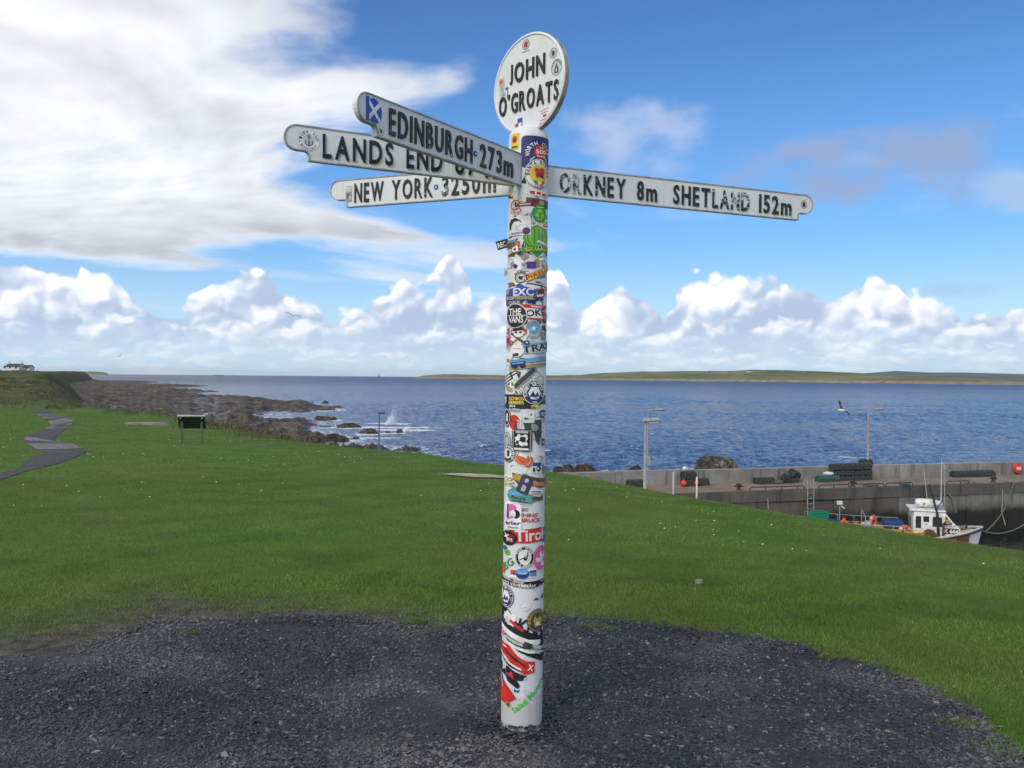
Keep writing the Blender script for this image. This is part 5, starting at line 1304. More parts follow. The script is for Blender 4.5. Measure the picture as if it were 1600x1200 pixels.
st(822, 847, 951, 988, 'oval', 'dark', [('ring', 0, 0, .92, .92, 'gold', 0, .95), ('arc', 0, 0, .9, .9, 'gold', 0, ('oooooooooo', 200, -20)), ('torn', .02, -.08, .5, .46, 'gold', 0, 5), ('tri', -.12, .12, .16, .2, 'lime', 15), ('tri', .16, .12, .16, .2, 'lime', -15), ('torn', .02, -.14, .3, .2, 'cream', 0, 7)], 0, 4, label='dark round badge sticker with a gold animal head')
st(783.6, 834.5, 1006, 1054, [(-1, 1), (-.3, .85), (.2, .15), (.55, -.1), (1, -.2), (.95, -.9), (.5, -1), (.1, -.7), (-.5, .1), (-1, .35)], 'red', [('rect', -.22, .2, .7, .05, 'maroon', -38), ('rect', .0, .02, .66, .05, 'black', -34), ([(-1, 1), (.1, -.1), (1, -.7), (1, -1), (0, -.4), (-1, .75)], -.16, -.1, .66, .6, 'white'), ([(-1, 1), (.1, -.1), (1, -.7), (1, -.85), (0, -.3), (-1, .85)], -.16, -.16, .66, .6, 'black'), (T, .38, -.28, .14, .2, 'white', -14, 'X'), ('rect', -.3, .36, .16, .05, 'white', -10)], 0, 3, label='red torn motorsport sticker with black stripes')
st(783.5, 822, 1036, 1076, [(-1, 1), (-.6, .6), (-.2, .7), (.3, .35), (1, .05), (.7, -.35), (.4, -.3), (.62, -.7), (.5, -1), (-.2, -.5), (-.4, -.1), (-1, .1)], 'black', [('tri', .02, .06, .3, .24, 'red', -25), ('rect', -.16, .1, .04, .4, 'blue', 20), ('rect', -.3, .3, .05, .3, 'white', -15), ('rect', -.2, .32, .05, .24, 'white', -15)], 0, 2)
st(783.3, 807, 1050, 1100, [(-1, 1), (-.5, .5), (.1, .15), (.5, -.1), (1, -.55), (.4, -.85), (-.1, -1), (-1, -.95)], 'red', [('rect', -.3, .25, .06, .5, 'blue', 25), ('rect', -.36, .22, .04, .5, 'white', 25)], 0, 3)
st(806, 823, 1056, 1066, 'torn', 'sky', [('torn', .2, 0, .4, .4, 'white', 0, 3)], 10, 1, 3)
st(803, 811, 1074, 1083, 'torn', 'blue', [('rect', 0, .2, .6, .3, 'white')], -8, 1, 6)
st(791.5, 798, 1096, 1105, 'oval', 'gold', [('oval', 0, 0, .6, .6, 'dark')], 0, 3)
st(797, 850, 1060, 1116, 'rect', None, [(T, 0, 0, 1, 1, 'bgreen', 0, 'Salad Motors')], 41, 2, wh=(74, 9), label='green lettering Salad Motors running up the post')
# two loose ones that stick out from the left side of the post
def loose(px0, px1, py, w, h, rot, ink, els, label):
    p = at_depth((px0 + px1) / 2, py, POST_Y - 0.005); q = to_sign(p); c, s = math.cos(math.radians(rot)), math.sin(math.radians(rot))
    W, H = w * PXM, h * PXM
    fm = lambda u, v, o: q + Vector((u, -o, v))
    sticker_mesh(make_layers(W, H, 'rect', ink, els), fm, rot, False, 0.0, parent=pole, label=label)
loose(776, 797, 381.5, 22, 14, 17, 'black', [(T, -.12, 0, .62, .6, 'white', 0, 'REC')], 'loose black tag lettered REC sticking out left of the post')
loose(787, 797, 426, 9, 12, -4, 'silver', [('rect', 0, 0, .6, .5, 'grey')], 'loose pale scrap sticking out left of the post')
loose(853, 862, 753, 11, 2.4, -3, 'tan', [], 'thin torn strip sticking out right of the post')

# ---- stickers on the boards
def board_st(Fg, px, v, w, h, shape, ink, els, rot=0, label=None, name='sticker'):
    board, W, s_of, ex, ez, en, H, t = Fg
    s0 = s_of(px)
    sticker_mesh(make_layers(w, h, shape, ink, els), lambda a, b, o: W(s0 + a, v * H + b, t / 2 + o), rot, False, 0.0006, parent=board, label=label)
board_st(F_ED, 580, .60, .085, .094, 'oval', 'silver', [('oval', 0, 0, .94, .95, 'blue'), ('rect', 0, 0, 1.02, .15, 'white', 47), ('rect', 0, 0, 1.02, .15, 'white', -47), ('rect', -.4, 0, .2, .96, 'blue')], 0, 'blue oval sticker with a white diagonal cross')
board_st(F_ED, 591, .17, .030, .034, 'oval', 'white', [('ring', 0, 0, .96, .96, 'grey', 0, .9), ('torn', 0, 0, .5, .5, 'dark', 0, 4)])
board_st(F_LE, 481, .58, .088, .088, 'oval', 'silver', [('ring', 0, 0, .94, .94, 'white', 0, .6), ('arc', 0, 0, .92, .92, 'dark', 0, ('TIGER AND ANCHOR', 200, -160)), ('rect', 0, .02, .05, .42, 'dark'), ('ring', 0, .24, .12, .12, 'dark', 0, .6), ('rect', 0, .13, .22, .035, 'dark'), ('ring', 0, -.08, .36, .34, 'dark', 0, .82), ('oval', 0, .04, .3, .2, 'silver'), ('rect', 0, .02, .05, .42, 'dark')], 0, 'round pale sticker with a dark anchor')
board_st(F_NY, 547, .47, .038, .080, 'rect', 'grey', [('rect', 0, .3, .9, .34, 'silver'), ('torn', -.1, -.1, .5, .3, 'brown', 0, 4), ('torn', .2, -.25, .5, .3, 'pale', 0, 5)])
board_st(F_OR, 1254, .62, .042, .046, 'oval', 'silver', [('ring', 0, 0, .95, .95, 'grey', 0, .8), ('torn', 0, 0, .6, .6, 'maroon', 0, 3), ('torn', .1, 0, .3, .5, 'dark', 0, 5)])
def round_st(x, v, w, h, shape, ink, els, rot=0, label=None):
    sticker_mesh(make_layers(w, h, shape, ink, els), lambda a, b, o: Vector((x + a, v + b, RB_T / 2 - 0.001 + o)), rot, False, 0.0006, parent=RB, label=label)
round_st(-.016, .183, .050, .050, 'oval', 'silver', [('ring', 0, 0, .95, .95, 'grey', 0, .8), ('torn', 0, 0, .6, .6, 'red', 0, 3), ('torn', .1, 0, .3, .4, 'maroon', 0, 5)])
round_st(-.016, .152, .046, .008, 'rect', None, [('rect', 0, 0, 1, .4, 'red')])
round_st(.158, .098, .048, .048, 'oval', 'silver', [('ring', 0, 0, .96, .96, 'dark', 0, .92), ('torn', 0, 0, .5, .5, 'dark', 0, 4)])
round_st(.178, .030, .066, .076, 'oval', 'silver', [('ring', 0, 0, .96, .96, 'dark', 0, .95), ('arc', 0, 0, .9, .9, 'dark', 0, ('ooooooo', 170, 10)), ('tri', 0, .06, .4, .4, 'dark'), ('rect', 0, -.18, .36, .3, 'dark'), ('rect', 0, -.16, .12, .2, 'silver')])
round_st(-.172, .016, .038, .105, 'rect', 'pale', [('rect', -.1, .34, .6, .2, 'orange'), ('rect', 0, -.05, .18, .5, 'grey', 15), ('rect', .1, -.3, .6, .1, 'grey')], 8)
round_st(-.135, -.01, .024, .09, 'rect', None, [(T, 0, 0, .8, .6, 'dark', 5, '7')], 6)
round_st(-.055, -.175, .048, .062, 'rect', 'white', [('rect', .1, .0, .7, .9, 'blue'), ('torn', .1, -.1, .5, .5, 'white', 0, 5), ('torn', -.4, -.1, .4, .5, 'red', 0, 3)], 0)
round_st(.108, -.165, .08, .06, 'rect', None, [('rect', 0, .4, .7, .06, 'pink'), ('rect', 0, .2, .5, .06, 'pink'), ('torn', 0, -.05, .4, .2, 'red', 0, 4), ('rect', 0, -.3, .8, .06, 'pink'), ('rect', -.2, -.5, .5, .06, 'pink')], 6)
# chips in the edge paint
bpy.context.view_layer.update()
# ------------------------------------------------------------------ harbour pier
PE = Vector((20.05, 5.8, 0)).normalized()              # along the pier, to the right
PN = Vector((PE.y, -PE.x, 0))                          # from the parapet towards the harbour and the camera
PIER_O = Vector((13.2, 50.6, DECK_Z))                  # a point at the foot of the parapet's inner face
def pier(u, v, z=0.0): return PIER_O + PE * u + PN * v + Vector((0, 0, z))
PROT = Matrix(((PE.x, -PN.x, 0), (PE.y, -PN.y, 0), (0, 0, 1)))     # local x along the pier, y away from the camera
def pier_u(px, v=0.0):
    """where a picture column meets the line at v on the pier"""
    r = ray(px, 600); o = pier(0, v)
    den = PE.x * r.y - PE.y * r.x
    return (r.x * o.y - r.y * o.x) / den
def concrete(name, base, stain, weed=False):
    m = bpy.data.materials.new(name); m.use_nodes = True; nt = m.node_tree; bs = nt.nodes['Principled BSDF']
    P = nt.nodes.new('ShaderNodeNewGeometry').outputs['Position']
    sp = nt.nodes.new('ShaderNodeSeparateXYZ'); nt.links.new(P, sp.inputs[0]); X, Y, Zc = (S(nt, sp.outputs[i]) for i in range(3))
    a = noise(nt, P, 0.7, 6.0, 0.65); b = noise(nt, P, 6.0, 5.0, 0.65)
    drip = noise(nt, xyz(nt, X * 2.2, Y * 2.2, Zc * 0.25), 1.0, 5.0, 0.65)
    c = mixc(nt, a.ss(0.3, 0.7), tuple(q * 0.62 for q in base), base)
    c = mixc(nt, drip.ss(0.48, 0.72) * 0.75, c, stain)
    c = mixc(nt, b.ss(0.62, 0.75) * 0.5, c, tuple(min(1, q * 1.7) for q in base))
    if weed:
        k = (Zc + noise(nt, P, 0.9, 4.0, 0.6) * 0.9).ss(SEA_Z + 1.5, SEA_Z + 2.2, 1.0, 0.0)
        c = mixc(nt, k, c, (0.012, 0.012, 0.008))
    nt.links.new(c, bs.inputs['Base Color']); bs.inputs['Roughness'].default_value = 0.88
    bp = nt.nodes.new('ShaderNodeBump'); bp.inputs['Strength'].default_value = 0.5; bp.inputs['Distance'].default_value = 0.05
    nt.links.new(b.k, bp.inputs['Height']); nt.links.new(bp.outputs[0], bs.inputs['Normal'])
    return m
CONC = concrete('parapet_concrete', (0.31, 0.30, 0.275), (0.085, 0.082, 0.075))
QUAY = concrete('quay_concrete', (0.125, 0.113, 0.094), (0.036, 0.032, 0.026), True)
DECK = concrete('deck_concrete', (0.26, 0.205, 0.155), (0.22, 0.125, 0.07))
QUAY2 = concrete('pale_quay_concrete', (0.21, 0.20, 0.175), (0.05, 0.045, 0.036), True)
def slab(mb, u0, u1, v0, v1, z0, z1, mi=0):
    P = [pier(u, v, z) for z in (z0, z1) for u, v in ((u0, v1), (u1, v1), (u1, v0), (u0, v0))]
    return mb.add(P, [(3, 2, 1, 0), (4, 5, 6, 7), (0, 1, 5, 4), (1, 2, 6, 5), (2, 3, 7, 6), (3, 0, 4, 7)], mi)
U0, U1, DW = -12.5, 62.0, 4.25
pr = empty('harbour_pier', pier(0, 0)); tag(pr, 'weathered concrete harbour pier with a parapet wall along its seaward side', 'pier')
def pbuild(mb, name, m, parent=None):
    mb.v = [tuple(Vector(v) - pr.location) for v in mb.v]
    return mb.build(name, m, parent or pr)
deck_p = pbuild(slab(MB(), U0, U1, 0.0, DW - 0.35, -6.0, 0.0), 'deck', DECK)
rr = random.Random(3); u = U0 + 0.02
while u < U1:                                             # kerb stones along the quay edge, wall panels under them, parapet bays behind
    w = rr.uniform(2.2, 3.0)
    pbuild(slab(MB(), u, min(u + w, U1) - 0.03, DW - 0.345, DW + rr.uniform(0, 0.03), -0.5, rr.uniform(0.06, 0.11)), 'edge_stone', QUAY)
    u += w
u = U0 + 0.02
while u < U1:
    w = rr.uniform(3.8, 5.2)
    pbuild(slab(MB(), u, min(u + w, U1) - 0.05, DW - 0.5, DW - 0.03 + rr.uniform(-0.06, 0.0), -6.0, -0.51), 'quay_wall_panel', rr.choice([QUAY, QUAY, QUAY2]))
    u += w
u = U0
bays = [U0, -7.6, -2.4, 3.2, pier_u(1362), 14.4, 19.6, 25.0, 31.0, 37.0, 43.0, 50.0, U1]
for i in range(len(bays) - 1):
    h = 0.80 + rr.uniform(-0.02, 0.03)
    pbuild(slab(MB(), bays[i] + 0.012, bays[i + 1] - 0.012, -0.55 + rr.uniform(-0.02, 0), rr.uniform(-0.03, 0.0), -6.0, h), 'parapet_panel', CONC)
# shore end of the pier, mostly behind the grass bank
ap = MB()
pts = [pier(U0 - 6, -0.5), pier(-6.4, -0.5), pier(-6.4, DW - 0.4), pier(-9.0, 9), pier(U0 - 6, 13)]
ap.add([p + Vector((0, 0, -5)) for p in pts] + [p + Vector((0, 0, -0.03)) for p in pts], [(0, 1, 2, 3, 4), (9, 8, 7, 6, 5)] + [(i, i + 5, (i + 1) % 5 + 5, (i + 1) % 5) for i in range(5)])
pbuild(ap, 'landing', DECK)
# steel ladder and low mooring rails on the edge
STEEL = mat('rusty_steel', (0.045, 0.036, 0.030), 0.7, 0.3, 14.0, col2=(0.085, 0.05, 0.032))
GALV = mat('galvanised_steel', (0.30, 0.31, 0.31), 0.5, 0.15, 12.0, metal=0.4)
PALE = mat('pale_painted_pole', (0.42, 0.44, 0.44), 0.55, 0.12, 5.0)
def ladder(px, label):
    u = pier_u(px, DW + 0.05); t = empty('harbour_ladder', pier(u, DW + 0.08)); tag(t, label, 'ladder')
    o = t.location
    for s in (-0.2, 0.2):
        m = MB(); m.tube([pier(u + s, DW - 0.25, 0.12) - o, pier(u + s, DW - 0.2, 0.55) - o, pier(u + s, DW + 0.02, 0.62) - o, pier(u + s, DW + 0.1, 0.3) - o, pier(u + s, DW + 0.1, -3.0) - o], 0.028, 6)
        m.build('rail', GALV, t, True)
    for k in range(10):
        m = MB(); m.tube([pier(u - 0.2, DW + 0.1, -0.1 - k * 0.29) - o, pier(u + 0.2, DW + 0.1, -0.1 - k * 0.29) - o], 0.018, 6); m.build('rung', GALV, t)
ladder(1268, 'galvanised ladder with looped handles going down the quay wall behind the boat stern')
def low_rail(px0, px1, label, h=0.28):
    u0, u1 = pier_u(px0, DW), pier_u(px1, DW); t = empty('mooring_rail', pier((u0 + u1) / 2, DW - 0.15)); tag(t, label, 'rail', 'low steel rails along the quay edge')
    o = t.location; v = DW - 0.15
    m = MB(); m.tube([pier(u0, v, 0.0) - o, pier(u0 + 0.04, v, h - 0.05) - o, pier(u0 + 0.12, v, h) - o, pier(u1 - 0.12, v, h) - o, pier(u1 - 0.04, v, h - 0.05) - o, pier(u1, v, 0.0) - o], 0.032, 6); m.build('bar', STEEL, t, True)
    k = u0 + 1.0
    while k < u1 - 0.4:
        m = MB(); m.tube([pier(k, v, 0) - o, pier(k, v, h) - o], 0.028, 6); m.build('post', STEEL, t); k += 1.0
low_rail(1175, 1262, 'low steel rail on the quay edge left of the ladder')
low_rail(1283, 1332, 'low steel rail on the quay edge right of the ladder')
low_rail(1334, 1386, 'low steel rail on the quay edge above the boat deck')
low_rail(1388, 1432, 'low steel rail on the quay edge behind the wheelhouse')
low_rail(1484, 1520, 'low steel rail on the quay edge beyond the boat bow')
def bollard(px, label):
    u = pier_u(px, DW - 0.9); t = empty('bollard', pier(u, DW - 0.9)); tag(t, label, 'bollard', 'bollards on the quay')
    m = MB(); m.lathe([(0.17, 0), (0.15, 0.06), (0.11, 0.1), (0.10, 0.26), (0.15, 0.33), (0.16, 0.38), (0.08, 0.42)], n=12); m.build('post', STEEL, t, True)
    m = MB(); m.tube([(-0.24, 0, 0.25), (0.24, 0, 0.25)], 0.04, 8); m.build('crossbar', STEEL, t, True)
bollard(1156, 'rusty double bollard near the shore end of the quay')
bollard(1334, 'rusty bollard with ropes on the quay above the orange floats')
bollard(1554, 'rusty bollard with ropes on the quay right of the boat')
# posts by the landing
def post(px, py_top, py_bot, d, label, m, r=0.045):
    p = at_depth(px, py_bot, d); q = at_depth(px, py_top, d)
    b = MB(); b.lathe([(r, 0), (r, (q - p).length - 0.03), (r * 0.6, (q - p).length)], n=8)
    o = b.build('post', m, None, True); o.location = p; tag(o, label, 'post')
post(1052, 737, 775, 44.5, 'slim pale post standing at the landing right of the near lamp post', PALE)
post(1088.5, 745, 782, 43.5, 'short white post beside the red buoys on the quay', mat('white_post', (0.6, 0.6, 0.58), 0.6))

# ---- lamp posts
def lamp(px, py_top, d, h, label, head, col, box=False, turn=0.0, r=0.05):
    top = at_depth(px, py_top, d); t = empty('lamp_post', (top.x, top.y, top.z - h)); tag(t, label, 'lamp post', 'harbour lamp posts')
    M = mat('lamp_' + col, {'blue': (0.10, 0.13, 0.17), 'pale': (0.30, 0.32, 0.32), 'grey': (0.27, 0.28, 0.28)}[col], 0.5, 0.12, 6.0)
    m = MB(); m.lathe([(r * 1.9, 0), (r * 1.9, 0.9), (r * 1.25, 0.96), (r, h * 0.6), (r * 0.85, h - 0.1)], n=10); m.build('pole', M, t, True)
    R3 = Matrix.Rotation(turn, 3, 'Z')
    if head == 'small':
        m = MB(); m.bbox(R3 @ Vector((0.12, 0, h - 0.05)), (0.36, 0.2, 0.13), 0.03, rot=R3); hd = m.build('lantern', M, t)
    elif head == 'long':
        m = MB(); m.bbox(R3 @ Vector((0.26, 0, h - 0.04)), (0.78, 0.3, 0.2), 0.06, rot=R3 @ Matrix.Rotation(-0.06, 3, 'Y')); hd = m.build('lantern', M, t)
        m = MB(); m.bbox(R3 @ Vector((0.38, 0, h - 0.145)), (0.46, 0.22, 0.05), 0.015, rot=R3 @ Matrix.Rotation(-0.06, 3, 'Y')); m.build('diffuser', mat('lamp_glass', (0.5, 0.5, 0.46), 0.25), hd)
    else:
        m = MB(); m.tube([R3 @ Vector((0, 0, h - 0.1)), R3 @ Vector((0.1, 0, h)), R3 @ Vector((0.5, 0, h + 0.04))], 0.03, 6); m.build('arm', M, t, True)
        m = MB(); m.ball(R3 @ Vector((0.72, 0, h + 0.03)), (0.34, 0.15, 0.075), 12, 6, rot=R3); hd = m.build('lantern', M, t, True)
    if box:
        m = MB(); m.bbox((0.02, -0.12, h * 0.30), (0.26, 0.18, 0.5), 0.02); m.build('control_box', M, t)
    return t
lamp(592.5, 643, 45.0, 4.6, 'thin dark lamp post behind the left edge of the lawn', 'small', 'blue', r=0.045)
lamp(1009, 655, 40.0, 4.35, 'nearest pale lamp post with a big lantern behind the lawn crest', 'long', 'pale', r=0.075)
lamp(1012.5, 641, 49.4, 4.2, 'slim lamp post with a control box just behind the nearest one', 'arm', 'grey', True, 0.1, r=0.04)
lamp(1357, 640, 53.4, 4.2, 'slim grey lamp post on the pier above the stacked creels', 'arm', 'grey', False, 0.1, r=0.05)

# ---- creels (lobster pots): steel-framed boxes covered in netting
NET = mat('dark_netting', (0.012, 0.016, 0.016), 0.9, 0.4, 20.0, 0.9, 30.0, col2=(0.045, 0.055, 0.05))
GNET = mat('green_netting', (0.012, 0.085, 0.062), 0.9, 0.4, 14.0, 0.9, 25.0, col2=(0.02, 0.13, 0.09))
ROPEB = mat('creel_rope', (0.055, 0.06, 0.055), 0.9, 0.3, 20.0)
PBASE = mat('creel_frame', (0.06, 0.066, 0.066), 0.7, 0.3, 10.0)
def creel_mesh(L=0.72, Wd=0.46, H=0.38, net=NET):
    parts = []
    def hoop(x):
        a = [Vector((x, -Wd / 2, 0)), Vector((x, -Wd / 2, H * 0.55))] + [Vector((x, -Wd / 2 * math.cos(t), H * 0.55 + H * 0.45 * math.sin(t))) for t in np.linspace(0.3, math.pi - 0.3, 6)] + [Vector((x, Wd / 2, H * 0.55)), Vector((x, Wd / 2, 0))]
        return a
    b = MB()
    for x in (-L / 2, 0, L / 2): b.tube(hoop(x), 0.016, 5)
    for y, z in ((-Wd / 2, 0.02), (Wd / 2, 0.02), (-Wd / 2, H * 0.55), (Wd / 2, H * 0.55), (0, H)): b.tube([(-L / 2, y, z), (L / 2, y, z)], 0.014, 5)
    parts.append(('frame', b, PBASE))
    n = MB()
    prof = [(p.y * 0.97, p.z * 0.97 + 0.01) for p in hoop(0)]
    n.prism([(y, z) for y, z in prof], -L / 2 + 0.01, L / 2 - 0.01, xf=lambda v: Vector((v.z, v.x, v.y)))
    parts.append(('netting', n, net))
    for s in (-1, 1):
        e = MB(); e.tube([(s * L * 0.22, -Wd / 2 - 0.01, H * 0.32), (s * L * 0.22, -Wd / 2 + 0.08, H * 0.34)], [0.085, 0.05], 8)
        parts.append(('entrance', e, ROPEB))
    return [(nm, mb_.build(nm, mt), ) for nm, mb_, mt in parts]
CREEL = creel_mesh(); CREEL_G = creel_mesh(net=GNET)
for q in CREEL + CREEL_G: COL.objects.unlink(q[1])
CG = 'lobster creels on the pier'
def creel(loc, rz, label, src=CREEL, tilt=(0, 0), sc=1.0):
    t = empty('lobster_creel', loc); t.rotation_euler = (tilt[0], tilt[1], rz); t.scale = (sc, sc, sc); tag(t, label, 'creel', CG)
    for nm, o in src:
        c = o.copy(); COL.objects.link(c); c.parent = t
    return t
PA = math.atan2(PE.y, PE.x)
ua, ub = pier_u(1300, 0.45), pier_u(1362, 0.45); n = 4; w = (ub - ua) / n
pos = ['left end', 'second from the left', 'third from the left', 'right end']
row = ['bottom row', 'middle row', 'top row']
for j in range(3):
    for i in range(n):
        creel(pier(ua + w * (i + 0.5), 0.42 + rr.uniform(-.03, .03), 0.0 + j * 0.345), PA + rr.uniform(-.06, .06), 'black creel in the %s of the tall stack, %s' % (row[j], pos[i]), sc=w / 0.74 * 0.98)
uu = pier_u(1357, -0.3); creel(pier(uu - 0.15, -0.28, 0.83), PA + 0.2, 'black creel lying on top of the parapet at the foot of the lamp post')
u0, u1 = pier_u(1276, 0.6), pier_u(1308, 0.6)
for i in range(2):
    creel(pier(u0 + (i + .5) * (u1 - u0) / 2, 0.75, 0.0), PA, 'green netted creel left of the tall black stack, %s of two' % ('left' if i == 0 else 'right'), CREEL_G, sc=(u1 - u0) / 2 / 0.74)
u0, u1 = pier_u(1490, 0.4), pier_u(1553, 0.4); k = 4
for i in range(k):
    creel(pier(u0 + (i + .5) * (u1 - u0) / k, 0.4, 0.0), PA + rr.uniform(-.1, .1), 'black creel in the low row right of the boat, %s' % pos[i], sc=(u1 - u0) / k / 0.75)
creel(pier(pier_u(1190, 0.8), 0.8), PA, 'small black creel standing alone, left one of two on the pier'); creel(pier(pier_u(1201, 0.8), 0.8), PA + .1, 'small black creel standing alone, right one of two on the pier')
creel(pier(pier_u(1237, 0.7), 0.7), PA, 'black creel at the bottom of the jumbled heap'); creel(pier(pier_u(1241, 0.6), 0.6, 0.37), PA + 0.5, 'black creel tipped on top of the jumbled heap', tilt=(0.4, 0.3))
creel(pier(pier_u(1078, 0.7), 0.7), PA, 'black creel under another behind the white post', sc=1.1); creel(pier(pier_u(1077, 0.6), 0.6, 0.41), PA + .2, 'black creel on top of another behind the white post', sc=1.1)
creel(pier(pier_u(1097, 0.7), 0.7), PA, 'black creel right of the red buoys', sc=1.1)
creel(pier(pier_u(994, 0.8), 0.8, 0.0), PA, 'black creel left of the nearest pale lamp post', sc=1.2)
def heap_rope(name, c, r, n, m, label, turns=7, seed=0, rad=0.018):
    q = random.Random(seed); P = []
    for i in range(turns * 14):
        a = i * 2 * math.pi / 14; rr_ = r * (0.55 + 0.45 * math.sin(i * 0.37 + seed)) + q.uniform(-.05, .05)
        P.append(Vector((rr_ * math.cos(a), rr_ * 0.7 * math.sin(a), 0.03 + 0.10 * i / (turns * 14) + q.uniform(0, .05))))
    b = MB(); b.tube(P, rad, 5); o = b.build(name, m, None, True); o.location = c; tag(o, label, 'rope', 'ropes on the quay'); return o
OLDROPE = mat('old_rope', (0.20, 0.19, 0.16), 0.95, 0.3, 30.0); GROPE = mat('green_rope', (0.10, 0.115, 0.085), 0.95, 0.3, 30.0); BROPE = mat('blue_rope', (0.02, 0.12, 0.20), 0.95, 0.3, 20.0)
heap_rope('rope_coil', pier(pier_u(1216, 1.0), 1.0), 0.4, 8, GROPE, 'coil of old rope beside the jumbled creel heap', seed=1)
heap_rope('rope_coil', pier(pier_u(1362, DW - .8), DW - .8), 0.45, 8, GROPE, 'greenish rope heap on the quay above the orange floats', seed=2)
heap_rope('rope_coil', pier(pier_u(1415, DW - .1), DW - .1, .1), 0.3, 8, BROPE, 'blue rope hung over the quay edge behind the wheelhouse', seed=3)
heap_rope('rope_coil', pier(pier_u(1516, DW - .6), DW - .6), 0.4, 8, OLDROPE, 'pale rope heap on the quay right of the boat, left one', seed=4)
heap_rope('rope_coil', pier(pier_u(1527, DW - .5), DW - .5), 0.3, 8, OLDROPE, 'pale rope heap on the quay right of the boat, middle one', seed=5)
heap_rope('rope_coil', pier(pier_u(1583, DW - .3), DW - .3), 0.35, 8, OLDROPE, 'rope heap on the quay edge below the red lifebuoy box', seed=6)
def line(name, pts, r, m, label, sag=0.0, n=14):
    P = []
    for i in range(len(pts) - 1):
        for k in range(n):
            t = k / n; p = Vector(pts[i]).lerp(Vector(pts[i + 1]), t); p.z -= sag * 4 * t * (1 - t); P.append(p)
    P.append(Vector(pts[-1])); o0 = P[0].copy()
    b = MB(); b.tube([p - o0 for p in P], r, 5); o = b.build(name, m, None, True); o.location = o0; tag(o, label, 'rope', 'ropes on the quay'); return o
ug = pier_u(1590, DW)
line('mooring_rope', [pier(ug, DW - .1, .12), pier(ug - 0.3, DW + .1, 0.1), pier(pier_u(1572, DW + .6), DW + .5, -1.5), pier(pier_u(1545, DW + 1.4), DW + 1.3, -2.45)], 0.035, GROPE, 'slack greenish mooring rope hanging down the wall right of the bow', 0.1)
line('mooring_rope', [pier(ug - .9, DW - .1, .12), pier(pier_u(1568, DW + .3), DW + .3, -1.6), pier(pier_u(1574, DW + .6), DW + .6, -2.3)], 0.03, OLDROPE, 'pale rope hanging straight down the wall right of the bow', 0.0)
line('mooring_rope', [pier(pier_u(1478, DW), DW - .1, .1), pier(pier_u(1488, DW + .1), DW + .12, -0.6), pier(pier_u(1496, DW + .1), DW + .12, -1.5)], 0.05, GROPE, 'thick rope bundle hanging down the wall behind the bow', 0.05)
line('mooring_rope', [pier(pier_u(1202, DW), DW - .1, .1), pier(pier_u(1202, DW + .1), DW + .15, -0.9)], 0.03, OLDROPE, 'short pale rope end on the quay wall far left of the boat', 0.0)
# heap of dark netting, floats
def lump(name, loc, d, m, label, cat, seed=0, group=None):
    bm = bmesh.new(); bmesh.ops.create_icosphere(bm, subdivisions=3, radius=1.0)
    for v in bm.verts:
        k = 0.85 + 0.3 * float(gnoise(v.co.x * 2 + seed, v.co.y * 2 + v.co.z * 1.7, 600 + seed))
        v.co = Vector((v.co.x * d[0] * k, v.co.y * d[1] * k, max(v.co.z * k, -0.5) * d[2] + d[2] * 0.5))
    me = bpy.data.meshes.new(name); bm.to_mesh(me); bm.free()
    o = link_mesh(name, me, m); o.location = loc; tag(o, label, cat, group); return o
lump('net_heap', pier(pier_u(1230, .7), .75, 0), (0.42, 0.35, 0.42), NET, 'dark heap of netting left in the jumbled creel heap', 'net', 2)
FLOATR = mat('red_float_plastic', (0.62, 0.05, 0.02), 0.4, 0.1); FLOATW = mat('white_float_plastic', (0.62, 0.62, 0.58), 0.4, 0.1)
def float_ball(loc, r, m, label, group='fishing floats'):
    t = empty('fishing_float', loc); tag(t, label, 'float', group)
    b = MB(); b.lathe([(r * 0.12, -r * 1.05), (r * 0.55, -r * 0.85), (r * 0.92, -r * 0.4), (r, 0), (r * 0.92, r * 0.4), (r * 0.55, r * 0.85), (r * 0.22, r * 1.05), (r * 0.18, r * 1.3)], n=14); b.build('ball', m, t, True)
    b = MB(); b.tube([Vector((0.13 * r * math.cos(a), 0, r * 1.42 + 0.13 * r * math.sin(a))) for a in np.linspace(0, 2 * math.pi, 9)[:-1]], r * 0.07, 5, closed=True); b.build('eye', ROPEB, t)
float_ball(pier(pier_u(1070, 1.1), 1.1, .19), .18, FLOATR, 'small red float at the foot of the creels behind the white post, left'); float_ball(pier(pier_u(1090, 1.0), 1.0, .19), .15, FLOATR, 'small red float beside the white post')
float_ball(pier(pier_u(1071, .5), .5, .95), .13, FLOATW, 'small pale float on top of the two creels near the lamp post')
lump('folded_sheet', pier(pier_u(1296, .6), .6, .38), (0.36, 0.2, 0.16), FLOATW, 'white bundle lying on the green creels', 'bundle', 5)

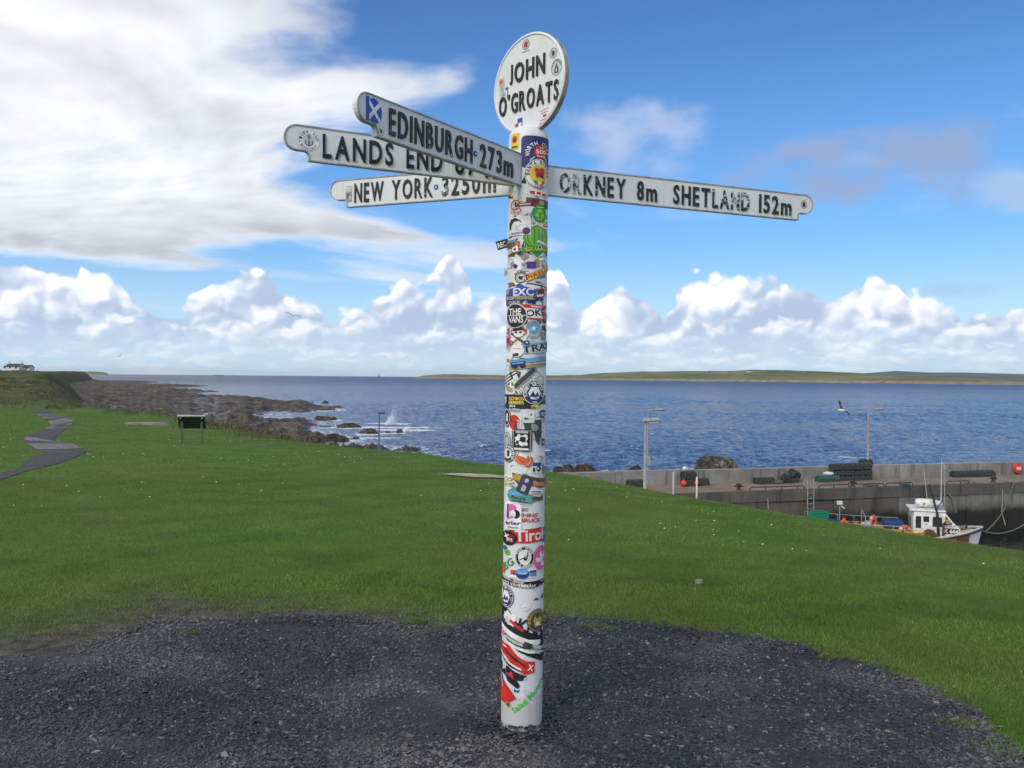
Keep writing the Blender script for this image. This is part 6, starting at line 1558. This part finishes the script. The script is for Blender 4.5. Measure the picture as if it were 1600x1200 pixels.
# ---- lifebuoy cabinet on the parapet
def lifebuoy_box():
    u = pier_u(1590, 0.0); c = pier(u, 0.02, 0.42); t = empty('lifebuoy_housing', c); t.rotation_euler = (0, 0, PA); tag(t, 'round red lifebuoy housing fixed to the parapet at the right edge', 'lifebuoy')
    RED = mat('housing_red', (0.60, 0.035, 0.02), 0.4, 0.1)
    rx = Matrix.Rotation(math.pi / 2, 3, 'X')
    m = MB(); m.lathe([(0.36, 0.0), (0.37, 0.06), (0.33, 0.13), (0.12, 0.16), (0.02, 0.165)], n=10, rot=rx); m.build('cover', RED, t, True)
    W_ = INK['white']; yy = -0.185
    m = MB(); m.tube([Vector((0.09 * math.cos(a), yy, 0.09 * math.sin(a))) for a in np.linspace(0, 2 * math.pi, 17)[:-1]], 0.022, 6, closed=True); m.build('ring_symbol', W_, t, True)
    m = MB(); m.ball((0, yy, 0), (0.035, 0.012, 0.035), 8, 6); m.build('figure_symbol', W_, t)
    for s in (-1, 1):
        m = MB(); m.tube([Vector((s * 0.17 * math.cos(a), yy + .015, 0.17 * math.sin(a))) for a in np.linspace(-0.75, 0.75, 9)], 0.018, 6); m.build('bracket_symbol', W_, t, True)
    m = MB(); m.box((0, 0.02, -0.3), (0.1, 0.06, 0.5)); m.build('bracket', STEEL, t)
lifebuoy_box()

# ------------------------------------------------------------------ fishing boat
def boat():
    L2 = 5.15
    bow = at_depth(1523, 800, 48.6)
    # boat lies alongside: its axis runs parallel to the quay
    mid = pier(pier_u(1394, DW + 3.4), DW + 3.4); mid.z = SEA_Z
    t = empty('fishing_boat', mid); t.rotation_euler = (0, 0, PA - 0.60); t.scale = (0.84, 0.92, 0.92)
    tag(t, 'small white and rust-streaked fishing boat moored against the pier', 'boat')
    HW = bpy.data.materials.new('rust_streaked_hull'); HW.use_nodes = True; nt = HW.node_tree; bs = nt.nodes['Principled BSDF']
    P = nt.nodes.new('ShaderNodeTexCoord').outputs['Object']; sp = nt.nodes.new('ShaderNodeSeparateXYZ'); nt.links.new(P, sp.inputs[0]); X, Y, Zc = (S(nt, sp.outputs[i]) for i in range(3))
    d = noise(nt, xyz(nt, X * 3.2, Y * 0.3, Zc * 0.5), 1.0, 5.0, 0.65); b = noise(nt, P, 4.0, 5.0, 0.6)
    where = (X - 3.7).ab().ss(0.3, 1.3, 1.0, 0.25)
    c = mixc(nt, (d * where + b * 0.12).ss(0.36, 0.55), (0.62, 0.63, 0.62), (0.20, 0.075, 0.025))
    c = mixc(nt, Zc.ss(0.0, 0.2, 0.9, 0.0), c, (0.02, 0.03, 0.05))
    nt.links.new(c, bs.inputs['Base Color']); bs.inputs['Roughness'].default_value = 0.45
    CW = mat('cabin_white', (0.66, 0.66, 0.63), 0.4, 0.06, 5.0, dirt=(0.22, 0.15, 0.09), dirt_k=0.28, dscale=4.0)
    DK = mat('boat_deck_paint', (0.16, 0.14, 0.12), 0.8, 0.25, 8.0); TR = mat('dark_rubber', (0.02, 0.02, 0.02), 0.7); GL = mat('wheelhouse_glass', (0.02, 0.03, 0.035), 0.08, 0.2, spec=0.8)
    GP = mat('gunwale_cream', (0.46, 0.43, 0.35), 0.6, 0.12, 6.0)
    LB = 4.70; xs = np.linspace(-L2, LB, 27)
    def half(x): s = (x + L2) / (LB + L2); return 1.62 * (1 - max(0, (s - 0.50) / 0.50) ** 5.0) * (0.93 + 0.07 * min(1, s / 0.3)) + 0.02
    def sheer(x): s = (x + L2) / (LB + L2); return 0.86 + 0.10 * max(0, 0.3 - s) / 0.3 + 0.72 * max(0, (s - 0.55) / 0.45) ** 1.6
    def rake(x, z): s = (x + L2) / (LB + L2); return x + max(0, s - 0.78) / 0.22 * 0.35 * (z / 1.5)
    prof = [(0.0, -0.5), (0.62, -0.38), (0.86, -0.05), (0.94, 0.35), (1.0, 1.0)]       # (beam share, height share)
    hull = MB(); V = []; m_ = len(prof)
    for x in xs:
        h, z = half(x), sheer(x)
        s = (x + L2) / (LB + L2); fl = max(0, (s - 0.6) / 0.4)
        for side in (-1, 1):
            for k, (bw, zz) in enumerate(prof):
                zv = zz * z if zz > 0 else zz * (1 - 0.5 * fl)
                bb = bw * (1 - 0.55 * fl * (1 - zz)) if zz < 1 else bw
                V.append((rake(x, zv), side * h * max(0, bb), zv))
    fs = []; row_ = 2 * m_
    for i in range(len(xs) - 1):
        for side in (0, 1):
            for k in range(m_ - 1):
                a = i * row_ + side * m_ + k; bq = a + row_
                f = (a, a + 1, bq + 1, bq); fs.append(f if side == 0 else f[::-1])
    fs.append(tuple([k for k in range(m_ - 1, -1, -1)] + [m_ + k for k in range(m_)]))
    hull.add(V, fs); hu = hull.build('hull', HW, t, True)
    # dark rubbing strake and cream gunwale
    for side in (-1, 1):
        m = MB(); m.tube([(rake(x, sheer(x)), side * (half(x) + 0.02), sheer(x) - 0.10) for x in xs], 0.055, 6); m.build('rubbing_strake', TR, hu, True)
        m = MB(); m.tube([(rake(x, sheer(x)), side * half(x), sheer(x) + 0.02) for x in xs], 0.06, 6); m.build('gunwale', GP, hu, True)
    # decks
    def deck(x0, x1, z, m, name):
        q = np.linspace(x0, x1, 12); b_ = MB(); vs = []
        for x in q: vs += [(rake(x, z(x)), -half(x) * 0.97, z(x)), (rake(x, z(x)), half(x) * 0.97, z(x))]
        b_.add(vs, [(2 * i, 2 * i + 2, 2 * i + 3, 2 * i + 1) for i in range(11)]); return b_.build(name, m, t)
    deck(-5.1, 2.2, lambda x: 0.42, DK, 'working_deck'); deck(2.2, LB - 0.03, lambda x: sheer(x) - 0.10, GP, 'foredeck')
    m = MB(); m.box((2.2, 0, 0.75), (0.05, 2.6, 0.9)); m.build('bulkhead', CW, t)
    # wheelhouse: sloped front with windscreen, side windows, flat roof
    wx0, wx1, wy, wz0, wz1 = 1.15, 2.75, 1.02, 0.45, 2.42
    wh = MB()
    side = [(wx0, wz0), (wx1 + 0.95, wz0), (wx1 + 0.95, 1.58), (wx1 + 0.66, 1.78), (wx1 + 0.12, wz1), (wx0, wz1)]
    wh.prism(side, -wy, wy, xf=lambda v: Vector((v.x, -v.z, v.y)))
    cab = wh.build('wheelhouse', CW, t)
    bm = bmesh.new(); bm.from_mesh(cab.data); bmesh.ops.recalc_face_normals(bm, faces=bm.faces[:]); bmesh.ops.bevel(bm, geom=bm.edges[:], offset=0.03, segments=2, affect='EDGES'); bm.to_mesh(cab.data); bm.free()
    m = MB(); m.bbox((1.95, 0, wz1 + 0.05), (1.95, 2.2, 0.09), 0.03); m.build('roof', CW, cab)
    # raked front windows
    a, b2 = Vector((wx1 + 0.66, 0, 1.78)), Vector((wx1 + 0.12, 0, wz1)); dv = (b2 - a).normalized(); nv = Vector((dv.z, 0, -dv.x))
    for yc in (-0.66, 0.0, 0.66):
        m = MB(); c = a.lerp(b2, 0.5) + nv * 0.012 + Vector((0, yc, 0))
        hw, hh = 0.28, 0.33
        vs = [c + Vector((0, sy * hw, 0)) + dv * sz * hh for sz, sy in ((-1, -1), (-1, 1), (1, 1), (1, -1))]
        m.add(vs + [v + nv * 0.015 for v in vs], [(4, 5, 6, 7), (0, 1, 5, 4), (1, 2, 6, 5), (2, 3, 7, 6), (3, 0, 4, 7)]); m.build('window', GL, cab)
    for s in (-1, 1):
        for x0, x1, z0, z1 in ((1.28, 1.58, 1.50, 2.15), (1.70, 2.02, 1.86, 2.16), (2.2, 2.72, 1.62, 2.15)):
            m = MB(); m.bbox(((x0 + x1) / 2, s * (wy + 0.008), (z0 + z1) / 2), (x1 - x0, 0.03, z1 - z0), 0.01); m.build('window', GL, cab)
        # one wedge-shaped side light beside the windscreen
        m = MB(); tri = [(2.86, 1.72), (3.28, 1.80), (2.90, 2.24)]; m.prism(tri, s * wy - 0.005, s * wy + s * 0.018, xf=lambda v: Vector((v.x, v.z, v.y))); m.build('window', GL, cab)
    m = MB(); m.box((wx0 - 0.012, 0.25, 1.2), (0.03, 0.62, 1.5)); m.build('door', mat('cabin_door', (0.10, 0.11, 0.12), 0.5), cab)
    # registration on the side of the fore cabin
    for s in (-1,):
        m = MB(); m.box((3.20, s * (wy + 0.010), 1.42), (0.84, 0.02, 0.30)); pl_ = m.build('number_plate', INK['black'], cab)
        v, f, _ = text_mesh('K 666', 0.03); b_ = MB(); b_.add([(2.83 + p[0] * 0.78, s * (wy + 0.024), 1.31 + p[1] * 0.22) for p in v], f); b_.build('registration', INK['white'], cab)
    # roof gear
    m = MB(); m.lathe([(0.02, -0.52), (0.22, -0.48), (0.25, -0.3), (0.25, 0.3), (0.22, 0.48), (0.02, 0.52)], c=(1.85, -0.2, wz1 + 0.36), n=14, rot=Matrix.Rotation(math.pi / 2, 3, 'Y')); m.build('liferaft_canister', CW, cab, True)
    m = MB(); m.lathe([(0.30, 0), (0.33, 0.06), (0.30, 0.2), (0.1, 0.26)], c=(2.6, 0.1, wz1 + 0.24), n=16); m.tube([(2.6, 0.1, wz1 + .05), (2.6, 0.1, wz1 + .26)], 0.05, 6); m.build('radar_dome', CW, cab, True)
    m = MB(); m.bbox((2.7, -0.55, wz1 + 0.2), (0.35, 0.3, 0.24), 0.03); m.build('searchlight', mat('lamp_grey_blue', (0.22, 0.26, 0.32), 0.4), cab)
    DKM = mat('mast_black', (0.02, 0.02, 0.022), 0.5)
    m = MB(); m.tube([(2.55, -1.12, 0.5), (2.45, -1.1, 2.3), (2.05, -0.75, 3.9)], [0.09, 0.075, 0.05], 8); m.tube([(2.42, -1.05, 2.6), (2.75, -1.0, 3.1)], 0.03, 6); m.build('mast', DKM, t, True)
    m = MB(); m.tube([(2.75, -0.3, 2.25), (2.78, -0.3, 5.3)], [0.022, 0.008], 6); m.build('whip_aerial', INK['white'], cab, True)
    m = MB(); m.tube([(2.2, 0.5, 2.25), (1.9, 0.5, 4.6)], [0.02, 0.008], 6); m.build('whip_aerial', INK['silver'], cab, True)
    m = MB(); m.tube([(3.1, 0.6, 2.3), (3.1, 0.6, 4.75)], [0.03, 0.03], 6); m.bbox((3.1, 0.6, 4.72), (0.14, 0.14, 0.22), 0.02); m.build('light_mast', GALV, cab, True)
    # hauler: rusty drum and frame amidships on the near side
    RU = mat('rusted_iron', (0.13, 0.055, 0.025), 0.8, 0.35, 10.0, col2=(0.045, 0.03, 0.022))
    h_ = empty('hauler', (0, 0, 0)); h_.parent = t
    COL.objects.unlink(h_); bpy.data.objects.remove(h_)
    m = MB(); m.lathe([(0.10, -0.16), (0.38, -0.12), (0.14, 0), (0.38, 0.12), (0.10, 0.16)], c=(2.0, -1.28, 1.12), n=16, rot=Matrix.Rotation(math.pi / 2, 3, 'X') @ Matrix.Rotation(0.3, 3, 'Y')); m.build('hauler_drum', RU, t, True)
    m = MB(); m.tube([(2.75, -1.3, 0.45), (2.75, -1.3, 1.85), (2.95, -1.3, 2.0)], 0.07, 8); m.tube([(2.35, -1.3, 0.45), (2.35, -1.3, 1.2)], 0.06, 8); m.build('hauler_frame', RU, t, True)
    m = MB(); m.bbox((3.0, -1.25, 1.95), (0.25, 0.25, 0.22), 0.03); m.build('hauler_block', mat('hauler_tan', (0.32, 0.20, 0.09), 0.6), t)
    # rails round the working deck
    def rail(pts, r=0.022, m_=GALV):
        b_ = MB(); b_.tube(pts, r, 6); return b_.build('rail', m_, t, True)
    for s in (-1, 1):
        top = [(x, s * (half(x) - 0.05), sheer(x) + 0.75 + 0.0 * x) for x in np.linspace(-5.05, 0.6, 9)]; rail(top); rail([(x, y, z - 0.36) for x, y, z in top], 0.018)
        for x in (-5.0, -4.0, -3.0, -2.0, -1.0, 0.0, 0.6): rail([(x, s * (half(x) - 0.05), sheer(x)), (x, s * (half(x) - 0.05), sheer(x) + 0.75)])
    rail([(-5.05, -half(-5.05) + .05, sheer(-5.05) + 0.75), (-5.05, half(-5.05) - .05, sheer(-5.05) + 0.75)])
    rail([(-1.55, -1.45, 0.5), (-1.55, -1.45, 2.0), (-1.55, 1.45, 2.0), (-1.55, 1.45, 0.5)], 0.035); rail([(-2.9, 0.9, 0.5), (-2.9, 0.9, 2.3)], 0.04)
    m = MB(); m.bbox((-2.9, 0.9, 2.4), (0.36, 0.3, 0.22), 0.03); m.tube([(-2.9, 0.9, 2.3), (-2.6, 0.8, 2.1)], 0.04, 6); m.build('deck_lamp', INK['silver'], t)
    m = MB(); m.bbox((-0.2, 0.2, 0.82), (1.6, 2.1, 0.8), 0.04); m.build('fish_hatch', mat('hatch_yellow', (0.35, 0.31, 0.12), 0.7, 0.2), t)
    m = MB(); m.bbox((0.2, 0.5, 1.42), (1.2, 1.4, 0.42), 0.08); m.build('tarpaulin_box', mat('blue_tarpaulin', (0.012, 0.035, 0.13), 0.6, 0.25, 5.0), t)
    m = MB(); m.tube([(4.2, 0, 1.45), (4.2, 0, 1.75)], 0.06, 8); m.tube([(4.2, -0.2, 1.68), (4.2, 0.2, 1.68)], 0.035, 6); m.build('mooring_post', TR, t, True)
    m = MB(); m.bbox((4.0, 0.55, 1.42), (0.5, 0.35, 0.16), 0.05); m.build('anchor_locker', DK, t)
    bpy.context.view_layer.update()
    return t
BOAT = boat(); BW = BOAT.matrix_world.copy()
def onboat(x, y, z): return BW @ Vector((x, y, z))
def lifering(x, y, z, label, face=0.0, s=1.0):
    t = empty('life_ring', onboat(x, y, z)); t.rotation_euler = (0, 0, PA + face); tag(t, label, 'life ring', 'life rings on the boat')
    b = MB(); b.tube([Vector((0.31 * s * math.cos(a), 0, 0.31 * s * math.sin(a))) for a in np.linspace(0, 2 * math.pi, 21)[:-1]], 0.085 * s, 8, closed=True); b.build('ring', mat('lifering_orange', (0.62, 0.12, 0.04), 0.5, 0.1), t, True)
    for k in range(4):
        a = math.pi / 4 + k * math.pi / 2
        b = MB(); b.tube([Vector((0.31 * s * math.cos(a + q), 0, 0.31 * s * math.sin(a + q))) for q in (-.12, 0, .12)], 0.092 * s, 8); b.build('reflective_band', INK['silver'], t, True)
lifering(0.62, -1.42, 1.22, 'orange life ring hung on the rail beside the wheelhouse', 0.1, 1.1); lifering(-1.05, -0.6, 1.6, 'orange life ring partly hidden beside the white net amidships', 0.5)
ORF = mat('orange_float_plastic', (0.72, 0.085, 0.025), 0.45, 0.08)
float_ball(onboat(-2.75, -1.20, 1.30), 0.38, ORF, 'big orange float on the boat, left one of the pair', 'big floats on the boat'); float_ball(onboat(-2.05, -1.25, 1.20), 0.36, ORF, 'big orange float on the boat, right one of the pair', 'big floats on the boat')
def crate(x, y, z, d, m, label, rz=0.0):
    t = empty('fish_box', onboat(x, y, z)); t.rotation_euler = (0, 0, PA + rz); tag(t, label, 'box', 'fish boxes on the boat')
    hx, hy, h, w = d[0] / 2, d[1] / 2, d[2], 0.03
    for c, s in (((0, -hy, h / 2), (d[0], w, h)), ((0, hy, h / 2), (d[0], w, h)), ((-hx, 0, h / 2), (w, d[1] - w, h)), ((hx, 0, h / 2), (w, d[1] - w, h))):
        b = MB(); b.box(c, s); b.build('side', m, t)
    b = MB(); b.box((0, 0, 0.02), (d[0] - w, d[1] - w, 0.03)); b.build('base', m, t)
    b = MB(); b.tube([(-hx, -hy - .02, h), (hx, -hy - .02, h), (hx, hy + .02, h), (-hx, hy + .02, h)], 0.03, 5, closed=True); b.build('rim', m, t)
crate(-4.2, 0.3, 1.35, (0.85, 0.6, 0.5), mat('box_green', (0.01, 0.22, 0.12), 0.5, 0.1), 'turquoise green fish box at the boat stern'); crate(-3.4, -0.4, 1.0, (0.8, 0.6, 0.5), mat('box_blue', (0.015, 0.05, 0.32), 0.5, 0.1), 'blue fish box behind the orange floats')
crate(-2.9, -0.7, 0.45, (0.8, 0.55, 0.45), mat('box_blue', (0.015, 0.05, 0.32), 0.5, 0.1), 'blue fish box low on the deck beneath the floats', 0.2)
crate(1.35, -1.22, 0.92, (1.05, 0.5, 0.36), mat('box_yellow', (0.60, 0.30, 0.015), 0.5, 0.1), 'orange yellow fish box beside the wheelhouse')
crate(-0.6, -1.2, 0.44, (0.9, 0.5, 0.3), mat('box_green', (0.01, 0.22, 0.12), 0.5, 0.1), 'green fish box low on the deck amidships', 0.1)
PALENET = mat('pale_netting', (0.36, 0.37, 0.37), 0.95, 0.3, 14.0, 1.0, 22.0)
lump('net_bundle', onboat(-1.5, -1.3, 0.95), (0.38, 0.22, 0.55), PALENET, 'grey white net bundle hung on the boat rail amidships', 'net', 7); lump('rope_pile', onboat(-4.6, -1.1, 1.0), (0.42, 0.3, 0.2), mat('cream_rope', (0.45, 0.40, 0.28), 0.9, 0.2, 20.0, 0.8, 30.0), 'cream rope pile at the boat stern', 'rope', 8)
line('mooring_rope', [onboat(4.75, 0.0, 1.5), pier(pier_u(1600, DW), DW + 0.6, -2.0), pier(pier_u(1640, DW), DW - .1, .1)], 0.025, OLDROPE, 'thin bow rope running from the boat towards the quay on the right', 0.5)
# ------------------------------------------------------------------ information board on the lawn
def info_board():
    base = on_ground(299, 692); t = empty('information_board', base); t.rotation_euler = (0, 0, 0.20)
    tag(t, 'dark tilted information board on two legs at the far edge of the lawn', 'sign board')
    s = base.y / F; W = 40 * s; H = 27 * s
    WD = mat('board_post', (0.09, 0.085, 0.075), 0.8, 0.2, 10.0); DKB = mat('board_back', (0.028, 0.030, 0.026), 0.6, 0.2, 10.0)
    rot = Matrix.Rotation(math.radians(-52), 3, 'X')
    for x in (-0.37 * W, 0.37 * W):
        m = MB(); m.box((x, 0.1, H / 2 + 0.1), (0.07, 0.07, H + 0.15)); m.build('leg', WD, t)
    m = MB(); m.bbox((0, 0.1, H + 0.14), (W, 0.52, 0.05), 0.012, rot=rot); p = m.build('panel', DKB, t)
    m = MB(); m.box(Vector((0, 0.1, H + 0.14)) + rot @ Vector((0, -0.28, 0.0)), (W + 0.03, 0.04, 0.08), rot=rot); m.build('frame_edge', mat('lit_board_edge', (0.35, 0.35, 0.33), 0.5), p)  # upper edge painted paler for light from above; the lower one stays dark
    m = MB(); m.box(Vector((0, 0.1, H + 0.14)) + rot @ Vector((0, 0.28, 0.0)), (W + 0.03, 0.04, 0.08), rot=rot); m.build('frame_edge', DKB, p)
    for x in (-0.4 * W, 0.4 * W):
        m = MB(); m.ball(Vector((x, 0.1, H + 0.14)) + rot @ Vector((0, -0.2, -0.03)), 0.03, 8, 5); m.build('bolt', INK['silver'], p)
info_board()
STONE = mat('flagstone', (0.22, 0.205, 0.18), 0.9, 0.22, 3.0, 0.5, 12.0)
def flag(px, py, w, d, h, label, name='stone_slab', seed=0):
    p = on_ground(px, py); q = random.Random(seed); b = MB()
    pts = [(w / 2 * math.cos(a) * q.uniform(.85, 1.1), d / 2 * math.sin(a) * q.uniform(.85, 1.1)) for a in np.linspace(0, 2 * math.pi, 11)[:-1]]
    b.prism(pts, -0.15, h); o = b.build(name, STONE); o.location = (p.x, p.y, p.z)
    tag(o, label, 'stone'); return o
flag(219, 648.5, 1.9, 1.2, 0.18, 'small pale stone slab in the rough grass behind the lawn', seed=1)
flag(227, 664, 2.3, 0.9, 0.12, 'long flat pale stone slab lying on the lawn right of the path', seed=2)
flag(620, 701.5, 1.9, 0.9, 0.22, 'flat brown stone at the edge of the bank beside the thin lamp post', seed=3)
flag(1092, 912, 0.07, 0.05, 0.035, 'small tan pebble lying on the lawn right of the signpost', 'pebble', 4)
def bare():
    p0 = on_ground(752, 745); n = 26; b = MB(); q = random.Random(8); vs = []
    for i in range(n):
        a = 2 * math.pi * i / n; k = q.uniform(.8, 1.15); x, y = p0.x + 0.85 * k * math.cos(a), p0.y + 0.55 * k * math.sin(a); vs.append((x, y, gz(x, y) + 0.028))
    vs.append((p0.x, p0.y, gz(p0.x, p0.y) + 0.034)); b.add(vs, [(i, (i + 1) % n, n) for i in range(n)])
    o = b.build('bare_earth_patch', mat('dry_earth', (0.34, 0.30, 0.225), 0.95, 0.2, 3.0)); tag(o, kind='structure')
bare()

# ------------------------------------------------------------------ white farmhouse far along the coast
def cottage(loc, L, D, H, R, label, wm, rm, windows, chim, rz=0.0, name='farmhouse'):
    t = empty(name, loc); t.rotation_euler = (0, 0, rz); tag(t, label, 'house')
    m = MB(); m.box((0, 0, H / 2 - 1), (L, D, H + 2)); m.prism([(-D / 2, H), (D / 2, H), (0, H + R * 0.97)], -L / 2 + 0.003, L / 2 - 0.003, xf=lambda v: Vector((v.z, v.x, v.y))); m.build('wall', wm, t)
    m = MB()
    for s in (-1, 1): m.add([(-L / 2 - .3, s * (D / 2 + .4), H - .25), (L / 2 + .3, s * (D / 2 + .4), H - .25), (L / 2 + .3, 0, H + R), (-L / 2 - .3, 0, H + R), (-L / 2 - .3, s * (D / 2 + .4), H - .1), (L / 2 + .3, s * (D / 2 + .4), H - .1), (L / 2 + .3, 0, H + R + .2), (-L / 2 - .3, 0, H + R + .2)], [(0, 1, 2, 3), (4, 5, 6, 7), (0, 1, 5, 4), (1, 2, 6, 5), (3, 0, 4, 7)])
    rf = m.build('roof', rm, t)
    for x in chim:
        m = MB(); m.box((x, 0, H + R + 0.5), (0.9, 0.7, 1.6)); m.box((x, 0, H + R + 1.35), (1.05, 0.85, 0.14)); m.tube([(x, 0, H + R + 1.4), (x, 0, H + R + 1.9)], 0.16, 6); m.build('chimney', wm, rf)
    GLS = mat('far_window', (0.03, 0.035, 0.04), 0.2)
    for x, z, w, h in windows:
        m = MB(); m.box((x, -D / 2 - 0.03, z), (w, 0.1, h)); m.build('window', GLS, t)
    return t
HWM = mat('harled_white_wall', (0.66, 0.65, 0.61), 0.85, 0.08, 1.0); SLT = mat('dark_slate_roof', (0.055, 0.05, 0.055), 0.8, 0.2, 1.0)
def far_ground(px, d):
    r = ray(px, 590); p = CAMP + r * (d / r.y); return Vector((p.x, p.y, gz(p.x, p.y)))
pz = at_depth(24, 576, 520); s_ = 520 / F
cottage(Vector((pz.x, pz.y, pz.z)), 21 * s_, 7.0, 3.8 * s_, 3.6 * s_, 'long white farmhouse with a dark roof on the far left skyline', HWM, SLT, [(-4.5, .9, 1.1, 1.3), (-1.2, .9, 1.1, 1.3), (2.4, .8, 1.2, 1.5)], [-3.6, 3.8])
pz = at_depth(42.5, 576, 524)
cottage(Vector((pz.x, pz.y, pz.z)), 14 * s_, 6.0, 2.4 * s_, 2.8 * s_, 'lower outbuilding joined to the right end of the far farmhouse', HWM, SLT, [(1.5, .3, 0.9, 1.0)], [], name='outbuilding')
# cottages on the island, a few pixels each
IH = [(1010, 584.5), (1030, 584.0), (1062, 583.6), (1108, 582.6), (1140, 582.2), (1171, 580.2), (1212, 582.4), (1262, 583.2), (1290, 583.8), (1003, 587.2), (890, 587.8)]
IL = ['tiny pale island cottage, second counting inland cottages from the left', 'tiny pale island cottage left of the middle of the island, third from its western shore', 'tiny pale island cottage halfway up the rising left slope', 'tiny pale island cottage left of the summit, farther of two', 'tiny pale island cottage left of the summit, nearer of two', 'tiny pale cottage on the very summit of the island skyline',
      'tiny pale island cottage just right of the summit', 'tiny pale island cottage on the falling right slope, upper one', 'tiny pale island cottage farthest right on the falling slope', 'tiny pale cottage low by the island shore', 'tiny pale cottage farthest left on the island near the signpost']
for i, (px, py) in enumerate(IH):
    d = float(np.interp(px, [640, 900, 1200, 1600], [4300, 4000, 3300, 2350])) + 330
    p = at_depth(px, py + 1.3, d)
    cottage(p, 15 + (i * 7) % 9, 8, 4.5, 4.0, IL[i], HWM, SLT, [], [], name='cottage')['group'] = 'cottages on the island'
# beacon and ship out on the horizon
p = at_depth(592, 587, 6000); p.z = SEA_Z
t = empty('beacon_tower', p); tag(t, 'tiny dark beacon tower out on the sea horizon left of the island', 'beacon'); DKF = mat('far_dark_paint', (0.06, 0.06, 0.07), 0.7)
m = MB(); m.lathe([(5, 0), (3.2, 8), (2.6, 20), (3.4, 20.5), (3.4, 22), (1.6, 22.2), (1.6, 25), (0.3, 27)], n=10); m.build('tower', DKF, t)
p = at_depth(343, 586, 7000); p.z = SEA_Z
t = empty('cargo_ship', p); tag(t, 'tiny ship far off on the horizon above the rocky shore', 'ship'); m = MB(); m.prism([(-34, 0), (30, 0), (38, 7), (-36, 7)], -6, 6, xf=lambda v: Vector((v.x, v.z, v.y))); m.build('hull', DKF, t)
m = MB(); m.box((-26, 0, 11), (12, 10, 9)); m.box((-26, 0, 17), (5, 5, 4)); m.build('superstructure', HWM, t)

# ------------------------------------------------------------------ gulls
def gull(px, py, d, span, bank, yaw, label, wings=0.25):
    t = empty('gull', at_depth(px, py, d)); t.rotation_euler = (0.05, bank, yaw); tag(t, label, 'bird', 'gulls in flight')
    WH = mat('gull_white', (0.68, 0.68, 0.66), 0.8, 0.06); GR = mat('gull_grey', (0.16, 0.165, 0.175), 0.8, 0.12); s = span / 2
    b = MB(); b.lathe([(0.01, -0.62), (0.05, -0.45), (0.12, -0.2), (0.15, 0.05), (0.12, 0.26), (0.075, 0.36), (0.08, 0.44), (0.05, 0.52), (0.012, 0.60)], n=10, rot=Matrix.Rotation(-math.pi / 2, 3, 'X'))
    b.v = [tuple(Vector(v) * s * 0.75) for v in b.v]; b.build('body', WH, t, True)
    b = MB(); b.add([(-.04 * s, -.4 * s, .01), (.04 * s, -.4 * s, .01), (.11 * s, -.66 * s, 0), (-.11 * s, -.66 * s, 0)], [(0, 1, 2, 3)]); b.build('tail', WH, t)
    for sd in (-1, 1):
        pts = [(0.06, 0.14, -0.12, 0.04), (0.42, 0.24, -0.03, wings * .55), (0.72, 0.14, -0.06, wings * .62), (1.0, -0.12, -0.16, wings * .45)]
        vs = []
        for x, y0, y1, z in pts: vs += [(sd * x * s, y0 * s, z * s), (sd * x * s, (y0 + y1) / 2 * s, z * s + 0.02 * s), (sd * x * s, y1 * s, z * s)]
        fs = []
        for i in range(3):
            for k in range(2): fs.append((3 * i + k, 3 * i + k + 1, 3 * i + k + 4, 3 * i + k + 3))
        b = MB(); b.add(vs, fs); w_ = b.build('wing', GR, t, True)
        so = w_.modifiers.new('thickness', 'SOLIDIFY'); so.thickness = 0.02 * s
gull(1315, 641, 44, 1.2, 0.75, 0.5, 'gull with raised wings flying low over the sea on the right', 0.6)
gull(457.5, 493, 70, 1.3, 0.25, 0.4, 'small dark gull high over the sea left of the signpost', 0.3)
gull(187, 557, 160, 1.3, -0.5, 1.0, 'tiny gull far off above the left headland', 0.5)
# ------------------------------------------------------------------ sea air
def haze():
    b = MB(); b.box((0, 0, 114), (94000, 94000, 252))
    m = bpy.data.materials.new('sea_air'); m.use_nodes = True; nt = m.node_tree; nt.nodes.clear()
    v = nt.nodes.new('ShaderNodeVolumePrincipled'); v.inputs['Color'].default_value = (0.86, 0.92, 1.0, 1.0); v.inputs['Density'].default_value = HAZE; v.inputs['Anisotropy'].default_value = 0.2
    o = nt.nodes.new('ShaderNodeOutputMaterial'); nt.links.new(v.outputs[0], o.inputs['Volume'])
    h = b.build('haze', m); tag(h, 'thin pale sea haze over the whole coast', 'haze', kind='stuff')
HAZE = 1.5e-5
haze()
